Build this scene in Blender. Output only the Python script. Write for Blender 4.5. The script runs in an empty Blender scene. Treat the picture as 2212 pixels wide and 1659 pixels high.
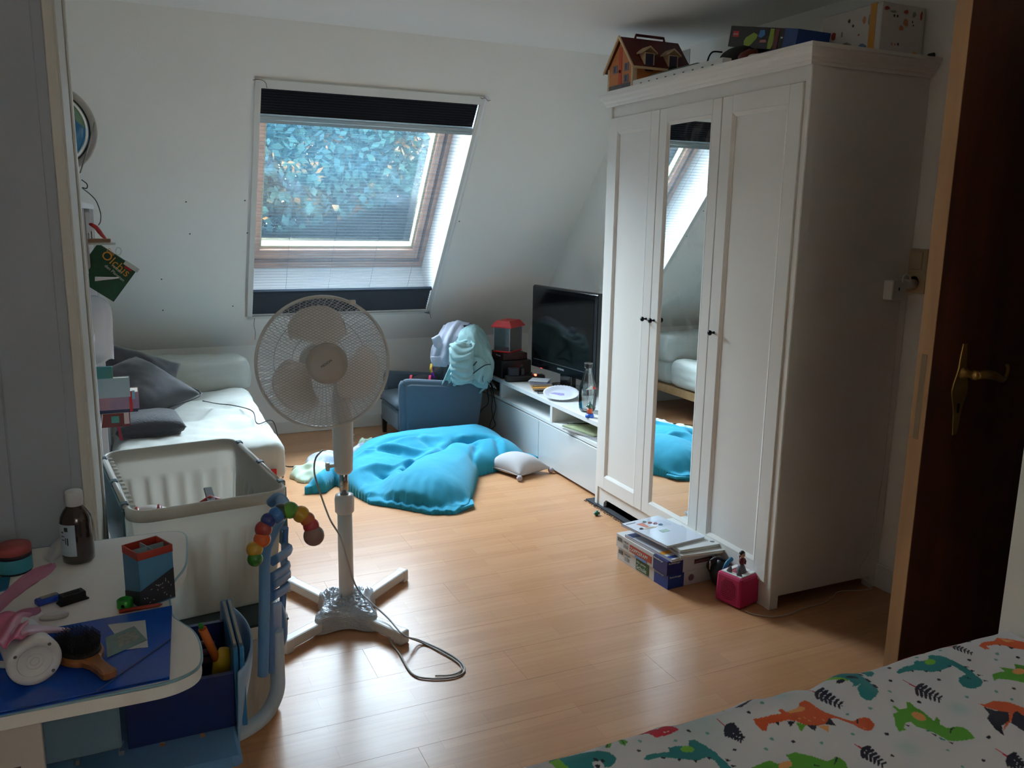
import bpy, bmesh, math, random
import numpy as np
from mathutils import Vector, Matrix, Euler, noise as mnoise

random.seed(7)
rng = np.random.default_rng(7)
SC = bpy.context.scene
COL = SC.collection
PI = math.pi

# ------------------------------------------------------------------ camera
CAM_H = 1.42
YAW, PITCH, ROLL, FPX = 0.429051, 0.194482, 0.01645, 1809.5
cy, sy, cp, sp = math.cos(YAW), math.sin(YAW), math.cos(PITCH), math.sin(PITCH)
FWD = Vector((sy*cp, cy*cp, -sp))
_r = Vector((cy, -sy, 0)); _u = _r.cross(FWD)
RGT = math.cos(ROLL)*_r + math.sin(ROLL)*_u
UPV = -math.sin(ROLL)*_r + math.cos(ROLL)*_u
cam_data = bpy.data.cameras.new('camera')
cam_data.sensor_width = 36.0
cam_data.lens = FPX/2212*36.0
cam_data.clip_start = 0.05
cam_data.clip_end = 200
cam = bpy.data.objects.new('camera', cam_data)
COL.objects.link(cam)
cam.matrix_world = Matrix(((RGT.x, UPV.x, -FWD.x, 0), (RGT.y, UPV.y, -FWD.y, 0), (RGT.z, UPV.z, -FWD.z, CAM_H), (0, 0, 0, 1)))
SC.camera = cam

def at(px, py, x=None, y=None, z=None):
    """point of the room seen at a pixel of the photograph, on the plane x=, y= or z="""
    d = FWD + (px-1106)/FPX*RGT - (py-829.5)/FPX*UPV
    o = Vector((0, 0, CAM_H))
    if x is not None: t = (x-o.x)/d.x
    elif y is not None: t = (y-o.y)/d.y
    else: t = (z-o.z)/d.z
    return o + t*d

# ------------------------------------------------------------------ world and exposure
wd = bpy.data.worlds.new('overcast_sky'); SC.world = wd
wd.use_nodes = True
nt = wd.node_tree; nt.nodes.clear()
wo = nt.nodes.new('ShaderNodeOutputWorld'); wb = nt.nodes.new('ShaderNodeBackground')
tc = nt.nodes.new('ShaderNodeTexCoord'); sx = nt.nodes.new('ShaderNodeSeparateXYZ'); cr = nt.nodes.new('ShaderNodeValToRGB')
nt.links.new(tc.outputs['Generated'], sx.inputs[0]); nt.links.new(sx.outputs['Z'], cr.inputs[0])
cr.color_ramp.elements[0].position = 0.0; cr.color_ramp.elements[0].color = (0.76, 0.82, 0.88, 1)
cr.color_ramp.elements[1].position = 0.9; cr.color_ramp.elements[1].color = (0.68, 0.80, 0.95, 1)
nt.links.new(cr.outputs[0], wb.inputs[0]); wb.inputs[1].default_value = 9.0
nt.links.new(wb.outputs[0], wo.inputs[0])
SC.view_settings.view_transform = 'Standard'
SC.view_settings.look = 'None'
SC.view_settings.gamma = 1.0
SC.view_settings.use_curve_mapping = False
SC.view_settings.exposure = 2.5
SC.cycles.max_bounces = 10
SC.cycles.diffuse_bounces = 6
SC.cycles.glossy_bounces = 4
SC.cycles.transmission_bounces = 6
SC.cycles.transparent_max_bounces = 16
SC.cycles.caustics_reflective = True
SC.cycles.caustics_refractive = False
SC.cycles.sample_clamp_indirect = 6.0
SC.cycles.use_denoising = True
try: SC.cycles.denoiser = 'OPENIMAGEDENOISE'
except Exception: pass

# ------------------------------------------------------------------ materials
def lin(c):
    c = c/255.0
    return c/12.92 if c <= 0.04045 else ((c+0.055)/1.055)**2.4
def rgb(r, g, b): return (lin(r), lin(g), lin(b), 1)

MATS = {}
def mat(name, col, rough=0.5, metal=0.0, spec=0.5, var=0.0, vs=8.0, bump=0.0, bs=60.0, coat=0.0, stretch=None, emit=0.0, sheen=0.0, col2=None, aniso=None, bdist=0.002):
    if name in MATS: return MATS[name]
    m = bpy.data.materials.new(name); m.use_nodes = True
    n = m.node_tree.nodes; L = m.node_tree.links
    b = n['Principled BSDF']
    b.inputs['Base Color'].default_value = col
    b.inputs['Roughness'].default_value = rough
    b.inputs['Metallic'].default_value = metal
    b.inputs['Specular IOR Level'].default_value = spec
    if coat: b.inputs['Coat Weight'].default_value = coat; b.inputs['Coat Roughness'].default_value = 0.15
    if sheen: b.inputs['Sheen Weight'].default_value = sheen
    if emit: b.inputs['Emission Color'].default_value = col; b.inputs['Emission Strength'].default_value = emit
    t = n.new('ShaderNodeTexCoord'); mp = n.new('ShaderNodeMapping')
    L.new(t.outputs['Object'], mp.inputs[0])
    if stretch: mp.inputs['Scale'].default_value = stretch
    nz = n.new('ShaderNodeTexNoise'); nz.inputs['Scale'].default_value = vs; nz.inputs['Detail'].default_value = 5
    L.new(mp.outputs[0], nz.inputs[0])
    v = max(var, 0.02)
    mx = n.new('ShaderNodeMix'); mx.data_type = 'RGBA'
    c2 = col2 if col2 else tuple(c*(1-v) for c in col[:3])+(1,)
    mx.inputs[6].default_value = tuple(min(1, c*(1+v*0.4)) for c in col[:3])+(1,)
    mx.inputs[7].default_value = c2
    L.new(nz.outputs['Fac'], mx.inputs[0]); L.new(mx.outputs[2], b.inputs['Base Color'])
    if bump:
        nb = n.new('ShaderNodeTexNoise'); nb.inputs['Scale'].default_value = bs; nb.inputs['Detail'].default_value = 4
        L.new(mp.outputs[0], nb.inputs[0])
        bp = n.new('ShaderNodeBump'); bp.inputs['Strength'].default_value = bump; bp.inputs['Distance'].default_value = bdist
        L.new(nb.outputs['Fac'], bp.inputs['Height']); L.new(bp.outputs[0], b.inputs['Normal'])
    MATS[name] = m
    return m

def glassy(name, col, fac=0.15, rough=0.05):
    """clear pane: lets light straight through, mirrors a little"""
    if name in MATS: return MATS[name]
    m = bpy.data.materials.new(name); m.use_nodes = True
    n = m.node_tree.nodes; L = m.node_tree.links; n.clear()
    o = n.new('ShaderNodeOutputMaterial'); tr = n.new('ShaderNodeBsdfTransparent'); g = n.new('ShaderNodeBsdfGlossy')
    tr.inputs[0].default_value = col; g.inputs['Roughness'].default_value = rough
    fr = n.new('ShaderNodeFresnel'); fr.inputs[0].default_value = 1.5
    ad = n.new('ShaderNodeMath'); ad.operation = 'MULTIPLY_ADD'; ad.inputs[1].default_value = 1.0; ad.inputs[2].default_value = fac*0.2
    mx = n.new('ShaderNodeMixShader'); L.new(fr.outputs[0], ad.inputs[0]); L.new(ad.outputs[0], mx.inputs[0])
    L.new(tr.outputs[0], mx.inputs[1]); L.new(g.outputs[0], mx.inputs[2]); L.new(mx.outputs[0], o.inputs[0])
    MATS[name] = m
    return m

def sheer(name, tcol, see, dcol=None, back=0.5):
    """thin cloth or milky plastic: part see-through, part translucent, part diffuse"""
    if name in MATS: return MATS[name]
    m = bpy.data.materials.new(name); m.use_nodes = True
    n = m.node_tree.nodes; L = m.node_tree.links; n.clear()
    o = n.new('ShaderNodeOutputMaterial'); tr = n.new('ShaderNodeBsdfTransparent')
    tl = n.new('ShaderNodeBsdfTranslucent'); df = n.new('ShaderNodeBsdfDiffuse')
    tl.inputs[0].default_value = tcol; df.inputs[0].default_value = dcol or tcol
    t = n.new('ShaderNodeTexCoord'); nz = n.new('ShaderNodeTexNoise'); nz.inputs['Scale'].default_value = 400
    L.new(t.outputs['Object'], nz.inputs[0])
    a = n.new('ShaderNodeMixShader'); a.inputs[0].default_value = back
    L.new(tl.outputs[0], a.inputs[1]); L.new(df.outputs[0], a.inputs[2])
    mr = n.new('ShaderNodeMapRange'); mr.inputs['To Min'].default_value = max(0, see-0.04); mr.inputs['To Max'].default_value = min(1, see+0.04)
    L.new(nz.outputs['Fac'], mr.inputs[0])
    b = n.new('ShaderNodeMixShader'); L.new(mr.outputs[0], b.inputs[0])
    L.new(a.outputs[0], b.inputs[1]); L.new(tr.outputs[0], b.inputs[2]); L.new(b.outputs[0], o.inputs[0])
    MATS[name] = m
    return m

def wood(name, c1, c2, rough=0.4, scale=(1, 18, 18), bands=3.0, coat=0.0, spec=0.5):
    if name in MATS: return MATS[name]
    m = bpy.data.materials.new(name); m.use_nodes = True
    n = m.node_tree.nodes; L = m.node_tree.links; b = n['Principled BSDF']
    t = n.new('ShaderNodeTexCoord'); mp = n.new('ShaderNodeMapping'); mp.inputs['Scale'].default_value = scale
    L.new(t.outputs['Object'], mp.inputs[0])
    nz = n.new('ShaderNodeTexNoise'); nz.inputs['Scale'].default_value = bands; nz.inputs['Detail'].default_value = 6; nz.inputs['Distortion'].default_value = 0.6
    L.new(mp.outputs[0], nz.inputs[0])
    r = n.new('ShaderNodeValToRGB'); r.color_ramp.elements[0].position = 0.3; r.color_ramp.elements[1].position = 0.72
    r.color_ramp.elements[0].color = c1; r.color_ramp.elements[1].color = c2
    L.new(nz.outputs['Fac'], r.inputs[0]); L.new(r.outputs[0], b.inputs['Base Color'])
    b.inputs['Roughness'].default_value = rough; b.inputs['Specular IOR Level'].default_value = spec
    if coat: b.inputs['Coat Weight'].default_value = coat
    MATS[name] = m
    return m

# ------------------------------------------------------------------ mesh helpers
I4 = Matrix.Identity(4)
def frame(loc, rz=0, rx=0, ry=0):
    return Matrix.Translation(Vector(loc)) @ Euler((rx, ry, rz)).to_matrix().to_4x4()

class G:
    """collects shapes into one mesh"""
    def __init__(s, M=None): s.bm = bmesh.new(); s.M = M or I4
    def _add(s, verts, faces, smooth=False):
        vs = [s.bm.verts.new(s.M @ Vector(v)) for v in verts]
        for f in faces:
            try:
                fc = s.bm.faces.new([vs[i] for i in f]); fc.smooth = smooth
            except ValueError: pass
        return s
    def box(s, a, b, bev=0.0, M=None):
        """box between two corners; bev = rounded edges"""
        x0, x1 = sorted((a[0], b[0])); y0, y1 = sorted((a[1], b[1])); z0, z1 = sorted((a[2], b[2]))
        t = bmesh.new()
        v = [t.verts.new(p) for p in ((x0,y0,z0),(x1,y0,z0),(x1,y1,z0),(x0,y1,z0),(x0,y0,z1),(x1,y0,z1),(x1,y1,z1),(x0,y1,z1))]
        for f in ((0,3,2,1),(4,5,6,7),(0,1,5,4),(1,2,6,5),(2,3,7,6),(3,0,4,7)): t.faces.new([v[i] for i in f])
        if bev > 0:
            bev = min(bev, (x1-x0)*0.49, (y1-y0)*0.49, (z1-z0)*0.49)
            bmesh.ops.bevel(t, geom=list(t.edges), offset=bev, segments=2 if bev > 0.004 else 1, affect='EDGES', profile=0.5)
        s._merge(t, M)
        return s
    def _merge(s, t, M=None, smooth=None):
        MM = s.M @ M if M is not None else s.M
        mp = {}
        for v in t.verts: mp[v] = s.bm.verts.new(MM @ v.co)
        for f in t.faces:
            try:
                n = s.bm.faces.new([mp[v] for v in f.verts]); n.smooth = f.smooth if smooth is None else smooth
            except ValueError: pass
        t.free()
    def quad(s, *p): return s._add(p, [tuple(range(len(p)))])
    def lathe(s, prof, seg=24, M=None, cap=True, smooth=True):
        """prof = [(r,z)...] turned round the z axis"""
        t = bmesh.new(); rings = []
        for r, z in prof:
            if r < 1e-6: rings.append([t.verts.new((0, 0, z))])
            else: rings.append([t.verts.new((r*math.cos(2*PI*k/seg), r*math.sin(2*PI*k/seg), z)) for k in range(seg)])
        for a, b in zip(rings, rings[1:]):
            for k in range(seg):
                k2 = (k+1) % seg
                if len(a) == 1 and len(b) == 1: continue
                if len(a) == 1: f = [a[0], b[k2], b[k]]
                elif len(b) == 1: f = [a[k], a[k2], b[0]]
                else: f = [a[k], a[k2], b[k2], b[k]]
                try: fc = t.faces.new(f); fc.smooth = smooth
                except ValueError: pass
        if cap:
            if len(rings[0]) > 1: t.faces.new(list(reversed(rings[0])))
            if len(rings[-1]) > 1: t.faces.new(rings[-1])
        s._merge(t, M)
        return s
    def cyl(s, a, b, r, seg=16, r2=None, cap=True):
        a, b = Vector(a), Vector(b); d = b-a
        M = Matrix.Translation(a) @ d.to_track_quat('Z', 'Y').to_matrix().to_4x4()
        return s.lathe([(r, 0), (r if r2 is None else r2, d.length)], seg, M, cap)
    def tube(s, pts, r, seg=8, closed=False, flat=None, cap=True):
        """round (or flattened) tube along points; r may be a list"""
        P = [Vector(p) for p in pts]; n = len(P)
        up = None; rings = []
        for i in range(n):
            if closed: d = P[(i+1) % n]-P[i-1]
            else: d = P[min(i+1, n-1)]-P[max(i-1, 0)]
            if d.length < 1e-9: d = Vector((0, 0, 1))
            d.normalize()
            if up is None:
                up = Vector((0, 0, 1)) if abs(d.z) < 0.9 else Vector((0, 1, 0))
            up = (up-d*up.dot(d))
            if up.length < 1e-6: up = d.orthogonal()
            up.normalize(); sd = d.cross(up)
            rr = r[i] if isinstance(r, (list, tuple)) else r
            ra, rb = (rr, rr) if flat is None else (rr, rr*flat)
            rings.append([s.bm.verts.new(s.M @ (P[i]+sd*ra*math.cos(2*PI*k/seg)+up*rb*math.sin(2*PI*k/seg))) for k in range(seg)])
        m = n if closed else n-1
        for i in range(m):
            a, b = rings[i], rings[(i+1) % n]
            for k in range(seg):
                k2 = (k+1) % seg
                f = s.bm.faces.new([a[k], a[k2], b[k2], b[k]]); f.smooth = True
        if cap and not closed:
            s.bm.faces.new(list(reversed(rings[0]))); s.bm.faces.new(rings[-1])
        return s
    def prism(s, poly, z0, z1, M=None, bev=0.0):
        """polygon (x,y) pulled from z0 to z1"""
        t = bmesh.new()
        lo = [t.verts.new((p[0], p[1], z0)) for p in poly]; hi = [t.verts.new((p[0], p[1], z1)) for p in poly]
        n = len(poly)
        t.faces.new(list(reversed(lo))); t.faces.new(hi)
        for i in range(n): t.faces.new([lo[i], lo[(i+1) % n], hi[(i+1) % n], hi[i]])
        if n > 6 and not bev: bmesh.ops.triangulate(t, faces=[f for f in t.faces if len(f.verts) > 4], ngon_method='EAR_CLIP')
        bmesh.ops.recalc_face_normals(t, faces=list(t.faces))
        if bev: bmesh.ops.bevel(t, geom=list(t.edges), offset=bev, segments=1, affect='EDGES')
        s._merge(t, M)
        return s
    def ball(s, c, r, seg=16, scl=(1, 1, 1), M=None):
        n = seg//2
        prof = [(abs(math.sin(PI*i/n))*r if 0 < i < n else 0, -math.cos(PI*i/n)*r) for i in range(n+1)]
        MM = Matrix.Translation(Vector(c)) @ Matrix.Diagonal((*scl, 1))
        if M is not None: MM = Matrix.Translation(Vector(c)) @ M @ Matrix.Diagonal((*scl, 1))
        return s.lathe(prof, seg, MM, cap=False)
    def grid(s, fn, nu, nv, smooth=True, closed_u=False):
        vs = [[s.bm.verts.new(s.M @ Vector(fn(i/(nu-1 if not closed_u else nu), j/(nv-1)))) for j in range(nv)] for i in range(nu)]
        for i in range(nu if closed_u else nu-1):
            for j in range(nv-1):
                i2 = (i+1) % nu
                f = s.bm.faces.new([vs[i][j], vs[i2][j], vs[i2][j+1], vs[i][j+1]]); f.smooth = smooth
        return s

def link(name, data, parent=None):
    o = bpy.data.objects.new(name, data); COL.objects.link(o)
    if parent is not None: o.parent = parent
    return o

def wmat(o):
    M = o.matrix_basis.copy()
    p = o.parent
    while p is not None: M = p.matrix_basis @ M; p = p.parent
    return M

def obj(name, g, m, parent=None, label=None, solid=0.0, kind=None, cat=None, group=None, recalc=True):
    """link collected geometry (given in world space) as ONE mesh object under its thing"""
    bm = g.bm
    if recalc: bmesh.ops.recalc_face_normals(bm, faces=list(bm.faces))
    if parent is not None:
        bm.transform(wmat(parent).inverted())
        o_loc = None
    else:
        xs = [v.co.x for v in bm.verts]; ys = [v.co.y for v in bm.verts]; zs = [v.co.z for v in bm.verts]
        o_loc = Vector(((min(xs)+max(xs))/2, (min(ys)+max(ys))/2, min(zs)))
        bm.transform(Matrix.Translation(-o_loc))
    me = bpy.data.meshes.new(name); bm.to_mesh(me); bm.free()
    ml = m if isinstance(m, (list, tuple)) else [m]
    for k in ml: me.materials.append(k)
    o = link(name, me, parent)
    if o_loc is not None: o.location = o_loc
    if solid:
        md = o.modifiers.new('thickness', 'SOLIDIFY'); md.thickness = solid; md.offset = 0
    if label: o['label'] = label
    if kind: o['kind'] = kind
    if cat: o['category'] = cat
    if group: o['group'] = group
    return o

def thing(name, label, cat, loc=(0, 0, 0), rz=0.0, group=None, rx=0.0, ry=0.0):
    o = bpy.data.objects.new(name, None); COL.objects.link(o)
    o.empty_display_size = 0.05
    o.location = loc; o.rotation_euler = (rx, ry, rz)
    o['label'] = label; o['category'] = cat
    if group: o['group'] = group
    return o

def struct(name, g, m, parent=None):
    o = obj(name, g, m, parent)
    if parent is None: o['kind'] = 'structure'
    return o

def text(name, s, size, M, m, parent, extrude=0.0006, label=None, align='LEFT', sx=1.0):
    """flat printed lettering standing on the xy plane of M (world)"""
    cu = bpy.data.curves.new(name, 'FONT'); cu.body = s; cu.size = size; cu.extrude = extrude; cu.align_x = align
    cu.resolution_u = 3
    t = bpy.data.objects.new('tmp', cu); COL.objects.link(t)
    dg = bpy.context.evaluated_depsgraph_get(); me = bpy.data.meshes.new_from_object(t.evaluated_get(dg))
    bpy.data.objects.remove(t)
    me.transform(wmat(parent).inverted() @ M @ Matrix.Diagonal((sx, 1, 1, 1)))
    me.materials.clear(); me.materials.append(m)
    me.name = name
    o = link(name, me, parent)
    if label: o['label'] = label
    return o

def xyplane(o, x, y):
    """matrix whose local x runs along x, y along y, at origin o"""
    x = Vector(x).normalized(); y = Vector(y); z = x.cross(y).normalized(); y = z.cross(x)
    return Matrix(((x.x, y.x, z.x, o[0]), (x.y, y.y, z.y, o[1]), (x.z, y.z, z.z, o[2]), (0, 0, 0, 1)))

def crom(pts, n):
    """smooth curve through points"""
    P = [Vector(p) for p in pts]; P = [2*P[0]-P[1]]+P+[2*P[-1]-P[-2]]; out = []
    for i in range(1, len(P)-2):
        for k in range(n):
            t = k/n; a, b, c, d = P[i-1:i+3]
            out.append(0.5*((2*b)+(c-a)*t+(2*a-5*b+4*c-d)*t*t+(3*b-a-3*c+d)*t**3))
    out.append(P[-2]); return out

def patch(ctrl, nu, nv, fold=None):
    """smooth cloth sheet through rows of control points; fold(u,v) pushes along the normal"""
    rows = [crom(r, nv) for r in ctrl]
    m = len(rows[0]); cols = [crom([r[j] for r in rows], nu) for j in range(m)]
    Mx = len(cols[0])
    P = [[cols[j][i] for j in range(m)] for i in range(Mx)]
    if fold:
        Q = [[p.copy() for p in r] for r in P]
        for i in range(Mx):
            for j in range(m):
                du = P[min(i+1, Mx-1)][j]-P[max(i-1, 0)][j]; dv = P[i][min(j+1, m-1)]-P[i][max(j-1, 0)]
                nrm = du.cross(dv)
                if nrm.length > 1e-9: nrm.normalize()
                Q[i][j] = P[i][j]+nrm*fold(i/(Mx-1), j/(m-1))
        P = Q
    g = G()
    vs = [[g.bm.verts.new(p) for p in r] for r in P]
    for i in range(Mx-1):
        for j in range(m-1):
            f = g.bm.faces.new([vs[i][j], vs[i+1][j], vs[i+1][j+1], vs[i][j+1]]); f.smooth = True
    return g

def fbm(x, y, z=0.0, o=4):
    return mnoise.fractal(Vector((x, y, z)), 1.0, 2.0, o)

def cushion(g, a, b, h, M, n=20, puff=0.5, corner=0.0, wr=0.0, base=0.0, p=2.6):
    """pillow a x b, total height h, in frame M (centre)"""
    def side(sg):
        def f(u, v):
            x = 2*u-1; y = 2*v-1
            e = (1-abs(x)**p)*(1-abs(y)**p); e = max(0, e)**puff
            k = 1-corner*(1-abs(x*y))*0.0
            px = x*a/2*(1-corner*(1-y*y)*0.0-corner*(y*y)*0.0); py = y*b/2
            # sides pulled in between the corners
            px *= 1-corner*(1-abs(y)**2)*abs(x)**4*1.0; py *= 1-corner*(1-abs(x)**2)*abs(y)**4*1.0
            z = sg*h/2*e
            if wr: z += wr*fbm(px*7+sg*3, py*7, 1.3)*e
            return M @ Vector((px, py, z+base))
        return f
    g.grid(side(1), n, n); g.grid(side(-1), n, n)
    bmesh.ops.remove_doubles(g.bm, verts=list(g.bm.verts), dist=0.0008)
    return g
# ------------------------------------------------------------------ materials of the room
M_wall = mat('white_wall_paint', rgb(243, 241, 235), 0.85, var=0.04, vs=2.5, bump=0.5, bs=220, bdist=0.0012)
M_ceil = mat('white_ceiling_paint', rgb(243, 241, 236), 0.9, var=0.03, vs=2)
M_trim = mat('white_trim_paint', rgb(226, 224, 216), 0.45, var=0.03)
M_white = mat('white_lacquer', rgb(226, 226, 222), 0.35, var=0.02)
M_black = mat('black_plastic', rgb(16, 16, 18), 0.4)
M_dark = mat('dark_void', rgb(10, 9, 9), 0.9)

# laminate floor: colour differs from board to board and strip to strip
def floor_mat():
    m = bpy.data.materials.new('beech_laminate'); m.use_nodes = True
    n = m.node_tree.nodes; L = m.node_tree.links; b = n['Principled BSDF']
    g = n.new('ShaderNodeNewGeometry'); mp = n.new('ShaderNodeMapping'); L.new(g.outputs['Position'], mp.inputs[0])
    br = n.new('ShaderNodeTexBrick'); br.offset = 0.37; br.inputs['Scale'].default_value = 1.0
    br.inputs['Brick Width'].default_value = 0.43; br.inputs['Row Height'].default_value = 0.0643
    br.inputs['Mortar Size'].default_value = 0.0006; br.inputs['Mortar Smooth'].default_value = 0.3; br.inputs['Bias'].default_value = 0.0
    br.inputs['Color1'].default_value = rgb(203, 152, 111); br.inputs['Color2'].default_value = rgb(195, 143, 102); br.inputs['Mortar'].default_value = rgb(180, 128, 88)
    L.new(mp.outputs[0], br.inputs[0])
    m2 = n.new('ShaderNodeMapping'); m2.inputs['Scale'].default_value = (3, 60, 60); L.new(g.outputs['Position'], m2.inputs[0])
    nz = n.new('ShaderNodeTexNoise'); nz.inputs['Scale'].default_value = 1.0; nz.inputs['Detail'].default_value = 6; L.new(m2.outputs[0], nz.inputs[0])
    mx = n.new('ShaderNodeMix'); mx.data_type = 'RGBA'; mx.blend_type = 'MULTIPLY'; mx.inputs[0].default_value = 0.55
    rp = n.new('ShaderNodeValToRGB'); rp.color_ramp.elements[0].position = 0.3; rp.color_ramp.elements[1].position = 0.7
    rp.color_ramp.elements[0].color = (0.86, 0.80, 0.74, 1); rp.color_ramp.elements[1].color = (1.05, 1.03, 1.0, 1)
    L.new(nz.outputs['Fac'], rp.inputs[0]); L.new(br.outputs['Color'], mx.inputs[6]); L.new(rp.outputs[0], mx.inputs[7])
    oi = n.new('ShaderNodeObjectInfo'); mr = n.new('ShaderNodeMapRange'); mr.inputs['To Min'].default_value = 0.97; mr.inputs['To Max'].default_value = 1.02
    L.new(oi.outputs['Random'], mr.inputs[0])
    m3 = n.new('ShaderNodeMix'); m3.data_type = 'RGBA'; m3.blend_type = 'MULTIPLY'; m3.inputs[0].default_value = 1.0
    L.new(mx.outputs[2], m3.inputs[6]); L.new(mr.outputs[0], m3.inputs[7]); L.new(m3.outputs[2], b.inputs['Base Color'])
    # worn satin seal: roughness wanders a little
    n4 = n.new('ShaderNodeTexNoise'); n4.inputs['Scale'].default_value = 6; n4.inputs['Detail'].default_value = 4; L.new(g.outputs['Position'], n4.inputs[0])
    r4 = n.new('ShaderNodeMapRange'); r4.inputs['To Min'].default_value = 0.27; r4.inputs['To Max'].default_value = 0.33; L.new(n4.outputs['Fac'], r4.inputs[0])
    L.new(r4.outputs[0], b.inputs['Roughness']); b.inputs['Specular IOR Level'].default_value = 0.36
    bp = n.new('ShaderNodeBump'); bp.inputs['Strength'].default_value = 0.05; bp.inputs['Distance'].default_value = 0.001
    L.new(nz.outputs['Fac'], bp.inputs['Height']); L.new(bp.outputs[0], b.inputs['Normal'])
    return m
M_floor = floor_mat()

# ------------------------------------------------------------------ room shell
XL, XR, YN, YK = -0.62, 2.65, -1.7, 5.52       # left wall, right wall, wall behind, knee wall
ZC, ZK, SL = 2.29, 0.60, 1.2                    # ceiling, top of knee wall, pitch of the roof slope
NN = math.hypot(SL, 1)
EA = Vector((0, -1/NN, SL/NN)); EN = Vector((0, SL/NN, 1/NN)); OS = Vector((0, YK, ZK))
def W(x, a, off=0.0):
    """point on the roof slope: x along the wall, a up the slope, off outwards; the window sits very slightly out of square"""
    return Vector((x-0.0255*(a-1.06), 0, 0))+OS+EA*a+EN*off
YC = YK-(ZC-ZK)/SL
LA = (ZC-ZK)/(SL/NN)

g = G(); g.box((XL-0.3, YN-0.1, -0.16), (XR+0.3, YK+0.1, -0.012)); floor = struct('floor', g, M_floor)
# floor boards
bw, bl = 0.193, 1.285
plank_me = {}
def plank(x0, x1, y0, y1):
    key = round(x1-x0, 3)
    if key not in plank_me:
        gg = G(); gg.box((0.0001, 0.0001, -0.012), (x1-x0-0.0001, bw-0.0001, 0.0), 0.0004)
        bmesh.ops.recalc_face_normals(gg.bm, faces=list(gg.bm.faces))
        me = bpy.data.meshes.new('plank'); gg.bm.to_mesh(me); gg.bm.free(); me.materials.append(M_floor); plank_me[key] = me
    o = link('plank', plank_me[key], floor)
    o.location = Vector((x0, y0, 0))-floor.location
yy = YN; r = 0
while yy < YK:
    x = XL-((r*0.43) % bl)
    while x < XR:
        a, b = max(x, XL), min(x+bl, XR)
        if b-a > 0.05: plank(a, b, yy, yy+bw)
        x += bl
    yy += bw; r += 1

g = G(); g.box((XL-0.2, YN-0.1, ZC), (XR+0.2, YC, ZC+0.12)); struct('ceiling', g, M_ceil)
g = G(); g.box((XL-0.3, YK, -0.02), (XR+0.3, YK+0.12, ZK+0.10)); wall_back = struct('wall_back', g, M_wall)
g = G(); g.prism([(YN-0.1, -0.02), (YK, -0.02), (YK, ZK), (YC, ZC+0.05), (YN-0.1, ZC+0.05)], 0, 0.1, xyplane((XL-0.1, 0, 0), (0, 1, 0), (0, 0, 1))); struct('wall_left', g, M_wall)
DY0, DY1, DZ = 1.44, 2.10, 2.02                 # door opening in the right wall
poly = [(YN-0.1, -0.02), (DY0, -0.02), (DY0, DZ), (DY1, DZ), (DY1, -0.02), (YK, -0.02), (YK, ZK), (YC, ZC+0.05), (YN-0.1, ZC+0.05)]
g = G(); g.prism(poly, 0, 0.1, xyplane((XR, 0, 0), (0, 1, 0), (0, 0, 1))); wall_right = struct('wall_right', g, M_wall)
g = G()     # wall behind, opened for a small added window that gives fill light
g.box((XL-0.1, YN-0.1, -0.02), (-0.10, YN, ZC+0.05)); g.box((0.90, YN-0.1, -0.02), (XR+0.1, YN, ZC+0.05)); g.box((-0.10, YN-0.1, -0.02), (0.90, YN, 0.95)); g.box((-0.10, YN-0.1, 1.95), (0.90, YN, ZC+0.05))
struct('wall_front', g, M_wall)
w2 = thing('added_fill_window', 'added window behind the camera, blind drawn, for fill light', 'window', (0.4, YN, 0.95)); del w2['label']; del w2['category']; w2['kind'] = 'structure'
g = G(); g.box((-0.10, YN-0.08, 0.95), (-0.04, YN-0.02, 1.95)); g.box((0.84, YN-0.08, 0.95), (0.90, YN-0.02, 1.95)); g.box((-0.04, YN-0.08, 0.95), (0.84, YN-0.02, 1.01)); g.box((-0.04, YN-0.08, 1.89), (0.84, YN-0.02, 1.95)); obj('window_frame', g, M_trim, w2)
g = G(); g.box((-0.04, YN-0.055, 1.01), (0.84, YN-0.05, 1.89)); obj('pane', g, glassy('window_glass', (0.93, 0.98, 0.99, 1)), w2)
g = G(); g.quad((-0.095, YN-0.012, 0.955), (0.895, YN-0.012, 0.955), (0.895, YN-0.012, 1.945), (-0.095, YN-0.012, 1.945)); obj('fill_window_blind', g, sheer('fill_blind_cloth', (0.25, 0.195, 0.145, 1), 0.0, (0.6, 0.54, 0.44, 1), 0.3), w2)  # cloth tint sets strength and warmth of the added fill light
pd2 = bpy.data.lights.new('sky_portal_rear', 'AREA'); pd2.shape = 'RECTANGLE'; pd2.size = 0.9; pd2.size_y = 0.9; pd2.cycles.is_portal = True
po2 = bpy.data.objects.new('sky_portal_rear', pd2); COL.objects.link(po2); po2.location = (0.4, YN-0.12, 1.45); po2.rotation_euler = (PI/2, 0, PI)
g = G(); g.box((1.84, YN, -0.005), (XR, 1.2, ZC+0.02)); struct('wall_near', g, M_wall)
# small landing behind the door opening
g = G()
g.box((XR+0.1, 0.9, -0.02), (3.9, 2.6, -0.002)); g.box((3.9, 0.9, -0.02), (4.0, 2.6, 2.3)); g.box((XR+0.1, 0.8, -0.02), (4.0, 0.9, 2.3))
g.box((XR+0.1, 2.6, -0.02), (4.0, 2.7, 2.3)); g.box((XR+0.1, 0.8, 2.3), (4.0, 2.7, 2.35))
struct('wall_landing', g, mat('landing_paint', rgb(150, 140, 125), 0.9))

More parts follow.
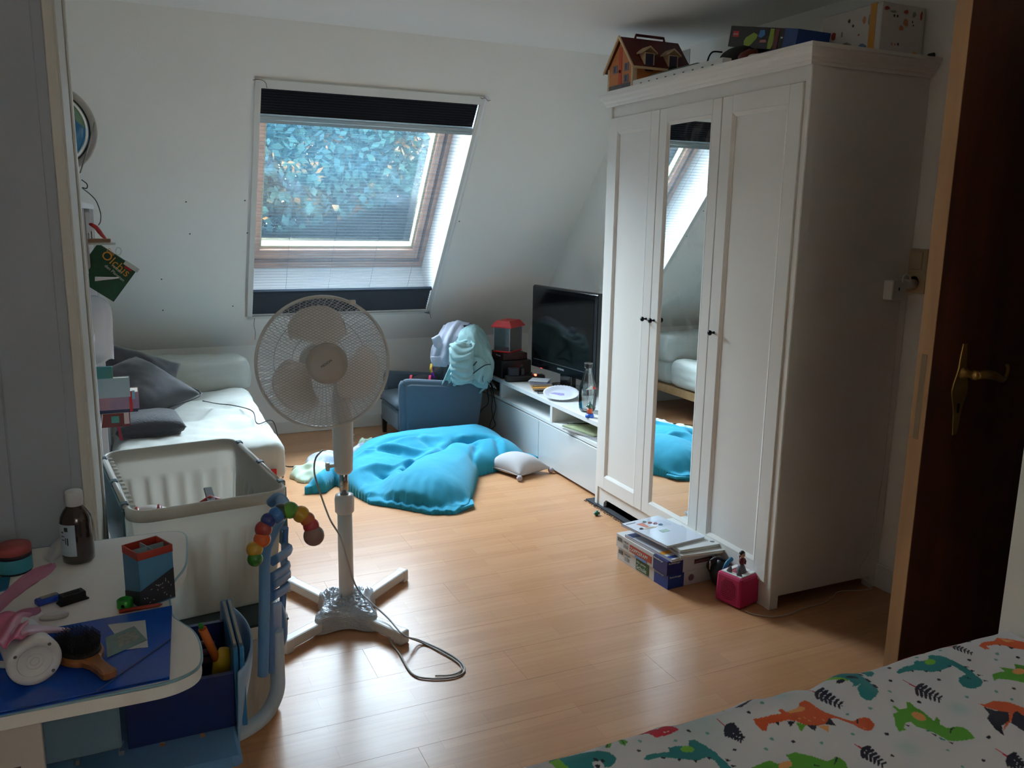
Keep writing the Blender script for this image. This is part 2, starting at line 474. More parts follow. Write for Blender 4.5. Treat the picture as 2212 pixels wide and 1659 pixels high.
# roof slope with the window opening
X0, X1, A0, A1, TH = 0.655, 1.785, 0.275, 1.895, 0.38
g = G()
def slab(c):
    lo = [W(x, a, 0) for x, a in c]; hi = [W(x, a, TH) for x, a in c]
    g._add(lo+hi, [(3, 2, 1, 0), (4, 5, 6, 7), (0, 1, 5, 4), (1, 2, 6, 5), (2, 3, 7, 6), (3, 0, 4, 7)])
slab([(XL-0.3, -0.02), (X0-0.03, -0.02), (X0-0.03, LA+0.1), (XL-0.3, LA+0.1)])
slab([(X1+0.04, -0.02), (XR+0.3, -0.02), (XR+0.3, LA+0.1), (X1+0.04, LA+0.1)])
slab([(X0-0.03, -0.02), (X1+0.04, -0.02), (X1+0.04, A0), (X0-0.03, A0)])
slab([(X0-0.03, A1), (X1+0.04, A1), (X1+0.04, LA+0.1), (X0-0.03, LA+0.1)])
wall_slope = struct('wall_slope', g, M_wall)
M_hole = mat('screw_hole_plug', rgb(70, 66, 62), 0.8)
for x, a in ((0.298, 1.146), (0.317, 0.928), (0.593, 1.164), (0.616, 0.938), (1.85, 1.043), (0.167, 0.592), (0.169, 0.342), (0.560, 0.361)):
    c = OS+Vector((x, 0, 0))+EA*a
    g = G(); g.cyl(c-EN*0.0012, c+EN*0.003, 0.0042, 8); obj('screw_hole', g, M_hole, wall_slope)

# baseboards
g = G(); g.box((XL, YK-0.014, 0.0), (XR, YK, 0.085), 0.003); struct('baseboard_back', g, M_trim)
g = G(); g.box((XR-0.014, 2.14, 0.0), (XR, YK-0.014, 0.10), 0.003); struct('baseboard_right', g, M_trim)

# ------------------------------------------------------------------ roof window
win = thing('window_1', 'roof window with brown wooden frame in the white slope', 'window', W(1.2, A0, 0)); del win['label']; del win['category']; win['kind'] = 'structure'
M_wdark = wood('stained_window_wood', rgb(112, 66, 46), rgb(160, 104, 76), 0.45, (2, 2, 30), 2)
M_wlite = wood('pale_window_wood', rgb(176, 122, 92), rgb(206, 154, 120), 0.4, (2, 2, 30), 2)
M_cream = mat('cream_window_gasket', rgb(196, 190, 150), 0.5)
M_rev = mat('white_window_lining', rgb(246, 246, 246), 0.5)
def wbox(gg, x0, x1, a0, a1, o0, o1):
    lo = [W(x, a, o0) for x, a in ((x0, a0), (x1, a0), (x1, a1), (x0, a1))]; hi = [W(x, a, o1) for x, a in ((x0, a0), (x1, a0), (x1, a1), (x0, a1))]
    gg._add(lo+hi, [(3, 2, 1, 0), (4, 5, 6, 7), (0, 1, 5, 4), (1, 2, 6, 5), (2, 3, 7, 6), (3, 0, 4, 7)])
WA0, WA1, D = 0.40, 1.80, 0.30
g = G()   # lining boards: upright sill board, level head board, two cheeks
E_ = 0.035
g._add([W(X0-E_, A0+0.001, 0.0), W(X1+E_, A0+0.001, 0.0), W(X1+E_, WA0, D+0.06), W(X0-E_, WA0, D+0.06), W(X0-E_, A0-0.02, 0.01), W(X1+E_, A0-0.02, 0.01), W(X1+E_, WA0-0.04, D+0.08), W(X0-E_, WA0-0.04, D+0.08)],
       [(0, 1, 2, 3), (7, 6, 5, 4), (0, 4, 5, 1), (1, 5, 6, 2), (2, 6, 7, 3), (3, 7, 4, 0)])
g._add([W(X0-E_, A1-0.001, 0.0), W(X1+E_, A1-0.001, 0.0), W(X1+E_, WA1-0.02, D+0.06), W(X0-E_, WA1-0.02, D+0.06), W(X0-E_, A1+0.02, 0.01), W(X1+E_, A1+0.02, 0.01), W(X1+E_, WA1+0.03, D+0.08), W(X0-E_, WA1+0.03, D+0.08)],
       [(3, 2, 1, 0), (4, 5, 6, 7), (0, 1, 5, 4), (1, 2, 6, 5), (2, 3, 7, 6), (3, 0, 4, 7)])
for xa, xb, xc in ((X0, X0-0.022, -0.03), (X1, X1+0.028, 0.03)):     # splayed cheeks
    sg = 1 if xc > 0 else -1
    g._add([W(xa, A0-0.01, 0.0), W(xa, A1+0.01, 0.0), W(xb, A1+0.01, D+0.08), W(xb, A0-0.01, D+0.08), W(xa+sg*0.044, A0-0.01, 0.0), W(xa+sg*0.044, A1+0.01, 0.0), W(xb+sg*0.02, A1+0.01, D+0.08), W(xb+sg*0.02, A0-0.01, D+0.08)],
           [(0, 1, 2, 3), (7, 6, 5, 4), (0, 4, 5, 1), (1, 5, 6, 2), (2, 6, 7, 3), (3, 7, 4, 0)])
obj('window_lining', g, M_rev, win)
def ring(gg, x0, x1, a0, a1, w, o0, o1, wb=None):
    wb = wb or w
    wbox(gg, x0, x1, a0, a0+wb, o0, o1); wbox(gg, x0, x1, a1-w, a1, o0, o1)
    wbox(gg, x0, x0+w, a0+wb, a1-w, o0, o1); wbox(gg, x1-w, x1, a0+wb, a1-w, o0, o1)
g = G(); ring(g, X0-0.016, X1+0.024, WA0-0.012, WA1+0.01, 0.030, D, D+0.10, 0.045); obj('window_frame', g, M_wlite, win)
g = G(); ring(g, X0+0.014, X1-0.006, WA0+0.033, WA1-0.02, 0.030, D+0.035, D+0.10, 0.05); obj('frame_rebate', g, M_wdark, win)
g = G(); ring(g, X0+0.040, X1-0.030, WA0+0.072, WA1-0.04, 0.036, D-0.005, D+0.09, 0.072); sash = obj('sash', g, M_wlite, win)
g = G(); ring(g, X0+0.074, X1-0.064, WA0+0.142, WA1-0.07, 0.014, D+0.02, D+0.08); obj('gasket', g, M_cream, sash)
g = G(); wbox(g, X0+0.08, X1-0.07, WA0+0.148, WA1-0.08, D+0.045, D+0.050); obj('pane', g, glassy('window_glass', (0.93, 0.98, 0.99, 1)), sash)
# skylight portal helps the renderer sample the sky through the window
pd = bpy.data.lights.new('sky_portal', 'AREA'); pd.shape = 'RECTANGLE'; pd.size = 1.1; pd.size_y = 1.4; pd.cycles.is_portal = True
po = bpy.data.objects.new('sky_portal', pd); COL.objects.link(po)
pc = W(1.22, 1.18, D+0.16)
po.matrix_world = Matrix(((1, EA.x, EN.x, pc.x), (0, EA.y, EN.y, pc.y), (0, EA.z, EN.z, pc.z), (0, 0, 0, 1)))

# pleated blind that fills the opening
bl_ = thing('pleated_blind', 'pleated roof window blind, sheer in the middle with black bands at top and bottom', 'blind', W(1.22, A0, 0))
M_alu = mat('grey_aluminium_rail', rgb(150, 160, 160), 0.4, 0.6)
M_bfr = mat('white_blind_frame', rgb(222, 222, 216), 0.5)
g = G(); 
wbox(g, X0-0.028, X0, A0-0.03, A1-0.01, -0.012, 0.0); wbox(g, X1, X1+0.02, A0-0.03, A1-0.04, -0.012, 0.0)
wbox(g, X0-0.028, X1+0.02, A1-0.043, A1+0.004, -0.014, 0.006)
wbox(g, X0-0.028, X1+0.02, A0-0.02, A0, -0.012, 0.0)
obj('frame', g, M_bfr, bl_)
def pleats(name, a0, a1, n, m, dep=0.009, solid=0):
    gg = G(); V = []
    for i in range(2*n+1):
        a = a0+(a1-a0)*i/(2*n); o = 0.006+(dep if i % 2 else 0)
        V.append((gg.bm.verts.new(W(X0+0.004, a, o)), gg.bm.verts.new(W(X1-0.004, a, o))))
    for p, q in zip(V, V[1:]): gg.bm.faces.new([p[0], p[1], q[1], q[0]])
    return obj(name, gg, m, bl_, recalc=False)
M_blk = mat('black_blackout_cloth', rgb(10, 14, 24), 0.9)
M_blk2 = sheer('charcoal_blackout_cloth', (0.007, 0.008, 0.010, 1), 0.0, rgb(84, 92, 102))
pleats('blackout_cloth', 1.700, 1.852, 10, M_blk, 0.004)
sh = pleats('sheer_cloth', 0.480, 1.652, 52, sheer('sheer_blue_white_cloth', (0.30, 0.42, 0.50, 1), 0.93, (0.3, 0.36, 0.4, 1), 0.3))
o = pleats('lower_blackout_cloth', A0+0.004, 0.466, 9, M_blk2, 0.010)
g = G()
for i in range(1, 52):
    a = 0.480+(1.652-0.480)*i/52
    g.tube([W(X0+0.006, a, 0.004), W(X1-0.006, a, 0.004)], 0.0007, 4)
obj('fold_line', g, mat('fold_edge_grey', rgb(120, 134, 142), 0.8), bl_)
g = G()
for x in (0.85, 1.11, 1.37, 1.62): g.tube([W(x, 0.48, 0.016), W(x, 1.65, 0.016)], 0.0007, 4)
obj('tension_cord', g, mat('cord_grey', rgb(110, 120, 126), 0.8), bl_)
for a in (1.664, 1.686):
    g = G(); wbox(g, X0+0.002, X1-0.002, a-0.009, a+0.009, -0.006, 0.016); obj('rail', g, M_alu, bl_)
g = G(); wbox(g, X0+0.002, X1-0.002, 0.464, 0.480, -0.004, 0.016); obj('rail', g, M_blk2, bl_)
M_thr = mat('loose_black_thread', rgb(22, 22, 24), 0.8)
for pts in ([(545, 169), (560, 168), (572, 174), (576, 186)], [(1036, 207), (1040, 210), (1046, 208), (1052, 214), (1058, 213)], [(549, 684), (548, 700), (551, 715), (550, 730)], [(916, 672), (926, 674), (930, 684)]):
    P = []
    for q in pts:
        d = at(*q, y=3.0)-Vector((0, 0, CAM_H)); o_ = Vector((0, 0, CAM_H)); t = ((OS-o_).dot(EN))/d.dot(EN); P.append(o_+d*t-EN*0.015)
    g = G(); g.tube(crom(P, 5), 0.0012, 5); obj('loose_thread', g, M_thr, bl_)

# ------------------------------------------------------------------ door and its casing
M_door = wood('dark_walnut_veneer', rgb(52, 22, 12), rgb(84, 40, 22), 0.32, (10, 10, 1.0), 1.6, spec=0.5)
M_dedge = wood('pale_wood_edge', rgb(176, 134, 92), rgb(200, 158, 112), 0.5, (10, 10, 1.0), 1.6)
g = G()
g.box((XR-0.02, DY1, 0), (XR+0.0, DY1+0.055, DZ+0.06), 0.003); g.box((XR-0.02, DY0-0.0, DZ), (XR+0.0, DY1, DZ+0.06), 0.003)
g.box((XR, DY1-0.03, 0), (XR+0.10, DY1, DZ)); g.box((XR, DY0, DZ-0.03), (XR+0.10, DY1-0.03, DZ)); g.box((XR, DY0, 0), (XR+0.10, DY0+0.0295, DZ-0.03))
struct('trim_1', g, wood('dark_red_casing', rgb(70, 26, 14), rgb(104, 44, 24), 0.4, (10, 10, 1), 1.6))
door = thing('door_1', 'dark brown wooden door', 'door', (XR-0.01, 1.45, 0)); del door['label']; del door['category']; door['kind'] = 'structure'
DX0 = at(2010, 800, y=1.45).x
g = G(); g.box((DX0+0.001, 1.45, 0.012), (XR-0.012, 1.49, 2.0), 0.001); obj('door_leaf', g, M_door, door)
g = G(); g.box((DX0-0.002, 1.449, 0.012), (DX0+0.001, 1.491, 2.0)); obj('edge_band', g, M_dedge, door)
M_brass = mat('aged_brass', rgb(170, 135, 75), 0.3, 0.9, var=0.3, vs=40)
M_steel = mat('worn_steel', rgb(160, 155, 145), 0.35, 0.9)
HX, HZ = at(2083, 806, y=1.44).x, at(2083, 806, y=1.44).z
g = G(); g.box((DX0-0.0032, 1.462, HZ-0.17), (DX0-0.0005, 1.478, HZ+0.05), 0.001); obj('latch_plate', g, mat('brassy_latch_steel', rgb(150, 128, 100), 0.4, 0.5), door)
ep = []
for i in range(40):
    t = 2*PI*i/40
    rr = 0.021*(1+0.28*math.cos(4*t)+0.12*math.cos(8*t))
    ep.append((rr*math.cos(t), 0.125*math.sin(t)*(1+0.06*math.cos(6*t))))
g = G(); g.prism(ep, 0, 0.004, xyplane((HX, 1.45, HZ-0.045), (1, 0, 0), (0, 0, 1)), 0.001); esc = obj('escutcheon', g, M_brass, door)
g = G(); g.ball((HX, 1.445, HZ-0.085), 0.0055, 10, (1, 0.35, 1)); g.box((HX-0.003, 1.4435, HZ-0.105), (HX+0.003, 1.446, HZ-0.085)); obj('keyhole', g, M_dark, esc)
g = G(); g.lathe([(0.016, 0), (0.016, 0.006), (0.010, 0.012), (0.009, 0.028), (0.013, 0.032), (0.013, 0.040), (0.009, 0.046), (0, 0.047)], 20, xyplane((HX, 1.446, HZ), (1, 0, 0), (0, 0, 1)))
hp = crom([(HX, 1.405, HZ), (HX+0.030, 1.398, HZ+0.002), (HX+0.060, 1.396, HZ-0.004), (HX+0.085, 1.397, HZ-0.014), (HX+0.102, 1.40, HZ-0.010), (HX+0.112, 1.402, HZ+0.008), (HX+0.106, 1.402, HZ+0.022)], 6)
rad = [0.011+0.002*math.sin(i/len(hp)*PI*2)-0.006*(i/len(hp)) for i in range(len(hp))]
g.tube(hp, rad, 12); obj('door_handle', g, M_brass, door)

# light switch over a socket, right of the wardrobe
sw = thing('switch_panel', 'beige light switch above a socket on the wall between wardrobe and door', 'light switch', (XR, 2.20, 1.15))
M_beige = mat('aged_beige_plastic', rgb(196, 172, 138), 0.4)
ya, yb = 2.172, 2.256
g = G(); g.box((XR-0.012, ya, 1.175), (XR+0.002, yb, 1.337), 0.003); obj('cover_plate', g, M_beige, sw)
g = G(); g.box((XR-0.018, ya+0.014, 1.262), (XR-0.011, yb-0.014, 1.326), 0.002); obj('rocker', g, M_beige, sw)
g = G(); g.lathe([(0.028, 0), (0.028, 0.004), (0.024, 0.004), (0.022, -0.006), (0, -0.006)], 24, xyplane((XR-0.012, (ya+yb)/2, 1.214), (0, -1, 0), (0, 0, 1))); obj('socket', g, M_beige, sw)
# ------------------------------------------------------------------ wardrobe
WX, WB, WY0, WY1 = 2.092, 2.645, 2.245, 3.535
wr = thing('wardrobe', 'large white three-door wardrobe with a mirror on its middle door', 'wardrobe', ((WX+WB)/2, (WY0+WY1)/2, 0))
M_ward = mat('white_wardrobe_paint', rgb(234, 230, 223), 0.55, var=0.02, bump=0.05, bs=90)
g = G()
g.box((WX+0.02, WY0, 0.05), (WB, WY0+0.02, 1.945)); g.box((WX+0.02, WY1-0.02, 0.05), (WB, WY1, 1.945))
g.box((WB-0.01, WY0+0.02, 0.10), (WB, WY1-0.02, 1.94)); g.box((WX+0.03, WY0+0.02, 0.09), (WB-0.01, WY1-0.02, 0.11)); g.box((WX+0.03, WY0+0.02, 1.90), (WB-0.01, WY1-0.02, 1.925))
obj('carcass', g, M_ward, wr)
g = G(); g.box((WX+0.002, WY0-0.004, 0.0), (WX+0.045, WY0+0.024, 1.945), 0.003); obj('corner_post', g, M_ward, wr)
g = G(); g.box((WX+0.002, WY1-0.024, 0.0), (WX+0.045, WY1+0.004, 1.945), 0.003); obj('corner_post', g, M_ward, wr)
for yy in (WY0+0.02, WY1-0.02):
    g = G(); g.box((WB-0.04, yy-0.02, 0), (WB, yy+0.02, 0.05), 0.003); obj('rear_foot', g, M_ward, wr)
g = G(); g.box((WX+0.012, WY0+0.024, 1.888), (WX+0.03, WY1-0.024, 1.945)); obj('top_rail', g, M_ward, wr)
# plinth with a low arch
ya, yb = WY0+0.024, WY1-0.024
pl = [(ya, 0.098), (ya, 0.0), (ya+0.05, 0.0), (ya+0.053, 0.03), (ya+0.075, 0.048), (yb-0.075, 0.048), (yb-0.053, 0.03), (yb-0.05, 0.0), (yb, 0.0), (yb, 0.098)]
g = G(); g.prism(pl, 0, 0.018, xyplane((WX+0.008, 0, 0), (0, 1, 0), (0, 0, 1))); obj('plinth', g, M_ward, wr)
# moulded cornice: profile swept round the front and both sides
prof = [(0.0, 1.935), (0.008, 1.935), (0.010, 1.945), (0.016, 1.948), (0.020, 1.958), (0.030, 1.966), (0.036, 1.976), (0.036, 1.985), (0.044, 1.987), (0.044, 1.998), (0.0, 1.998)]
g = G()
def ringpt(p, k):
    d, z = p
    return [(WB+0.0, WY0-d, z), (WX-d, WY0-d, z), (WX-d, WY1+d, z), (WB, WY1+d, z)][k]
n = len(prof)
for k in range(3):
    for i in range(n-1):
        g.quad(ringpt(prof[i], k), ringpt(prof[i], k+1), ringpt(prof[i+1], k+1), ringpt(prof[i+1], k))
for k in (0, 3): g._add([ringpt(p, k) for p in prof], [tuple(range(n))])
g.box((WX-0.001, WY0-0.001, 1.9379), (WB, WY1+0.001, 1.998))
obj('cornice', g, M_ward, wr)
M_knob = mat('gunmetal_knob', rgb(40, 44, 48), 0.25, 0.8)
M_mirror = bpy.data.materials.new('mirror_glass'); M_mirror.use_nodes = True
nd = M_mirror.node_tree.nodes; ln = M_mirror.node_tree.links; pb = nd['Principled BSDF']
pb.inputs['Base Color'].default_value = (0.88, 0.92, 0.91, 1); pb.inputs['Metallic'].default_value = 1.0; pb.inputs['Roughness'].default_value = 0.01
df_ = nd.new('ShaderNodeBsdfDiffuse'); df_.inputs[0].default_value = (0.8, 0.84, 0.86, 1)     # finger smears and dust
g_ = nd.new('ShaderNodeNewGeometry'); n_ = nd.new('ShaderNodeTexNoise'); n_.inputs['Scale'].default_value = 9; n_.inputs['Detail'].default_value = 7; n_.inputs['Distortion'].default_value = 1.2
ln.new(g_.outputs['Position'], n_.inputs[0])
r_ = nd.new('ShaderNodeMapRange'); r_.inputs['From Min'].default_value = 0.5; r_.inputs['From Max'].default_value = 0.75; r_.inputs['To Min'].default_value = 0.0; r_.inputs['To Max'].default_value = 0.16
ln.new(n_.outputs['Fac'], r_.inputs[0])
sz_ = nd.new('ShaderNodeSeparateXYZ'); ln.new(g_.outputs['Position'], sz_.inputs[0])
h_ = nd.new('ShaderNodeValToRGB'); ln.new(sz_.outputs['Z'], h_.inputs[0]); e_ = h_.color_ramp.elements
e_[0].position = 0.85; e_[0].color = (0, 0, 0, 1); e_[1].position = 1.0; e_[1].color = (1, 1, 1, 1)
ee = h_.color_ramp.elements.new(0.93); ee.color = (1, 1, 1, 1)
mm_ = nd.new('ShaderNodeMath'); mm_.operation = 'MULTIPLY'; ln.new(r_.outputs[0], mm_.inputs[0]); ln.new(h_.outputs[0], mm_.inputs[1])
ms_ = nd.new('ShaderNodeMixShader'); ln.new(mm_.outputs[0], ms_.inputs[0]); ln.new(pb.outputs[0], ms_.inputs[1]); ln.new(df_.outputs[0], ms_.inputs[2])
ln.new(ms_.outputs[0], nd['Material Output'].inputs[0])
doors = [(WY0+0.026, 2.691, 'right'), (2.695, 3.106, 'mid'), (3.110, WY1-0.026, 'left')]
DXf = WX-0.004
for y0, y1, kind in doors:
    z0, z1 = 0.103, 1.884
    if kind == 'right': z0 = 0.100
    g = G(); s = 0.062 if kind != 'mid' else 0.055
    # stiles and rails
    g.box((DXf, y0, z0), (DXf+0.018, y0+s, z1), 0.0015); g.box((DXf, y1-s, z0), (DXf+0.018, y1, z1), 0.0015)
    g.box((DXf, y0+s, z0), (DXf+0.018, y1-s, z0+s), 0.0); g.box((DXf, y0+s, z1-s), (DXf+0.018, y1-s, z1), 0.0)
    d = obj('door', g, M_ward, wr)
    if kind == 'mid':
        g = G(); g.box((DXf+0.008, y0+s-0.004, z0+s-0.004), (DXf+0.012, y1-s+0.004, z1-s+0.004)); obj('mirror', g, M_mirror, d, label='tall narrow mirror')
    else:
        g = G(); g.box((DXf+0.009, y0+s-0.004, z0+s-0.004), (DXf+0.014, y1-s+0.004, z1-s+0.004)); obj('panel', g, M_ward, d)
    # bead moulding round the panel
    g = G(); w = 0.007
    for q in range(2):
        o2 = q*w; x = DXf+0.001+q*0.004
        ring_ = [(y0+s+o2, z0+s+o2), (y1-s-o2, z0+s+o2), (y1-s-o2, z1-s-o2), (y0+s+o2, z1-s-o2)]
        ring2 = [(y0+s+o2+w, z0+s+o2+w), (y1-s-o2-w, z0+s+o2+w), (y1-s-o2-w, z1-s-o2-w), (y0+s+o2+w, z1-s-o2-w)]
        for i in range(4):
            j = (i+1) % 4
            g.quad((x, *ring_[i]), (x, *ring_[j]), (x+0.0035, *ring2[j]), (x+0.0035, *ring2[i]))
    obj('moulding', g, M_ward, d, solid=0.003)
    ky = {'right': y1-0.034, 'mid': y1-0.03, 'left': y0+0.028}[kind]
    for kk in ((ky,) if kind != 'mid' else (ky,)):
        g = G(); g.lathe([(0.006, 0), (0.004, 0.006), (0.004, 0.012), (0.009, 0.016), (0.011, 0.021), (0.009, 0.026), (0, 0.028)], 16, xyplane((DXf, kk, 0.993), (0, -1, 0), (0, 0, 1))); obj('knob', g, M_knob, d)
# fringed dark mat sticking out beneath it
mt = thing('floor_mat', 'dark grey fringed mat lying under the wardrobe', 'mat', (2.2, 3.2, 0))
M_mat = mat('charcoal_felt', rgb(64, 64, 68), 0.95, var=0.4, vs=60, bump=1.0, bs=300)
g = G(); g.box((2.083, 2.80, 0.0005), (2.62, 3.52, 0.006)); g.box((2.078, 3.50, 0.0005), (2.3, 3.60, 0.007)); obj('mat_body', g, M_mat, mt)
g = G()
for i in range(150):
    y = 2.80+i*0.0053; l = 0.012+0.014*random.random()
    g.tube([(2.085, y, 0.003), (2.085-l*0.6, y+random.uniform(-.004, .004), 0.006), (2.085-l, y+random.uniform(-.006, .006), 0.001)], 0.0011, 4)
f_ = obj('fringe', g, M_mat, mt, kind='stuff')

# ------------------------------------------------------------------ television bench
tb = thing('tv_bench', 'low glossy white television bench with open cubbies', 'tv bench', (2.36, 4.4, 0))
BX, BXb, BY0, BY1, BZ = 2.14, 2.60, 3.56, 5.34, 0.405
M_gloss = mat('glossy_white_front', rgb(206, 208, 206), 0.16, spec=0.5)
g = G(); g.box((BX, BY0, BZ-0.026), (BXb, BY1, BZ), 0.001); obj('top_board', g, M_white, tb)
g = G(); g.box((BX+0.004, BY0, 0.268), (BXb, BY1, 0.286)); obj('shelf', g, M_white, tb)
g = G(); g.box((BX+0.02, BY0, 0.02), (BXb, BY1, 0.038)); g.box((BX+0.05, BY0+0.03, 0.0), (BXb-0.03, BY1-0.03, 0.02)); obj('bottom_board', g, M_white, tb)
for y in (BY0+0.009, 4.140, 4.858, BY1-0.009):
    g = G(); g.box((BX+0.002, y-0.013, 0.286), (BXb, y+0.013, BZ-0.026)); obj('divider', g, M_white, tb)
for y in (BY0+0.009, 4.29, BY1-0.009):
    g = G(); g.box((BX+0.02, y-0.009, 0.038), (BXb, y+0.009, 0.268)); obj('side_panel', g, M_white, tb)
g = G(); g.box((BXb-0.006, BY0, 0.03), (BXb, BY1, 0.39)); obj('back_panel', g, M_white, tb)
for y0, y1 in ((3.562, 4.286), (4.290, 4.90), (4.904, 5.338)):
    g = G(); g.box((BX-0.001, y0, 0.018), (BX+0.017, y1, 0.262), 0.001); obj('door', g, M_gloss, tb)
g = G(); g.box((BX+0.06, 4.88, 0.29), (BXb-0.02, BY1-0.03, 0.345), 0.004); o = obj('media_box', g, M_black); o['label'] = 'flat black media box inside the far cubby of the television bench'; o['category'] = 'media box'

# television
tv = thing('television', 'black flat television standing on the white bench', 'television', (2.42, 4.4, BZ), rz=math.atan2(2.372-2.302, 4.745-4.055))
# local frame: x towards the wall, y along the screen (far end positive), z up
TM = Matrix.Translation((2.338, 4.398, BZ)) @ Matrix.Rotation(math.atan2(2.372-2.302, 4.745-4.055), 4, 'Z')
tv.matrix_basis = TM.copy()
tv.rotation_mode = 'XYZ'
M_tv = mat('piano_black', rgb(14, 15, 18), 0.12, spec=0.6); M_scr = mat('dark_screen', rgb(6, 7, 9), 0.08, spec=0.5)
hw = 0.348
prf = [(0.0, 0.10), (0.0, 0.605), (0.010, 0.615), (0.045, 0.612), (0.075, 0.58), (0.092, 0.50), (0.092, 0.20), (0.06, 0.13), (0.02, 0.10)]
g = G(TM); g.prism([(p[0], p[1]) for p in prf], -hw, hw, xyplane((0, 0, 0), (1, 0, 0), (0, 0, 1)), 0.003); obj('housing', g, M_tv, tv)
g = G(TM); g.box((-0.0015, -hw+0.035, 0.185), (0.001, hw-0.035, 0.578)); obj('screen', g, M_scr, tv)
g = G(TM); g.box((-0.003, -hw+0.03, 0.150), (0.001, hw-0.03, 0.154)); obj('trim_strip', g, mat('silver_strip', rgb(120, 122, 124), 0.3, 0.8), tv)
g = G(TM); g.box((-0.004, -hw+0.004, 0.10), (0.0, -hw+0.024, 0.60)); obj('side_trim', g, mat('dark_chrome', rgb(60, 66, 72), 0.12, 0.6), tv)
g = G(TM); g.lathe([(0.0, 0.0), (0.13, 0.0), (0.13, 0.006), (0.11, 0.014), (0.0, 0.016)], 40, Matrix.Translation((0.075, 0, 0.001)) @ Matrix.Diagonal((0.72, 1.6, 1, 1))); obj('stand_foot', g, M_tv, tv)
g = G(TM); g.box((0.03, -0.06, 0.012), (0.07, 0.06, 0.13), 0.006); obj('stand_neck', g, M_tv, tv)
M_silv = mat('silver_print', rgb(190, 194, 196), 0.4)
text('logo', 'SAMSUNG', 0.016, TM @ xyplane((-0.0012, 0.045, 0.124), (0, -1, 0), (0, 0, 1)), M_silv, tv)
# four white sticker squares on the near side
for i in range(2):
    for j in range(2):
        g = G(TM); g.box((0.048+i*0.012, -hw-0.0012, 0.452+j*0.022), (0.058+i*0.012, -hw+0.0002, 0.470+j*0.022)); obj('sticker', g, M_silv, tv)

# ------------------------------------------------------------------ futon (fold-out chair bed) under the slope
fu = thing('futon', 'white tufted fold-out futon under the roof slope', 'futon', (0.25, 4.6, 0))
M_fut = mat('cream_canvas', rgb(208, 208, 199), 0.9, var=0.05, vs=20, bump=0.3, bs=500)
M_futw = wood('pine_slat', rgb(190, 150, 104), rgb(208, 170, 124), 0.5, (1, 14, 14), 2)
FX0, FX1, FY0, FY1 = -0.12, 0.60, 3.76, 5.46
g = G()
for x in (FX0+0.04, FX1-0.04): g.box((x-0.02, FY0+0.06, 0.16), (x+0.02, FY1-0.02, 0.22), 0.003)
for i in range(14): g.box((FX0+0.06, FY0+0.08+i*0.118, 0.205), (FX1-0.06, FY0+0.14+i*0.118, 0.222))
obj('slatted_base', g, M_futw, fu)
for x in (FX0+0.05, FX1-0.05):
    for y in (FY0+0.16, 4.55, FY1-0.08):
        g = G(); g.box((x-0.022, y-0.022, 0), (x+0.022, y+0.022, 0.17), 0.003); obj('leg', g, M_futw, fu)
tufts = [(0.05, 4.15), (0.42, 4.15), (0.05, 4.60), (0.42, 4.60), (0.24, 4.38), (0.24, 4.85)]
def fut_top(u, v, zlo, zhi, x0, x1, y0, y1, R=0.07, sgn=1):
    pass
def mattress(name, x0, x1, y0, y1, z0, z1, tf, amp=0.012, R=0.065):
    """stuffed block: rounded box with sagging tufts"""
    gg = G(); nx, ny, nz = 34, 60, 8
    def surf(p):
        # p on unit cube surface -> rounded block
        c = Vector(((x0+x1)/2, (y0+y1)/2, (z0+z1)/2)); hx, hy, hz = (x1-x0)/2, (y1-y0)/2, (z1-z0)/2
        q = Vector((p[0]*hx, p[1]*hy, p[2]*hz)); inner = Vector((max(-hx+R, min(hx-R, q.x)), max(-hy+R, min(hy-R, q.y)), max(-hz+R*0.9, min(hz-R*0.9, q.z))))
        d = q-inner
        if d.length > 1e-6: q = inner+d.normalized()*R*(1.0 if p[2] > -0.9 else 0.9)
        w = c+q
        k = 0.0
        for tx, ty in tf: k += math.exp(-((w.x-tx)**2+(w.y-ty)**2)/0.006)
        top = max(0, p[2])
        w.z += top*(-0.030*k+amp*1.4*fbm(w.x*3.3, w.y*3.0, z1)+0.007*fbm(w.x*9, w.y*14, 3)-0.006*abs(fbm(w.x*5, w.y*16, 9)))
        w.x += 0.010*fbm(w.y*3, w.z*8, 2.0)*abs(p[0])**8; w.y += 0.012*fbm(w.x*3, w.z*8, 7.0)*abs(p[1])**8
        return w
    def face(fix, val, a, b, na, nb):
        def f(u, v):
            p = [0, 0, 0]; p[fix] = val; p[a] = 2*u-1; p[b] = 2*v-1
            return surf(p)
        gg.grid(f, na, nb)
    face(2, 1, 0, 1, nx, ny); face(2, -1, 0, 1, nx, ny); face(0, 1, 1, 2, ny, nz*2); face(0, -1, 1, 2, ny, nz*2); face(1, 1, 0, 2, nx, nz*2); face(1, -1, 0, 2, nx, nz*2)
    bmesh.ops.remove_doubles(gg.bm, verts=list(gg.bm.verts), dist=0.002)
    return obj(name, gg, M_fut, fu)
mattress('seat_cushion', FX0, FX1, FY0-0.02, 5.08, 0.222, 0.415, tufts)
mattress('seat_cushion', FX0+0.01, FX1+0.0, 5.075, FY1+0.03, 0.225, 0.41, [], 0.006)
mattress('back_cushion', FX0, FX1+0.02, 5.06, 5.40, 0.385, 0.585, [], 0.008, 0.06)
c = at(590, 1008, y=3.745)
g = G(); g.box((c.x-0.012, 3.726, 0.255), (c.x+0.012, 3.738, 0.300), 0.001); obj('fabric_tag', g, mat('red_label_cloth', rgb(206, 44, 40), 0.7), fu, label='small red fabric tag')

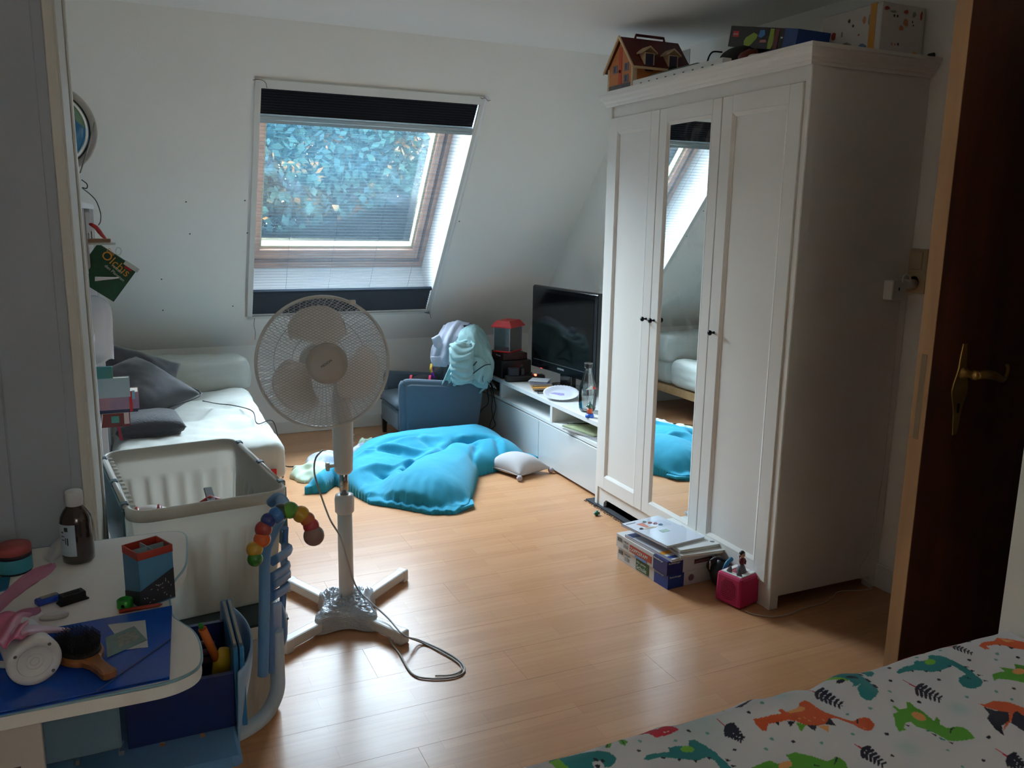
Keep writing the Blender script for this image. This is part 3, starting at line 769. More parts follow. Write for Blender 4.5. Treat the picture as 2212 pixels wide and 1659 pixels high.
# pillows
M_pil = mat('charcoal_velvet', rgb(62, 58, 62), 0.75, var=0.3, vs=8, sheen=0.6, bump=0.25, bs=260)
M_pilq = mat('charcoal_quilted_velvet', rgb(58, 56, 60), 0.8, var=0.2, vs=8, sheen=0.5, bump=1.0, bs=130, bdist=0.004)
t = thing('grey_pillow', 'large charcoal velvet pillow leaning with its point over the white futon', 'pillow', (0.08, 4.30, 0.42))
M = frame((-0.01, 4.45, 0.545), rx=math.radians(30)) @ Euler((0, math.radians(4), math.radians(42))).to_matrix().to_4x4()
g = G(); cushion(g, 0.44, 0.44, 0.20, M, 34, 0.5, 0.16, 0.012); obj('pillow_cover', g, M_pil, t)
g = G(); pp = [M @ Vector((x, y, 0)) for x, y in ((-0.218, -0.218), (0, -0.186), (0.218, -0.218), (0.186, 0), (0.218, 0.218), (0, 0.186), (-0.218, 0.218), (-0.186, 0))]
g.tube(crom(pp+[pp[0]], 6), 0.004, 6, cap=True); obj('piping', g, M_pil, t)
t = thing('small_pillow', 'flat charcoal pillow lying lowest on the futon', 'pillow', (0.04, 4.14, 0.41))
M = frame((0.035, 4.15, 0.458), rz=0.1)
g = G(); cushion(g, 0.30, 0.30, 0.11, M, 24, 0.36, 0.04, 0.006); obj('pillow_cover', g, M_pilq, t)
t = thing('back_pillow', 'crumpled grey velvet pillow tucked behind the large charcoal one', 'pillow', (-0.05, 4.80, 0.42))
M = frame((-0.02, 4.78, 0.53), rz=0.2, rx=math.radians(58), ry=math.radians(22))
g = G(); cushion(g, 0.46, 0.40, 0.16, M, 30, 0.45, 0.06, 0.03); obj('pillow_cover', g, M_pil, t)
# black cable over the futon
cp_ = [at(438, 866, z=0.50), at(470, 872, z=0.44), at(505, 876, z=0.43), at(545, 888, z=0.435), at(556, 915, z=0.42), Vector((0.622, 4.30, 0.385)), Vector((0.640, 4.24, 0.28)), Vector((0.645, 4.17, 0.12)), at(598, 1003, z=0.004), at(625, 1008, z=0.003), at(660, 1005, z=0.003), at(700, 1000, z=0.003), at(740, 983, z=0.003), at(765, 976, z=0.003), at(800, 975, z=0.003)]
g = G(); g.tube(crom(cp_, 8), 0.0028, 6); o = obj('black_cable', g, M_black); o['label'] = 'thin black cable running over the futon and across the floor to the beanbag'; o['category'] = 'cable'

# toys stored under the futon (seen in the mirror)
t = thing('plush_toy', 'yellow and black plush toy lying under the futon, seen in the mirror', 'plush toy', (0.35, 4.5, 0))
M_yel = mat('yellow_plush', rgb(206, 160, 40), 0.95, bump=0.6, bs=300)
g = G(); g.ball((0.36, 4.62, 0.075), 0.075, 18, (1, 1.5, 1)); obj('body', g, M_yel, t)
g = G(); g.ball((0.40, 4.45, 0.06), 0.055, 18); obj('head', g, M_black, t)
for dy in (-0.04, 0.04):
    g = G(); g.tube([(0.38, 4.62+dy*2, 0.05), (0.45, 4.62+dy*2.5, 0.025)], [0.03, 0.022], 10); obj('leg', g, M_yel, t)
t = thing('red_toy_box', 'flat red toy box lying on the floor under the futon', 'box', (0.35, 4.1, 0))
g = G(); g.box((0.20, 3.95, 0.0), (0.47, 4.32, 0.05), 0.006); obj('box_body', g, mat('red_toy_plastic', rgb(190, 36, 34), 0.4), t)
g = G(); g.box((0.22, 3.97, 0.05), (0.45, 4.30, 0.056), 0.002); obj('lid', g, mat('pale_toy_plastic', rgb(214, 206, 190), 0.4), t)

# ------------------------------------------------------------------ child's armchair
ac = thing('armchair', "small blue-grey children's wing armchair with clothes on its back", 'armchair', (1.78, 5.1, 0))
M_arm = mat('slate_blue_cloth', rgb(94, 108, 120), 0.92, var=0.08, vs=30, bump=0.4, bs=700, sheen=0.2)
M_leg = wood('dark_stained_leg', rgb(44, 34, 28), rgb(62, 48, 40), 0.4)
AX0, AX1, AY0, AY1 = 1.47, 2.09, 4.86, 5.36
for x, y in ((1.50, AY1-0.03), (1.52, AY0+0.05), (1.98, AY1-0.03), (1.98, AY0+0.05)):
    g = G(); g.lathe([(0.016, 0), (0.024, 0.115)], 4, frame((x, y, 0), rz=PI/4), smooth=False); obj('leg', g, M_leg, ac)
g = G(); g.box((AX0, AY0+0.055, 0.10), (AX1-0.08, AY1-0.055, 0.235), 0.018); obj('seat_base', g, M_arm, ac)
def seatf(sg):
    def f(u, v):
        x = 2*u-1; y = 2*v-1; e = max(0, (1-abs(x)**4)*(1-abs(y)**4))**0.4
        return (1.68+0.225*x*(1-0.03*abs(y)**4), (AY0+AY1)/2+0.215*y, 0.265+sg*0.048*e)
    return f
g = G(); g.grid(seatf(1), 22, 22); g.grid(seatf(-1), 22, 22); bmesh.ops.remove_doubles(g.bm, verts=list(g.bm.verts), dist=0.001); obj('seat_cushion', g, M_arm, ac)
g = G(); rr = [(AX0-0.012, AY0+0.06), (AX0-0.012, AY1-0.06)]
g.tube([(AX0-0.004, AY0+0.07, 0.242), (AX0-0.006, (AY0+AY1)/2, 0.245), (AX0-0.004, AY1-0.07, 0.242)], 0.004, 6); obj('piping', g, M_arm, ac)
def arm(y0, y1):
    pr = [(1.515, 0.085), (1.50, 0.385), (1.51, 0.408), (1.54, 0.415), (1.70, 0.398), (1.82, 0.386), (1.88, 0.392), (1.91, 0.42), (1.95, 0.50), (2.00, 0.54), (2.04, 0.53), (2.02, 0.30), (1.99, 0.085)]
    gg = G(); gg.prism(pr, 0, y1-y0, xyplane((0, y1, 0), (1, 0, 0), (0, 0, 1)), 0.012); return gg
ar = obj('armrest', arm(AY0, AY0+0.06), M_arm, ac); obj('armrest', arm(AY1-0.06, AY1), M_arm, ac)
g = G(); pr = [(1.498, 0.10), (1.492, 0.385), (1.505, 0.415), (1.54, 0.423), (1.70, 0.406), (1.82, 0.394), (1.88, 0.400), (1.91, 0.43), (1.95, 0.52)]
g.tube(crom([(x, AY0+0.028, z-0.008) for x, z in pr], 4), 0.026, 10, flat=0.7); obj('arm_roll', g, M_arm, ar)
# rounded winged back
def backf(sg):
    def f(u, v):
        a = 2*u-1; z = 0.14+0.60*v
        w = 0.235*(1-0.06*v)*(1 if v < 0.8 else math.sqrt(max(0, 1-((v-0.8)/0.2)**2*0.9)))
        y = (AY0+AY1)/2+a*w; lean = 0.11*v
        wing = -0.17*abs(a)**3.2*min(1, v*1.2)*(1-0.45*v*v)
        th = 0.038*max(0, (1-abs(a)**8))**0.5*max(0, 1-v**10)**0.5
        return (1.945+lean*0.9+wing+sg*th, y, z)
    return f
g = G(); g.grid(backf(1), 26, 26); g.grid(backf(-1), 26, 26); bmesh.ops.remove_doubles(g.bm, verts=list(g.bm.verts), dist=0.001); obj('backrest', g, M_arm, ac)
# ------------------------------------------------------------------ teal beanbag lying collapsed on the floor
def inside(px, py, poly):
    n = len(poly); c = np.zeros(px.shape, bool); j = n-1
    for i in range(n):
        xi, yi = poly[i]; xj, yj = poly[j]
        c ^= ((yi > py) != (yj > py)) & (px < (xj-xi)*(py-yi)/(yj-yi+1e-12)+xi); j = i
    return c
def segd(px, py, a, b):
    ax, ay = a; bx, by = b; dx, dy = bx-ax, by-ay
    t = np.clip(((px-ax)*dx+(py-ay)*dy)/(dx*dx+dy*dy+1e-12), 0, 1)
    return np.hypot(px-ax-t*dx, py-ay-t*dy), t
def polyd(px, py, poly, closed=True):
    d = np.full(px.shape, 9.0)
    for i in range(len(poly)-(0 if closed else 1)):
        d = np.minimum(d, segd(px, py, poly[i], poly[(i+1) % len(poly)])[0])
    return d
def np_noise(X, Y, sc, seed, oct=3):
    r = np.random.default_rng(seed); out = np.zeros(X.shape); amp = 1.0
    for o in range(oct):
        n = 64; T = r.standard_normal((n, n))
        u = X*sc*2**o; v = Y*sc*2**o
        i = np.floor(u).astype(int); j = np.floor(v).astype(int); fu_ = u-i; fv = v-j
        fu_ = fu_*fu_*(3-2*fu_); fv = fv*fv*(3-2*fv)
        a = T[i % n, j % n]; b = T[(i+1) % n, j % n]; c = T[i % n, (j+1) % n]; d = T[(i+1) % n, (j+1) % n]
        out += amp*((a*(1-fu_)+b*fu_)*(1-fv)+(c*(1-fu_)+d*fu_)*fv); amp *= 0.5
    return out
def fl(px, py, z=0.0):
    p = at(px, py, z=z); return (p.x, p.y)

def heightfield(name, X, Y, Z, mask, m, parent=None, floor_z=0.001, skirt=True, **kw):
    nx, ny = X.shape; idx = -np.ones((nx, ny), int); k = 0; V = []
    for i in range(nx):
        for j in range(ny):
            if mask[i, j]: idx[i, j] = k; V.append((X[i, j], Y[i, j], Z[i, j])); k += 1
    F = []
    for i in range(nx-1):
        for j in range(ny-1):
            q = (idx[i, j], idx[i+1, j], idx[i+1, j+1], idx[i, j+1])
            if min(q) >= 0: F.append(q)
    me = bpy.data.meshes.new(name)
    if parent is not None:
        Mi = wmat(parent).inverted(); V = [tuple(Mi @ Vector(v)) for v in V]
    me.from_pydata(V, [], F); me.update()
    bm = bmesh.new(); bm.from_mesh(me)
    if skirt:
        be = [e for e in bm.edges if e.is_boundary]
        r = bmesh.ops.extrude_edge_only(bm, edges=be)
        zz = floor_z if parent is None else (wmat(parent).inverted() @ Vector((0, 0, floor_z))).z
        for v in r['geom']:
            if isinstance(v, bmesh.types.BMVert): v.co.z = zz
    bmesh.ops.recalc_face_normals(bm, faces=list(bm.faces))
    if sum(f.normal.z for f in bm.faces) < 0: bmesh.ops.reverse_faces(bm, faces=list(bm.faces))
    for f in bm.faces: f.smooth = True
    bm.to_mesh(me); bm.free(); me.materials.append(m)
    o = link(name, me, parent)
    return o

M_teal = mat('teal_cotton', rgb(28, 152, 182), 0.88, var=0.10, vs=5, bump=0.35, bs=900, sheen=0.15)
bb = thing('beanbag', 'large teal beanbag lying collapsed and creased on the floor', 'beanbag', (1.45, 4.25, 0))
out = [fl(653, 1069), fl(705, 1066), fl(725, 1050), fl(797, 1090), fl(860, 1100), fl(928, 1113), fl(985, 1113), fl(1014, 1100), fl(1026, 1060), fl(1034, 1030), fl(1080, 1018), fl(1130, 1012), fl(1166, 1000),
       (2.06, 4.50), (2.08, 4.72), (1.98, 4.86), (1.82, 4.84), (1.62, 4.845), (1.45, 4.84), (1.28, 4.80), (1.16, 4.72), (1.08, 4.60), (1.00, 4.47), (0.93, 4.42), (0.84, 4.36)]
hx = np.arange(0.70, 2.16, 0.0075); hy = np.arange(3.60, 5.02, 0.0075)
X, Y = np.meshgrid(hx, hy, indexing='ij')
mask = inside(X, Y, out)
de = polyd(X, Y, out)
Z = np.zeros(X.shape)
def lobe(a, b, w, h, e=2.0):
    d, t = segd(X, Y, a, b); return h*np.clip(1-(d/w)**e, 0, 1)**0.62
L1 = lobe((1.33, 3.95), (1.62, 4.26), 0.25, 0.215, 2.2)                 # plump front lobe
L2 = lobe((1.28, 4.62), (1.80, 4.64), 0.30, 0.235, 2.2)       # back dome
L3 = lobe((1.88, 4.36), (1.97, 4.60), 0.19, 0.205)            # right lobe
L4 = lobe((1.02, 4.32), (1.28, 4.44), 0.24, 0.150, 2.0)       # slack left part
L5 = lobe((0.86, 4.25), (1.12, 4.50), 0.07, 0.115)            # turned-up flap along the left tip
L6 = lobe((1.06, 4.06), (1.24, 4.16), 0.13, 0.080)
k = 34.0
S = np.log(np.exp(k*L1)+np.exp(k*L2)+np.exp(k*L3)+np.exp(k*L4)+np.exp(k*L5)+np.exp(k*L6)+np.exp(k*0.028))/k-np.log(7)/k*0.4
# creases (valleys) and folds (ridges): polyline, depth, width
def crease(pts, d, w, taper=True):
    global S
    n = len(pts)-1
    best = np.full(X.shape, 9.0); tt = np.zeros(X.shape)
    for i in range(n):
        dd, t = segd(X, Y, pts[i], pts[i+1]); m_ = dd < best; best = np.where(m_, dd, best); tt = np.where(m_, (i+t)/n, tt)
    a = np.sin(PI*np.clip(tt, 0.03, 0.97))**0.5 if taper else 1.0
    S = S+1.7*d*a*np.exp(-(best/(w*1.15))**2)
z1 = 0.12
crease([fl(870, 1045, .06), fl(885, 1022, .08), fl(920, 1000, .1), fl(945, 985, .12), fl(962, 968, .13)], -0.050, 0.022)
crease([fl(962, 968, .13), fl(985, 958, .13), fl(1030, 955, .12), fl(1065, 950, .13)], -0.050, 0.020)
crease([fl(752, 1030, .03), fl(785, 1005, .06), fl(815, 992, .08), fl(870, 985, .1), fl(930, 982, .1)], 0.028, 0.016)
crease([fl(745, 1033, .02), fl(775, 1010, .04), fl(810, 1000, .06), fl(860, 996, .08)], -0.030, 0.016)
crease([fl(770, 1045, .03), fl(815, 1030, .05), fl(865, 1018, .08), fl(905, 1005, .1)], 0.022, 0.018)
crease([fl(815, 1045, .03), fl(850, 1040, .05), fl(880, 1035, .06)], -0.028, 0.016)
crease([fl(800, 995, .08), fl(840, 975, .1), fl(900, 960, .12), fl(960, 972, .13)], -0.016, 0.018)
crease([fl(850, 978, .1), fl(900, 965, .11), fl(955, 960, .12)], 0.014, 0.02)
crease([fl(1030, 960, .13), fl(1020, 985, .12), fl(1030, 1010, .08)], -0.045, 0.018)
crease([fl(1070, 945, .15), fl(1080, 965, .14), fl(1075, 990, .1)], -0.040, 0.016)
crease([fl(1088, 950, .15), fl(1098, 968, .14), fl(1090, 985, .12)], 0.030, 0.014)
crease([fl(1100, 975, .13), fl(1130, 972, .12), fl(1155, 980, .1)], -0.018, 0.012)
crease([fl(1040, 940, .16), fl(1000, 950, .14), fl(970, 962, .13)], 0.020, 0.018)
crease([fl(980, 1000, .15), fl(1010, 975, .15), fl(1030, 965, .14)], 0.012, 0.02)
# little gathers running back from the hem of the front lobe
hem = [fl(797, 1090), fl(860, 1102), fl(928, 1113), fl(985, 1113)]
dh = polyd(X, Y, hem, False)
gath = np.sin(118*(X*0.86-Y*0.30)+2.2*np_noise(X, Y, 5, 3))
S += 0.0052*gath*np.exp(-((dh-0.085)/0.05)**2)
S += 0.0035*np_noise(X, Y, 9, 11, 4)+0.006*np_noise(X, Y, 4, 5, 2)
left = np.clip((1.2-X)/0.3, 0, 1)
edge = 0.50*np.sqrt(np.clip(de, 0, 1))+0.010
Z = np.minimum(S, edge+0.0)
Sc = np.clip(S, 0.004, 1)
Z = Sc*edge/(Sc**3+edge**3)**(1/3)
Z = np.where(Z < 0.006, 0.006, Z)
# flat double hem along the front edge, stitched 3 cm in
hm = np.clip(1-dh/0.042, 0, 1)
Z = np.where(dh < 0.042, np.minimum(Z, 0.020+0.012*(1-hm)+0.004*gath), Z)
S_st = np.exp(-((dh-0.044)/0.004)**2); Z -= 0.006*S_st
Z = np.clip(Z, 0.004, 1)
cov = heightfield('cover', X, Y, Z, mask, M_teal, bb)
tip = fl(1005, 1105)
g = G(); g.prism([(tip[0]-0.03, tip[1]-0.012), (tip[0]+0.055, tip[1]+0.02), (tip[0]+0.075, tip[1]+0.085), (tip[0]+0.045, tip[1]+0.12), (tip[0]+0.0, tip[1]+0.03)], 0.012, 0.026, None, 0.003); obj('hem_corner', g, M_teal, bb)

# small pale cushion in front of it
t = thing('floor_cushion', 'small pale grey cushion with pompom corners on the floor by the beanbag', 'cushion', (1.95, 4.07, 0))
M_lin = mat('pale_grey_linen', rgb(184, 178, 176), 0.9, bump=0.4, bs=700)
cc = [Vector((*fl(1048, 1016), 0.018)), Vector((*fl(1122, 1040), 0.018)), Vector((*fl(1190, 1022), 0.018)), Vector((*fl(1105, 1003), 0.018))]
def cq(sg):
    def f(u, v):
        p = (cc[0]*(1-u)+cc[1]*u)*(1-v)+(cc[3]*(1-u)+cc[2]*u)*v
        e = max(0, (1-abs(2*u-1)**2.4)*(1-abs(2*v-1)**2.4))**0.55
        c0 = (cc[0]+cc[1]+cc[2]+cc[3])/4
        p = p+(c0-p)*0.13*(abs(2*u-1)**4*(1-(2*v-1)**2)+abs(2*v-1)**4*(1-(2*u-1)**2))
        return p+Vector((0, 0, 0.012+(0.085 if sg > 0 else -0.026)*e))
    return f
g = G(); g.grid(cq(1), 26, 26); g.grid(cq(-1), 26, 26); bmesh.ops.remove_doubles(g.bm, verts=list(g.bm.verts), dist=0.0008); obj('cushion_cover', g, M_lin, t)
for i, q in enumerate(cc):
    g = G(); g.ball((q.x, q.y, 0.018), 0.017, 12); obj('pompom', g, mat('mauve_pompom', rgb(176, 164, 166), 0.95, bump=1.0, bs=300), t)
g = G(); rim = []
for u, v in [(a/10, 0) for a in range(10)]+[(1, a/10) for a in range(10)]+[(1-a/10, 1) for a in range(10)]+[(0, 1-a/10) for a in range(10)]: rim.append(cq(1)(u, v))
g.tube(rim, 0.0022, 5, closed=True); obj('seam', g, M_lin, t)

# pale green and white clothes half under the beanbag
M_mint = mat('pale_green_cotton', rgb(206, 222, 196), 0.9, bump=0.3, bs=600); M_wht = mat('white_cotton_print', rgb(224, 228, 240), 0.9, var=0.08, vs=30, col2=rgb(196, 204, 226), bump=0.3, bs=600)
def crumple(name, c, ax, ay, h, rz, m, parent, seed, n=46):
    u = np.linspace(-1, 1, n); U, V = np.meshgrid(u, u, indexing='ij')
    r = np.sqrt(U**2+V**2); ang = np.arctan2(V, U)
    lim = 0.86+0.10*np.sin(3*ang+seed)+0.06*np.sin(7*ang+2*seed)
    msk = r < lim
    f = np.clip(1-(r/lim)**2, 0, 1)**0.5
    nz = np_noise(U+5, V+5, 2.6, seed, 2)
    zz = np.clip(h*f*(0.72+0.22*np.tanh(nz)), 0.002, None)
    cs, sn = math.cos(rz), math.sin(rz)
    XX = c[0]+cs*U*ax-sn*V*ay; YY = c[1]+sn*U*ax+cs*V*ay
    return heightfield(name, XX, YY, zz+c[2], msk, m, parent, floor_z=c[2])
p = fl(672, 1030, 0.0)
t = thing('clothes_heap', 'pale green and white children\'s clothes crumpled left of the beanbag', 'clothes', (p[0], p[1]+0.05, 0))
crumple('green_garment', (p[0]+0.02, p[1]+0.02, 0.001), 0.15, 0.17, 0.085, 0.5, M_mint, t, 4)
crumple('white_garment', (p[0]+0.10, p[1]+0.13, 0.001), 0.14, 0.13, 0.115, 0.2, M_wht, t, 9)
p2 = fl(757, 985, 0.0)
t = thing('green_garment', 'pale green printed garment lying behind the beanbag\'s left edge', 'clothes', (p2[0]+0.06, p2[1], 0))
crumple('cloth', (p2[0]+0.05, p2[1]-0.03, 0.001), 0.17, 0.075, 0.085, 0.85, M_wht, t, 6)
crumple('rolled_hem', (p2[0]+0.13, p2[1]+0.09, 0.001), 0.09, 0.06, 0.10, 0.5, M_mint, t, 13)

# ------------------------------------------------------------------ pedestal fan
M_fan = mat('white_fan_plastic', rgb(214, 212, 208), 0.35, var=0.02)
M_wire = mat('white_grille_wire', rgb(196, 196, 198), 0.4, 0.2)
M_blade = bpy.data.materials.new('milky_fan_blade'); M_blade.use_nodes = True
n = M_blade.node_tree.nodes; L = M_blade.node_tree.links; n.clear()
o_ = n.new('ShaderNodeOutputMaterial'); t1 = n.new('ShaderNodeBsdfTranslucent'); d1 = n.new('ShaderNodeBsdfPrincipled'); t1.inputs[0].default_value = rgb(240, 234, 228)
d1.inputs['Base Color'].default_value = rgb(232, 226, 220); d1.inputs['Roughness'].default_value = 0.3
m1 = n.new('ShaderNodeMixShader'); m1.inputs[0].default_value = 0.45; L.new(d1.outputs[0], m1.inputs[1]); L.new(t1.outputs[0], m1.inputs[2]); L.new(m1.outputs[0], o_.inputs[0])
M_chr = mat('chrome_tube', rgb(190, 186, 182), 0.12, 1.0)
fan = thing('pedestal_fan', 'white pedestal fan whose crossed feet are wrapped in silver tape', 'fan', (0.635, 2.78, 0))
FBX, FBY = 0.635, 2.78
# crossed foot bars
ends = [fl(624, 1272), fl(612, 1412), fl(872, 1252), fl(874, 1392)]
for e in ends:
    d = Vector((e[0]-FBX, e[1]-FBY, 0)); l = d.length; d.normalize()
    g = G(Matrix.Translation((FBX, FBY, 0)) @ Matrix.Rotation(math.atan2(d.y, d.x), 4, 'Z'))
    g.box((0.02, -0.020, 0.012), (l+0.0, 0.020, 0.048), 0.007)
    lg = obj('foot_bar', g, M_fan, fan)
    g = G(Matrix.Translation((FBX, FBY, 0)) @ Matrix.Rotation(math.atan2(d.y, d.x), 4, 'Z'))
    g.box((l-0.032, -0.022, 0.0), (l+0.003, 0.022, 0.049), 0.007); obj('end_cap', g, M_fan, lg)
# silver tape and foil wrapped round the cross
M_tape = mat('silver_duct_tape', rgb(196, 202, 210), 0.30, 0.6, var=0.25, vs=20, bump=1.0, bs=90, bdist=0.003, stretch=(1, 2.6, 2.6), spec=0.8)
def tapef(u, v):
    a = 2*PI*u
    d4 = min(abs((a-math.atan2(e[1]-FBY, e[0]-FBX)+PI) % (2*PI)-PI) for e in ends)
    R = 0.092+0.068*math.exp(-(d4/0.33)**2)
    r = R*v
    x, y = FBX+r*math.cos(a), FBY+r*math.sin(a)
    h = 0.068*(1-v)**0.8+0.052*min(1, (1-v)*14)+0.004
    wr = 0.005*fbm(x*14+4, y*26, 1.0)+0.005*abs(fbm(x*26, y*80, 3.0))+0.008*max(0, 1-3.2*abs(fbm(x*13+2, y*44+x*20, 5.0)))**1.5+0.005*max(0, 1-3*abs(fbm(x*60, y*22, 8.0)))
    return (x, y, max(0.006, h*0.86+wr*min(1, 3*(1-v)+0.15)))
g = G(); g.grid(tapef, 144, 40, closed_u=True); obj('tape_wrap', g, M_tape, fan)
# column
FT = at(722, 1085, y=2.77)
ztop = 0.455
g = G(); g.lathe([(0.0265, 0.045), (0.0255, ztop-0.0)], 28, frame((FBX, FBY, 0))); obj('column', g, M_fan, fan)
g = G(); g.lathe([(0.027, ztop-0.055), (0.033, ztop-0.048), (0.034, ztop-0.005), (0.031, ztop+0.012), (0.018, ztop+0.014)], 28, frame((FBX, FBY, 0))); cl = obj('clamp_collar', g, M_fan, fan)
g = G(); g.lathe([(0.0155, ztop-0.02), (0.0155, 0.60)], 20, frame((FBX, FBY, 0))); obj('chrome_tube', g, M_chr, fan)
g = G(); g.lathe([(0.024, 0.545), (0.031, 0.555), (0.034, 0.62), (0.036, 0.74), (0.034, 0.80), (0.028, 0.86), (0.020, 0.90), (0.0, 0.91)], 28, frame((FBX, FBY, 0))); body = obj('control_body', g, M_fan, fan)
g = G(); g.cyl((FBX-0.03, FBY-0.005, 0.577), (FBX-0.052, FBY-0.008, 0.577), 0.006, 10); g.lathe([(0.0, -0.004), (0.016, -0.004), (0.016, 0.006), (0.0, 0.006)], 6, xyplane((FBX-0.058, FBY-0.008, 0.577), (0, 1, 0), (0, 0, 1)), smooth=False); obj('clamp_knob', g, M_fan, body)
for zz in (0.668, 0.680, 0.650):
    g = G(); g.ball((FBX+0.036, FBY-0.004, zz), 0.004, 8); obj('speed_button', g, M_fan, body)
# head: turned a little to the camera's left
HC = at(700, 783, y=2.68)                     # centre of the cage
ax = (Vector((0, 0, CAM_H))-HC); ax.z = 0; ax.normalize()
ax = (Matrix.Rotation(math.radians(10), 3, 'Z') @ ax); ax.z = 0.10; ax.normalize()
side = Vector((0, 0, 1)).cross(ax).normalized(); upw = ax.cross(side)
HM = Matrix(((side.x, upw.x, ax.x, HC.x), (side.y, upw.y, ax.y, HC.y), (side.z, upw.z, ax.z, HC.z), (0, 0, 0, 1)))
R = 0.212
g = G(HM); g.tube([(R*math.cos(2*PI*k/72), R*math.sin(2*PI*k/72), 0) for k in range(72)], 0.0055, 8, closed=True); rim = obj('grille_rim', g, M_fan, fan)
def dome(r): return 0.058*(max(0, 1-(r/R)**2.6))**0.9
def line_dome(gg, ang, off, sgn, rad, n=26):
    h = math.sqrt(max(0, R*R-off*off)); c, s_ = math.cos(ang), math.sin(ang); pts = []
    for i in range(n+1):
        t = -h+2*h*i/n; x = c*t-s_*off; y = s_*t+c*off; r = math.hypot(x, y); pts.append((x, y, sgn*dome(r)))
    gg.tube(pts, rad, 3, cap=False)
g = G(HM)
for ang in (math.radians(28), math.radians(152)):
    kk = -R+0.0045
    while kk < R-0.003: line_dome(g, ang, kk, 1, 0.00095); kk += 0.0082
o = obj('front_grille', g, M_wire, fan, recalc=False); o['kind'] = 'stuff'
g = G(HM)
for k_ in range(60):
    a = 2*PI*k_/60; pts = []
    for i in range(10):
        r = 0.035+(R-0.035)*i/9; pts.append((r*math.cos(a+0.25*(1-i/9)), r*math.sin(a+0.25*(1-i/9)), -0.085*(max(0, 1-(r/R)**4))))
    g.tube(pts, 0.0010, 3, cap=False)
for r in (0.09, 0.15): g.tube([(r*math.cos(2*PI*k/48), r*math.sin(2*PI*k/48), -0.085*(1-(r/R)**4)) for k in range(48)], 0.0012, 4, closed=True)
o = obj('rear_grille', g, M_wire, fan, recalc=False); o['kind'] = 'stuff'
# badge disc in the middle of the front grille
g = G(HM); g.lathe([(0.0, 0.066), (0.05, 0.064), (0.064, 0.060), (0.066, 0.055), (0.0, 0.055)], 40, Matrix.Translation((0, 0, 0))); bd = obj('centre_disc', g, mat('grey_beige_plastic', rgb(186, 180, 174), 0.4), fan)
text('logo', 'MEDION', 0.0105, HM @ Matrix.Translation((-0.020, -0.013, 0.0672)) @ Matrix.Rotation(math.radians(32), 4, 'Z'), M_black, bd, sx=1.0)
# three broad blades
for b_ in range(3):
    a0 = math.radians(88+120*b_)
    g = G(HM)
    def bl(u, v):
        r = 0.035+0.150*u
        w = 0.30+1.02*math.sin(min(1, u*1.25)*PI*0.5)*(1-0.18*u)
        a = a0+(v-0.5)*w*1.30+0.32*u-0.10
        rr = r*(1-0.30*abs(2*v-1)**3*u*u)
        z = 0.004+0.030*(0.5-v)*(1-0.3*u)
        return (rr*math.cos(a), rr*math.sin(a), z)
    g.grid(bl, 16, 14); obj('blade', g, M_blade, fan, solid=0.002)
g = G(HM); g.lathe([(0.0, 0.03), (0.03, 0.026), (0.038, 0.01), (0.038, -0.02), (0.0, -0.02)], 24); obj('hub', g, M_fan, fan)
g = G(HM); g.lathe([(0.0, -0.17), (0.04, -0.165), (0.058, -0.14), (0.062, -0.10), (0.05, -0.07), (0.0, -0.068)], 28); g.cyl((0, -0.02, -0.12), tuple(HM.inverted() @ Vector((FBX, FBY+0.0, 0.89))), 0.03, 14, 0.02); obj('motor_housing', g, M_fan, fan)
g = G(HM)
for s_ in (0.9,):
    a = math.radians(62); g.box((R*math.cos(a)-0.01, R*math.sin(a)-0.004, -0.008), (R*math.cos(a)+0.01, R*math.sin(a)+0.012, 0.008), 0.002)
obj('grille_clip', g, M_fan, fan)
g = G(HM); g.tube([(0.0, -0.075-0.0, 0.052), (0.0, -0.10, 0.050)], 0.0001, 3)
# cord: from the body, down past the column, over the tape, looping on the floor
cp_ = [at(697, 972, y=2.77), at(682, 990, y=2.74), at(679, 1020, y=2.72), at(690, 1060, y=2.72), at(712, 1120, y=2.72), at(735, 1160, y=2.70), at(752, 1215, y=2.70), at(770, 1268, z=0.115), at(800, 1300, z=0.085), at(838, 1335, z=0.062), at(872, 1372, z=0.055), at(905, 1383, z=0.01), at(960, 1407, z=0.004), at(995, 1430, z=0.004), at(1003, 1450, z=0.004), at(980, 1463, z=0.004), at(930, 1466, z=0.004), at(890, 1455, z=0.004), at(862, 1410, z=0.004), at(848, 1392, z=0.004), at(838, 1370, z=0.006)]
g = G(); g.tube(crom(cp_, 7), 0.0031, 7); obj('power_cord', g, mat('pale_grey_cable', rgb(170, 168, 166), 0.5), fan)
# loose second strand
cp_ = [at(873, 1374, z=0.058), at(910, 1388, z=0.008), at(955, 1410, z=0.004), at(990, 1432, z=0.004), at(996, 1448, z=0.004), at(975, 1458, z=0.004), at(940, 1460, z=0.004)]
g = G(); g.tube(crom(cp_, 7), 0.0028, 7); obj('power_cord', g, mat('pale_grey_cable', rgb(170, 168, 166), 0.5), fan)

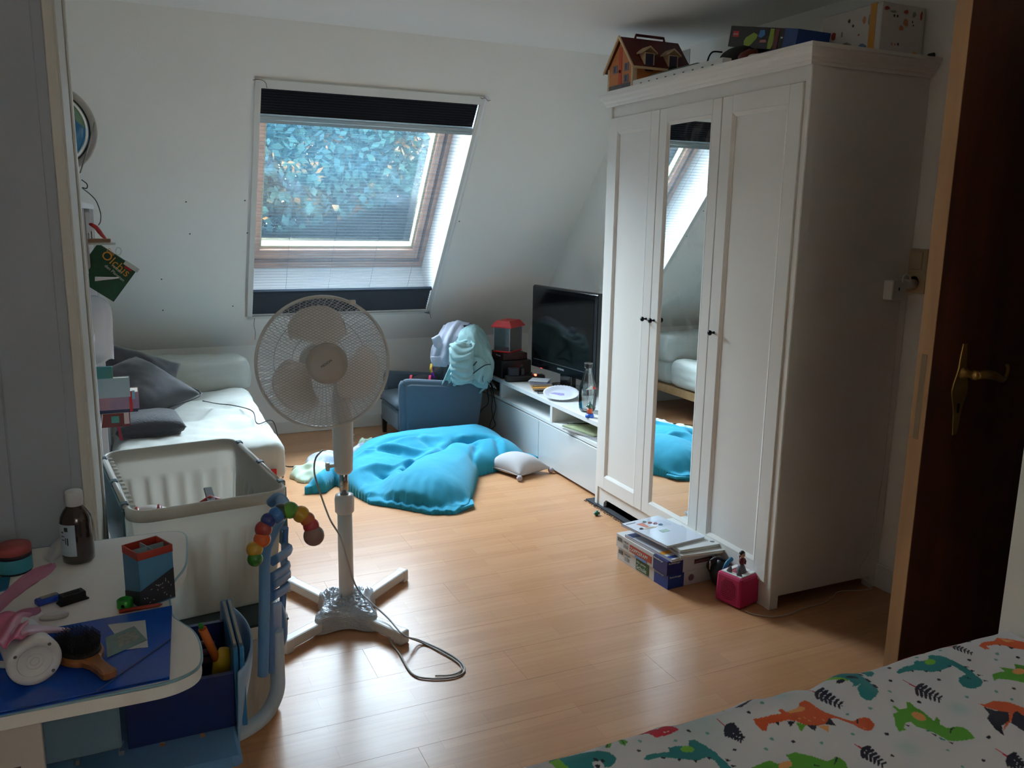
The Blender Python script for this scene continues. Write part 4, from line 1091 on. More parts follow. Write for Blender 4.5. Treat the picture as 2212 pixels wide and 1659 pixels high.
# ------------------------------------------------------------------ clothes on the armchair
M_shirt = mat('pale_grey_jersey', rgb(196, 198, 212), 0.92, bump=0.3, bs=600); M_jack = mat('mint_jacket_fabric', rgb(158, 194, 194), 0.75, var=0.05, vs=12, bump=0.2, bs=300)
def q3(px, py, y): return at(px, py, y=y)
t = thing('pale_shirt', 'pale grey long-sleeved top hanging over the armchair\'s back', 'clothes', (1.85, 5.08, 0.70))
ctl = [[q3(958, 703, 5.10), q3(935, 745, 5.0), q3(930, 770, 4.99), q3(932, 782, 4.98)],
       [q3(972, 697, 5.10), q3(955, 735, 5.0), q3(948, 768, 4.97), q3(950, 785, 4.96)],
       [q3(990, 693, 5.08), q3(972, 730, 4.98), q3(966, 765, 4.95), q3(966, 788, 4.94)],
       [q3(1015, 698, 5.06), q3(990, 735, 4.98), q3(982, 765, 4.96), q3(975, 790, 4.95)]]
g = patch(ctl, 10, 10, lambda u, v: 0.010*math.sin(u*17+v*3)*(0.3+0.7*v)+0.006*fbm(u*6, v*6, 2)); obj('front', g, M_shirt, t, solid=0.006)
ctl = [[q3(932, 731, 5.0), q3(948, 722, 5.0)], [q3(937, 745, 4.99), q3(955, 738, 4.99)], [q3(942, 752, 4.985), q3(955, 750, 4.985)]]
g = patch(ctl, 6, 6, lambda u, v: 0.006*math.sin(u*9)); obj('collar', g, M_shirt, t, solid=0.006)
ctl = [[q3(931, 770, 4.975), q3(966, 771, 4.955)], [q3(932, 782, 4.965), q3(967, 784, 4.945)], [q3(934, 791, 4.965), q3(965, 793, 4.945)]]
g = patch(ctl, 6, 12, lambda u, v: 0.004*math.sin(v*40)); obj('ribbed_cuff', g, M_shirt, t, solid=0.012)
t = thing('mint_jacket', 'mint green rain jacket draped over the armchair\'s back and arm', 'jacket', (2.0, 4.86, 0.6))
ctl = [[q3(1002, 712, 5.02), q3(985, 738, 4.93), q3(975, 780, 4.90), q3(952, 832, 4.88)],
       [q3(1016, 714, 5.02), q3(1000, 740, 4.92), q3(990, 780, 4.89), q3(968, 834, 4.88)],
       [q3(1030, 720, 5.00), q3(1012, 745, 4.91), q3(1002, 785, 4.88), q3(985, 834, 4.87)]]
g = patch(ctl, 8, 12, lambda u, v: 0.010*math.sin(u*14+v*5)*v+0.006*fbm(u*7, v*7, 5)); obj('lining_side', g, M_jack, t, solid=0.006)
ctl = [[q3(1004, 708, 5.05), q3(990, 726, 4.93), q3(1000, 770, 4.855), q3(1002, 830, 4.85)],
       [q3(1022, 702, 5.05), q3(1014, 716, 4.92), q3(1020, 770, 4.845), q3(1016, 828, 4.845)],
       [q3(1040, 710, 5.03), q3(1036, 728, 4.90), q3(1040, 772, 4.835), q3(1034, 838, 4.84)],
       [q3(1052, 728, 5.02), q3(1054, 755, 4.90), q3(1060, 795, 4.835), q3(1048, 838, 4.84)],
       [q3(1054, 742, 5.06), q3(1062, 770, 4.93), q3(1066, 815, 4.85), q3(1038, 852, 4.85)]]
g = patch(ctl, 12, 16, lambda u, v: 0.013*math.sin(u*13+2*v)*min(1, v*1.5)+0.012*fbm(u*5, v*5, 8)); body_ = obj('jacket_body', g, M_jack, t, solid=0.008)
# sleeve hanging in front: a crumpled tube
sp_ = crom([q3(1000, 738, 4.86), q3(998, 760, 4.815), q3(997, 785, 4.80), q3(999, 810, 4.795), q3(1000, 826, 4.80)], 8)
g = G()
def slv(u, v):
    i = v*(len(sp_)-1); i0 = int(i); p = sp_[i0].lerp(sp_[min(i0+1, len(sp_)-1)], i-i0)
    r = 0.074*(1-0.14*v)*(0.72 if v < 0.06 else 1); a = 2*PI*u
    w = 0.010*abs(math.sin(v*19+2.0*math.sin(a)))+0.007*fbm(math.cos(a)*2, math.sin(a)*2, v*8)
    if v > 0.97: r *= 0.9
    return p+Vector(((r+w)*math.cos(a), (r*0.42+w)*math.sin(a), 0.010*math.sin(a*2+v*9)))
g.grid(slv, 30, 50, closed_u=True); obj('sleeve', g, M_jack, t, solid=0.004)
g = G(); g.tube([sp_[-1]+Vector((0.066*math.cos(a/12*2*PI), 0.03*math.sin(a/12*2*PI), 0.006)) for a in range(12)], 0.007, 6, closed=True); obj('cuff', g, M_jack, t)
ctl = [[q3(1021, 768, 4.82), q3(1023, 800, 4.80), q3(1023, 818, 4.80)], [q3(1040, 775, 4.81), q3(1042, 800, 4.79), q3(1033, 826, 4.79)], [q3(1057, 786, 4.82), q3(1062, 805, 4.80), q3(1044, 832, 4.80)]]
g = patch(ctl, 8, 8, lambda u, v: 0.004*math.sin(u*10)); obj('hood_flap', g, M_jack, t, solid=0.008)
M_navy = mat('navy_binding', rgb(30, 40, 60), 0.7)
g = G(); g.tube(crom([q3(1022, 807, 4.785), q3(1035, 797, 4.78), q3(1048, 789, 4.782), q3(1060, 787, 4.79)], 6), 0.0035, 6); obj('binding', g, M_navy, t)
g = G(); g.tube(crom([q3(1023, 790, 4.79), q3(1030, 781, 4.785)], 4), 0.0035, 6); obj('binding', g, M_navy, t)
g = G(); g.tube(crom([q3(1044, 812, 4.775), q3(1042, 819, 4.775), q3(1044, 825, 4.775)], 4), 0.002, 6); obj('drawstring', g, M_navy, t)
# toy bag on the seat, only its bright top shows
t = thing('toy_bag', 'black bag with pink, purple and yellow trim on the armchair seat', 'bag', (1.72, 5.08, 0.31))
b0 = at(928, 820, y=5.02)
g = G(); g.ball((b0.x-0.02, 5.04, 0.365), 0.10, 20, (1.15, 0.7, 0.72)); obj('bag_body', g, mat('black_velour', rgb(22, 18, 18), 0.8, bump=0.5, bs=200), t)
for col, px, py in ((rgb(206, 30, 90), 927, 822), (rgb(120, 40, 170), 933, 806), (rgb(214, 170, 50), 930, 797), (rgb(196, 30, 60), 886, 822)):
    p = at(px, py, y=4.96)
    g = G(); g.tube(crom([p+Vector((0.012, 0, -0.03)), p+Vector((0, -0.008, 0)), p+Vector((0.01, 0.01, 0.03))], 5), 0.011, 8, flat=0.5); obj('trim_band', g, mat('trim_%d' % px, col, 0.6), t)
# ------------------------------------------------------------------ bed with dinosaur-print duvet
bed = thing('bed', 'bed with wooden frame under the dinosaur-print duvet', 'bed', (1.07, 0.2, 0))
M_bedw = wood('pine_bed_wood', rgb(170, 124, 82), rgb(192, 148, 104), 0.5, (1, 14, 14), 2)
g = G(); g.box((0.34, -0.80, 0.20), (1.80, 1.13, 0.26), 0.006); obj('bed_frame', g, M_bedw, bed)
for x in (0.40, 1.74):
    for y in (-0.74, 1.07):
        g = G(); g.box((x-0.035, y-0.035, 0), (x+0.035, y+0.035, 0.20), 0.004); obj('leg', g, M_bedw, bed)
g = G(); g.box((0.35, -0.79, 0.26), (1.79, 1.12, 0.42), 0.04); obj('mattress', g, mat('white_ticking', rgb(220, 218, 212), 0.9), bed)
duv = thing('duvet', 'white duvet printed with colourful dinosaurs and dark leaves', 'duvet', (1.07, 0.2, 0.42))
P_ = []     # print: (polygon in the duvet plane, colour)
def A4(pts): return [tuple(at(1650+u/3.936, 1340+v/3.936, z=0.5).xy) for u, v in pts]
def A3(pts): return [tuple(at(1100+u/3.687, 1340+v/3.687, z=0.5).xy) for u, v in pts]
def ell(u, v, a, b, rot=0.0, n=14):
    return [(u+a*math.cos(t)*math.cos(rot)-b*math.sin(t)*math.sin(rot), v+a*math.cos(t)*math.sin(rot)+b*math.sin(t)*math.cos(rot)) for t in [2*PI*i/n for i in range(n)]]
C_t, C_n, C_o, C_g, C_l, C_p, C_r, C_q = rgb(30, 140, 146), rgb(24, 22, 52), rgb(228, 96, 44), rgb(92, 176, 44), rgb(128, 200, 60), rgb(240, 166, 96), rgb(208, 30, 62), rgb(112, 176, 172)
def put(A, pts, c): P_.append((A(pts), c))
put(A4, [(480,465),(560,440),(600,410),(680,390),(760,380),(850,380),(920,405),(940,440),(920,470),(880,475),(860,450),(830,430),(800,425),(800,450),(830,480),(880,510),(920,550),(960,580),(975,620),(950,670),(910,700),(870,695),(820,660),(790,610),(800,590),(830,570),(780,590),(750,590),(760,570),(720,540),(640,500),(560,480)], C_t)
put(A4, [(480,465),(540,455),(640,500),(720,540),(700,545),(620,515),(540,485)], C_l)
for u, v, a, b, r in ((650,535,36,14,.1),(750,512,55,13,0),(885,512,28,12,.5),(945,562,30,14,.6),(820,460,26,10,.4),(795,427,16,7,0),(845,436,14,9,0)): put(A4, ell(u, v, a, b, r), C_n)
put(A4, [(1130,425),(1150,400),(1200,380),(1280,365),(1275,350),(1300,335),(1330,345),(1400,330),(1395,300),(1430,290),(1460,300),(1500,300),(1560,320),(1620,350),(1700,390),(1760,430),(1800,470),(1840,500),(1865,530),(1850,560),(1800,585),(1740,580),(1690,560),(1655,520),(1660,490),(1700,470),(1720,465),(1680,430),(1600,385),(1570,400),(1500,425),(1430,430),(1350,415),(1280,410),(1200,425),(1150,440)], C_t)
put(A4, ell(1415, 350, 46, 22), C_l)
for u, v in ((1722,395),(1778,430),(1832,468),(1882,517)): put(A4, [(u-24,v-8),(u+26,v+6),(u-10,v+10)], C_n)
for u, v in ((1265,418),(1380,423),(1495,425),(1578,392)): put(A4, [(u-18,v-6),(u+18,v-6),(u+8,v+9)], C_n)
put(A4, [(1700,490),(1735,488),(1768,508),(1735,497)], C_n)
put(A4, [(-20,832),(60,822),(150,820),(120,790),(150,780),(190,805),(250,780),(300,740),(300,710),(350,680),(400,700),(440,735),(520,780),(600,805),(700,830),(760,840),(800,815),(850,808),(900,825),(945,875),(920,915),(870,930),(810,910),(770,880),(700,860),(620,830),(560,840),(520,890),(440,915),(350,915),(270,880),(200,870),(120,875),(40,880),(20,930),(-20,925),(-70,880),(-90,840)], C_o)
put(A4, [(190,805),(250,775),(310,740),(350,745),(345,775),(300,795),(230,815)], C_p)
put(A4, [(520,893),(560,830),(612,902)], C_n); put(A4, [(365,915),(450,912),(432,962)], C_n); put(A4, [(200,875),(270,884),(222,920)], C_n); put(A4, [(92,874),(138,876),(125,895)], C_n)
put(A4, [(270,890),(360,915),(315,960)], C_g); put(A4, [(450,915),(550,900),(548,960)], C_p)
put(A4, [(790,820),(806,815),(802,868),(792,860)], C_n)
for u, v in ((300,860),(345,850),(385,875),(430,840),(505,855),(860,905)): put(A4, ell(u, v, 14, 5, .4), C_p)
put(A4, [(1110,860),(1100,810),(1140,785),(1095,745),(1110,730),(1160,760),(1220,740),(1215,690),(1240,685),(1290,730),(1340,750),(1400,800),(1450,840),(1470,810),(1500,830),(1500,870),(1560,900),(1640,890),(1700,900),(1750,940),(1800,995),(1720,1005),(1640,1015),(1570,1015),(1500,980),(1440,950),(1370,930),(1300,920),(1250,870),(1200,890),(1190,930),(1210,950),(1150,955),(1120,910)], C_g)
put(A4, ell(1320, 806, 66, 34, .4), C_p)
for u, v in ((1448,974),(1592,1034),(1215,910)): put(A4, [(u-28,v-12),(u+24,v-2),(u+16,v+16)], C_n)
put(A4, [(1580,945),(1590,905),(1632,893),(1600,920),(1592,945)], C_n)
put(A4, [(1365,935),(1430,945),(1390,958)], C_t); put(A4, [(1490,990),(1560,1015),(1500,1020)], C_t)
put(A4, [(1815,705),(1870,715),(1950,690),(2080,705),(2250,770),(2250,870),(2150,790),(2110,860),(2080,890),(2030,960),(2050,890),(2085,800),(1900,745)], C_o)
put(A4, [(1865,735),(1960,770),(2080,790),(2085,860),(2020,910),(2030,960),(2042,1002),(1960,940),(1895,850),(1915,800)], C_n)
put(A4, [(2120,800),(2150,780),(2250,860),(2250,980),(2100,880)], C_n)
put(A4, [(1830,210),(1860,185),(1960,180),(1980,155),(2060,165),(2230,200),(2230,262),(2120,245),(2060,225),(1980,210),(1890,215),(1925,240),(1880,240)], C_o)
put(A4, [(1985,210),(2020,214),(2010,224)], C_n); put(A4, [(2070,228),(2140,245),(2100,250)], C_n); put(A4, [(2000,160),(2140,190),(2060,196)], C_p)
put(A4, [(1940,470),(1980,450),(2050,440),(2000,400),(2080,410),(2140,420),(2130,370),(2240,400),(2240,545),(2100,515),(2000,505),(1960,520)], C_g); put(A4, ell(2170, 440, 60, 26), C_p)
put(A4, [(-110,1240),(0,1185),(60,1170),(120,1200),(230,1175),(190,1120),(260,1100),(400,1140),(540,1195),(620,1160),(690,1200),(720,1276),(20,1276)], C_g); put(A4, ell(185, 1208, 62, 34, -.2), C_p)
put(A4, [(430,1215),(510,1240),(430,1228)], C_n); put(A4, [(598,1230),(606,1180),(632,1162),(618,1200)], C_n)
put(A4, [(1080,290),(1180,262),(1285,260),(1240,290),(1140,305)], C_r)
put(A4, [(905,330),(940,325),(970,355),(930,350)], C_g); put(A4, [(790,365),(830,350),(820,370)], C_g)
put(A3, [(320,1060),(370,1040),(400,1030),(440,1040),(560,1020),(700,1020),(800,1040),(855,1090),(840,1130),(800,1160),(760,1155),(740,1110),(690,1100),(660,1120),(690,1190),(420,1190),(410,1100),(320,1110)], C_t)
put(A3, [(312,1105),(395,1060),(425,1110),(500,1190),(400,1190)], C_l)
for u, v, a, b in ((690,1095,24,10),(745,1108,18,14),(705,1148,22,14)): put(A3, ell(u, v, a, b, .3), C_n)
put(A3, [(1070,1100),(1100,1065),(1280,1030),(1265,1000),(1330,990),(1430,990),(1430,945),(1480,932),(1560,970),(1640,1020),(1720,1100),(1800,1190),(1700,1190),(1640,1100),(1580,1070),(1500,1110),(1350,1090),(1200,1080),(1110,1110)], C_t)
put(A3, ell(1420, 1015, 58, 26), C_l)
for u, v in ((1225,1088),(1350,1100),(1480,1112),(1590,1080)): put(A3, [(u-22,v-8),(u+22,v-8),(u+10,v+14)], C_n)
for u, v in ((1745,1090),(1790,1142)): put(A3, [(u-30,v-14),(u+30,v+4),(u-10,v+12)], C_n)
put(A3, [(860,878),(1000,835),(1100,825),(1180,850),(1240,812),(1300,820),(1357,860),(1280,905),(1170,925),(1100,880),(1000,870)], C_r)
put(A3, [(930,862),(1000,846),(990,860)], C_n); put(A3, [(1040,872),(1075,874),(1060,886)], C_n)
for u, v in ((1238, 888), (1264, 882)): put(A3, ell(u, v, 9, 4), rgb(220, 216, 210))
for pts in ([(640,975),(700,970),(760,925),(720,975)], [(765,1000),(775,920),(825,925),(805,1000)], [(860,900),(900,905),(945,960),(920,1000),(880,965)]): put(A3, pts, C_g)
put(A3, [(775,988),(780,920),(790,922),(784,988)], C_n); put(A3, [(865,902),(900,925),(922,980),(912,980),(892,932)], C_n)
put(A3, [(1790,680),(1900,640),(1980,600),(1900,665),(1850,690)], C_n); put(A3, [(1800,628),(1920,606),(1915,618)], C_n)
def sprig(A, stem, p0, p1, w):
    (x0, y0), (x1, y1) = p0, p1; dx, dy = x1-x0, y1-y0; L_ = math.hypot(dx, dy); ux, uy = dx/L_, dy/L_; nx_, ny_ = -uy, ux
    put(A, [(stem[0], stem[1]-6), (stem[0]+10, stem[1]+4), (x0+ux*30, y0+uy*30+8), (x0+ux*40, y0+uy*40-8)], C_r)
    put(A, [(x0+nx_*6, y0+ny_*6), (x1, y1), (x0-nx_*6, y0-ny_*6)], C_n)
    for i in range(6):
        t = 0.02+0.155*i; k = w*(1.25-0.85*t)
        bx_, by_ = x0+dx*t, y0+dy*t
        for sg in (1, -1):
            ex_, ey_ = bx_+ux*k*0.50+nx_*sg*k*0.56, by_+uy*k*0.50+ny_*sg*k*0.56
            put(A, ell((bx_+ex_)/2, (by_+ey_)/2, math.hypot(ex_-bx_, ey_-by_)/2+6, 0.15*k+3, math.atan2(ey_-by_, ex_-bx_), 10), C_n)
sprig(A4, (335, 525), (440, 570), (692, 706), 80); sprig(A4, (1175, 488), (1290, 560), (1536, 692), 74); sprig(A4, (720, 1022), (830, 1100), (1050, 1258), 82)
sprig(A4, (1520, 192), (1610, 208), (1797, 290), 40); sprig(A4, (1955, 1078), (2070, 1150), (2260, 1290), 82); sprig(A3, (1640, 768), (1720, 830), (1876, 942), 76)
for A, L_ in ((A4, ((1070,384),(1357,252),(1748,153),(1748,337),(1490,500),(1080,500),(1322,683),(1090,690),(2158,318),(2126,590),(1045,960),(250,1020),(1910,1000),(1090,1155),(1870,1175))), (A3, ((1432,860),(1030,1034),(1908,736),(1797,1007),(518,986)))):
    for u, v in L_: put(A, ell(u, v, 19, 10, .35), C_n)
for A, L_ in ((A4, ((1500,247),(1300,306),(1050,330),(1070,600),(1725,650),(1975,615),(2105,683),(1975,330),(1985,280),(905,755),(712,770),(755,975),(68,990),(490,1050),(1562,1110),(1690,1237),(22,1066))), (A3, ((1578,875),(2092,925),(2048,1000),(1325,950),(1042,958),(1705,685),(2012,683)))):
    for u, v in L_: put(A, ell(u, v, 18, 10, .35), C_q)
# the rest of the cover repeats the dots and sprigs
for i in range(60):
    x, y = rng.uniform(0.36, 1.8), rng.uniform(-0.7, 0.72)
    P_.append(([(x+0.009*math.cos(t*.6), y+0.009*math.sin(t*.6)) for t in range(10)], C_n if i % 2 else C_q))
gx = np.arange(0.30, 1.838, 0.0022); gy = np.concatenate([np.arange(-0.80, 0.70, 0.016), np.arange(0.70, 1.196, 0.0022)])
X, Y = np.meshgrid(gx, gy, indexing='ij')
colr = np.empty(X.shape+(4,)); colr[...] = rgb(222, 222, 228)
for u, v, a, b in ((1660,760,110,66),(1220,1090,130,76),(120,620,130,46)):
    c = A4([(u, v)])[0]; e1 = A4([(u+a, v)])[0]; R_ = math.hypot(e1[0]-c[0], e1[1]-c[1])
    w = np.exp(-((X-c[0])**2+(Y-c[1])**2)/(R_*0.75)**2)[..., None]*0.45
    colr = colr*(1-w)+np.array(rgb(150, 206, 200))*w
c = A3([(1430, 760)])[0]; w = np.exp(-((X-c[0])**2+(Y-c[1]+0.02)**2)/0.06**2)[..., None]*0.4; colr = colr*(1-w)+np.array(rgb(150, 206, 200))*w
for poly, c in P_:
    ax_ = np.array(poly); lo = ax_.min(0); hi = ax_.max(0)
    i0, i1 = np.searchsorted(gx, (lo[0]-.003, hi[0]+.003)); j0, j1 = np.searchsorted(gy, (lo[1]-.003, hi[1]+.003))
    if i1 <= i0 or j1 <= j0: continue
    sub = inside(X[i0:i1, j0:j1], Y[i0:i1, j0:j1], poly)
    colr[i0:i1, j0:j1][sub] = c
dfe = np.minimum(1.192-Y+0.0035*np_noise(X, X*0+3, 4, 8, 2), np.minimum(1.845-X, np.minimum(X-0.295, Y+0.81)))
dfe = np.clip(dfe, 0.0, 1); Rr = 0.055
top = 0.498+0.0035*np_noise(X, Y, 4.5, 21, 3)
# soft creases running down from the far edge
for (x0, y0), (x1, y1), d_, w_ in (((1.30, 1.20), (1.26, 0.90), 0.012, 0.035), ((1.22, 1.20), (1.20, 0.98), -0.009, 0.03), ((1.05, 1.20), (1.10, 1.0), 0.008, 0.03), ((0.85, 1.2), (0.86, 1.06), 0.007, 0.03), ((1.44, 1.05), (1.38, 0.80), 0.008, 0.03)):
    dd, t = segd(X, Y, (x0, y0), (x1, y1)); top += d_*np.exp(-(dd/w_)**2)*(1-t*0.6)
Z = np.where(dfe < Rr, top-Rr+np.sqrt(np.clip(Rr**2-(Rr-dfe)**2, 0, None)), top)
msk = np.ones(X.shape, bool)
cov = None
V = np.stack([X, Y, Z], -1).reshape(-1, 3)-np.array([1.07, 0.2, 0.42])
nx_, ny_ = X.shape; idx = np.arange(nx_*ny_).reshape(nx_, ny_)
F = np.stack([idx[:-1, :-1], idx[1:, :-1], idx[1:, 1:], idx[:-1, 1:]], -1).reshape(-1, 4)
# overhang that hangs down all round
bd_i = np.concatenate([idx[:, 0], idx[-1, 1:], idx[::-1, -1][1:], idx[0, ::-1][1:]])
low = V[bd_i].copy(); low[:, 2] = 0.17-0.42
nv = len(V); V2 = np.concatenate([V, low]); k_ = np.arange(len(bd_i)-1)
F2 = np.stack([bd_i[:-1], nv+k_, nv+k_+1, bd_i[1:]], -1)
me = bpy.data.meshes.new('duvet_cover')
FF = np.concatenate([F, F2])
me.vertices.add(len(V2)); me.vertices.foreach_set('co', V2.astype(np.float32).ravel())
me.loops.add(FF.size); me.loops.foreach_set('vertex_index', FF.astype(np.int32).ravel())
me.polygons.add(len(FF)); me.polygons.foreach_set('loop_start', (np.arange(len(FF))*4).astype(np.int32)); me.polygons.foreach_set('loop_total', np.full(len(FF), 4, np.int32))
me.polygons.foreach_set('use_smooth', np.ones(len(FF), bool)); me.update(); me.validate()
ca = me.color_attributes.new('print', 'FLOAT_COLOR', 'POINT')
cc_ = np.concatenate([colr.reshape(-1, 4), colr.reshape(-1, 4)[bd_i]]).astype(np.float32); ca.data.foreach_set('color', cc_.ravel())
M_duv = bpy.data.materials.new('printed_cotton'); M_duv.use_nodes = True
n = M_duv.node_tree.nodes; L = M_duv.node_tree.links; b = n['Principled BSDF']; va = n.new('ShaderNodeVertexColor'); va.layer_name = 'print'
L.new(va.outputs[0], b.inputs['Base Color']); b.inputs['Roughness'].default_value = 0.85; b.inputs['Sheen Weight'].default_value = 0.1
tcd = n.new('ShaderNodeTexCoord'); nz = n.new('ShaderNodeTexNoise'); nz.inputs['Scale'].default_value = 900; bp = n.new('ShaderNodeBump'); bp.inputs['Strength'].default_value = 0.2; bp.inputs['Distance'].default_value = 0.001
L.new(tcd.outputs['Object'], nz.inputs[0]); L.new(nz.outputs['Fac'], bp.inputs['Height']); L.new(bp.outputs[0], b.inputs['Normal'])
me.materials.append(M_duv); link('duvet_cover', me, duv)

# ------------------------------------------------------------------ tall cabinet on the left, seen along its side
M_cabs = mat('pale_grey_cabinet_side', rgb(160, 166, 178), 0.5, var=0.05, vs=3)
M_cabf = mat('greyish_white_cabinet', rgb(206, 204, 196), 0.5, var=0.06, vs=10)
cb = thing('tall_cabinet', 'tall pale grey cabinet standing at the left edge, seen from its side', 'cabinet', (-0.35, 2.25, 0))
CX = -0.122
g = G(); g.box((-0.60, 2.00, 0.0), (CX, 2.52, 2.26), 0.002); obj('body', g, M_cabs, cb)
g = G(); g.box((CX, 2.012, 0.06), (CX+0.016, 2.518, 2.25), 0.002); dr = obj('door', g, M_cabf, cb)
for y0, y1 in ((2.02, 2.085), (2.44, 2.51)):
    g = G(); g.box((CX+0.015, y0, 0.07), (CX+0.022, y1, 2.24), 0.003); obj('moulding', g, M_cabf, dr)
g = G(); g.box((CX-0.001, 1.996, 0.0), (CX+0.018, 2.012, 2.255), 0.002); obj('corner_strip', g, M_cabf, cb)
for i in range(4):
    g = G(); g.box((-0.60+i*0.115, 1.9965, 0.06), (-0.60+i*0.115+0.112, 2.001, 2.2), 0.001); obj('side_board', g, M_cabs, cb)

# ------------------------------------------------------------------ bookcase behind it
bc = thing('bookcase', 'white bookcase with books sticking out, behind the tall cabinet', 'bookcase', (-0.33, 3.5, 0))
SY0, SY1, SZ = 2.54, 4.18, 1.452
M_shel = mat('white_shelf_board', rgb(216, 218, 220), 0.45, var=0.02)
for y in (SY0+0.012, 3.14, 3.74, SY1-0.012):
    g = G(); g.box((-0.56, y-0.012, 0), (CX, y+0.012, SZ-0.02), 0.001); obj('upright', g, M_shel, bc)
g = G(); g.box((-0.56, SY0, SZ-0.02), (CX+0.002, SY1, SZ), 0.001); obj('top_board', g, M_shel, bc)
for z in (0.05, 0.36, 0.66, 0.98, 1.22):
    g = G(); g.box((-0.56, SY0+0.024, z-0.01), (CX-0.004, SY1-0.024, z+0.01)); obj('shelf', g, M_shel, bc)
g = G(); g.box((-0.57, SY0, 0), (-0.56, SY1, SZ)); obj('back_panel', g, M_shel, bc)
# grey storage drawers at the top of the bookcase
for k_, y in enumerate((3.16, 3.46)):
    t = thing('storage_box', ('grey cardboard storage box in the top row of the bookcase, nearer one', 'grey cardboard storage box in the top row of the bookcase, farther one')[k_], 'box', (-0.3, y+0.13, 1.23))
    g = G(); g.box((-0.50, y, 1.231), (CX+0.004-0.001*k_, y+0.27, 1.42), 0.003); obj('box_body', g, mat('grey_card', rgb(150, 142, 140), 0.8), t)
    g = G(); g.box((CX+0.003, y+0.10, 1.32), (CX+0.009, y+0.17, 1.35), 0.002); obj('label_holder', g, M_steel, t)
# globe on top
gl = thing('globe', 'blue illuminated-style globe in a grey ring on the bookcase top', 'globe', (-0.20, 3.05, SZ))
GC = Vector((-0.20, 3.05, 1.672)); GR = 0.108
g = G(); g.ball(GC, GR, 48)
m = bpy.data.materials.new('globe_map'); m.use_nodes = True; n = m.node_tree.nodes; L = m.node_tree.links; b = n['Principled BSDF']
tcg = n.new('ShaderNodeTexCoord'); nz = n.new('ShaderNodeTexNoise'); nz.inputs['Scale'].default_value = 9; nz.inputs['Detail'].default_value = 6; L.new(tcg.outputs['Object'], nz.inputs[0])
r = n.new('ShaderNodeValToRGB'); r.color_ramp.elements[0].position = 0.53; r.color_ramp.elements[0].color = rgb(36, 120, 170); r.color_ramp.elements[1].position = 0.57; r.color_ramp.elements[1].color = rgb(110, 160, 120)
L.new(nz.outputs['Fac'], r.inputs[0]); L.new(r.outputs[0], b.inputs['Base Color']); b.inputs['Roughness'].default_value = 0.22
obj('ball', g, m, gl)
g = G()
g.tube([GC+Vector((0.128*math.sin(a)*0.99, 0.0, 0.128*math.cos(a))) for a in [PI*(i/30)*1.08-0.1 for i in range(31)]], 0.006, 8, flat=2.2); obj('meridian_ring', g, mat('grey_ring_plastic', rgb(196, 194, 190), 0.4), gl)
g = G(); g.tube([GC+Vector((0.1185*math.sin(a), -0.004, 0.1185*math.cos(a))) for a in [PI*(i/30)*1.02 for i in range(31)]], 0.0022, 6); obj('ring_groove', g, M_black, gl)
g = G(); g.lathe([(0.08, 0), (0.075, 0.012), (0.02, 0.03), (0.012, 0.10), (0.0, 0.102)], 28, frame((GC.x, GC.y, SZ+0.001))); obj('foot', g, mat('grey_ring_plastic', rgb(196, 194, 190), 0.4), gl)
# small things sticking out of the bookcase
def book(name, label, cat, a, b, thick, mcover, pages=None, group=None):
    pass
M_page = mat('paper_pages', rgb(226, 220, 204), 0.9)
def booklet(label, M, w, h, th, cover, extra=None, cat='book', name='book', group=None):
    """book lying in frame M: x = width, y = height, z = thickness"""
    t = thing(name, label, cat, M.translation, group=group); t.matrix_basis = M.copy(); t.rotation_mode = 'XYZ'
    g = G(M); g.box((0, 0, 0), (w, h, 0.0018)); g.box((0, 0, th-0.0018), (w, h, th)); g.box((0, 0, 0), (0.002, h, th)); obj('cover', g, cover, t)
    g = G(M); g.box((0.002, 0.003, 0.0018), (w-0.003, h-0.003, th-0.0018)); obj('pages', g, M_page, t)
    return t
SFY = 3.30
# green book hanging corner-first out of the shelf
c0 = at(216, 528, y=3.30)
Mg = xyplane(tuple(at(298, 580, y=3.27)), tuple(Vector(at(215, 527, y=3.27))-Vector(at(298, 580, y=3.27))), tuple(Vector(at(225, 630, y=3.29))-Vector(at(298, 580, y=3.27))))
t = booklet('green children\'s book hanging corner-first from the bookcase', Mg, 0.150, 0.145, 0.012, mat('green_book_cover', rgb(34, 92, 52), 0.4, var=0.5, vs=30, col2=rgb(20, 52, 34)))
# lettering on the side that faces the camera
fx = Vector(at(262, 585, y=3.27))-Vector(at(214, 545, y=3.27))
T1 = xyplane(tuple(at(216, 552, y=3.245)), tuple(fx), (0, 0, 1))
M_or = mat('orange_print', rgb(226, 150, 40), 0.5); M_wp = mat('white_print', rgb(214, 220, 214), 0.5)
text('title', 'Olchis', 0.042, T1, M_or, t); text('title', 'Die', 0.020, xyplane(tuple(at(229, 541, y=3.245)), tuple(fx), (0, 0, 1)), M_or, t)
text('subtitle', 'retten', 0.016, xyplane(tuple(at(240, 574, y=3.245)), tuple(fx), (0, 0, 1)), M_wp, t); text('subtitle', 'den Planeten', 0.015, xyplane(tuple(at(225, 575, y=3.245)), tuple(fx), (0, 0, 1)), M_wp, t)
a_, b_ = at(270, 565, y=3.243), at(296, 582, y=3.243)
g = G(); g.M = xyplane(tuple(a_), tuple(Vector(b_)-Vector(a_)), (0, 0, 1)); g.box((0, -0.010, 0), (0.052, 0.006, 0.0008)); obj('sticker', g, M_wp, t)
g = G(); g.M = xyplane(tuple(a_), tuple(Vector(b_)-Vector(a_)), (0, 0, 1)); g.box((0.008, -0.019, 0), (0.034, -0.010, 0.0009)); obj('red_label', g, mat('red_print', rgb(190, 40, 44), 0.5), t)
g = G(); g.tube([Vector(at(256+6*math.cos(k*.4), 543+8*math.sin(k*.4), y=3.235)) for k in range(16)], 0.0018, 6, closed=True); obj('ring', g, M_wp, t)
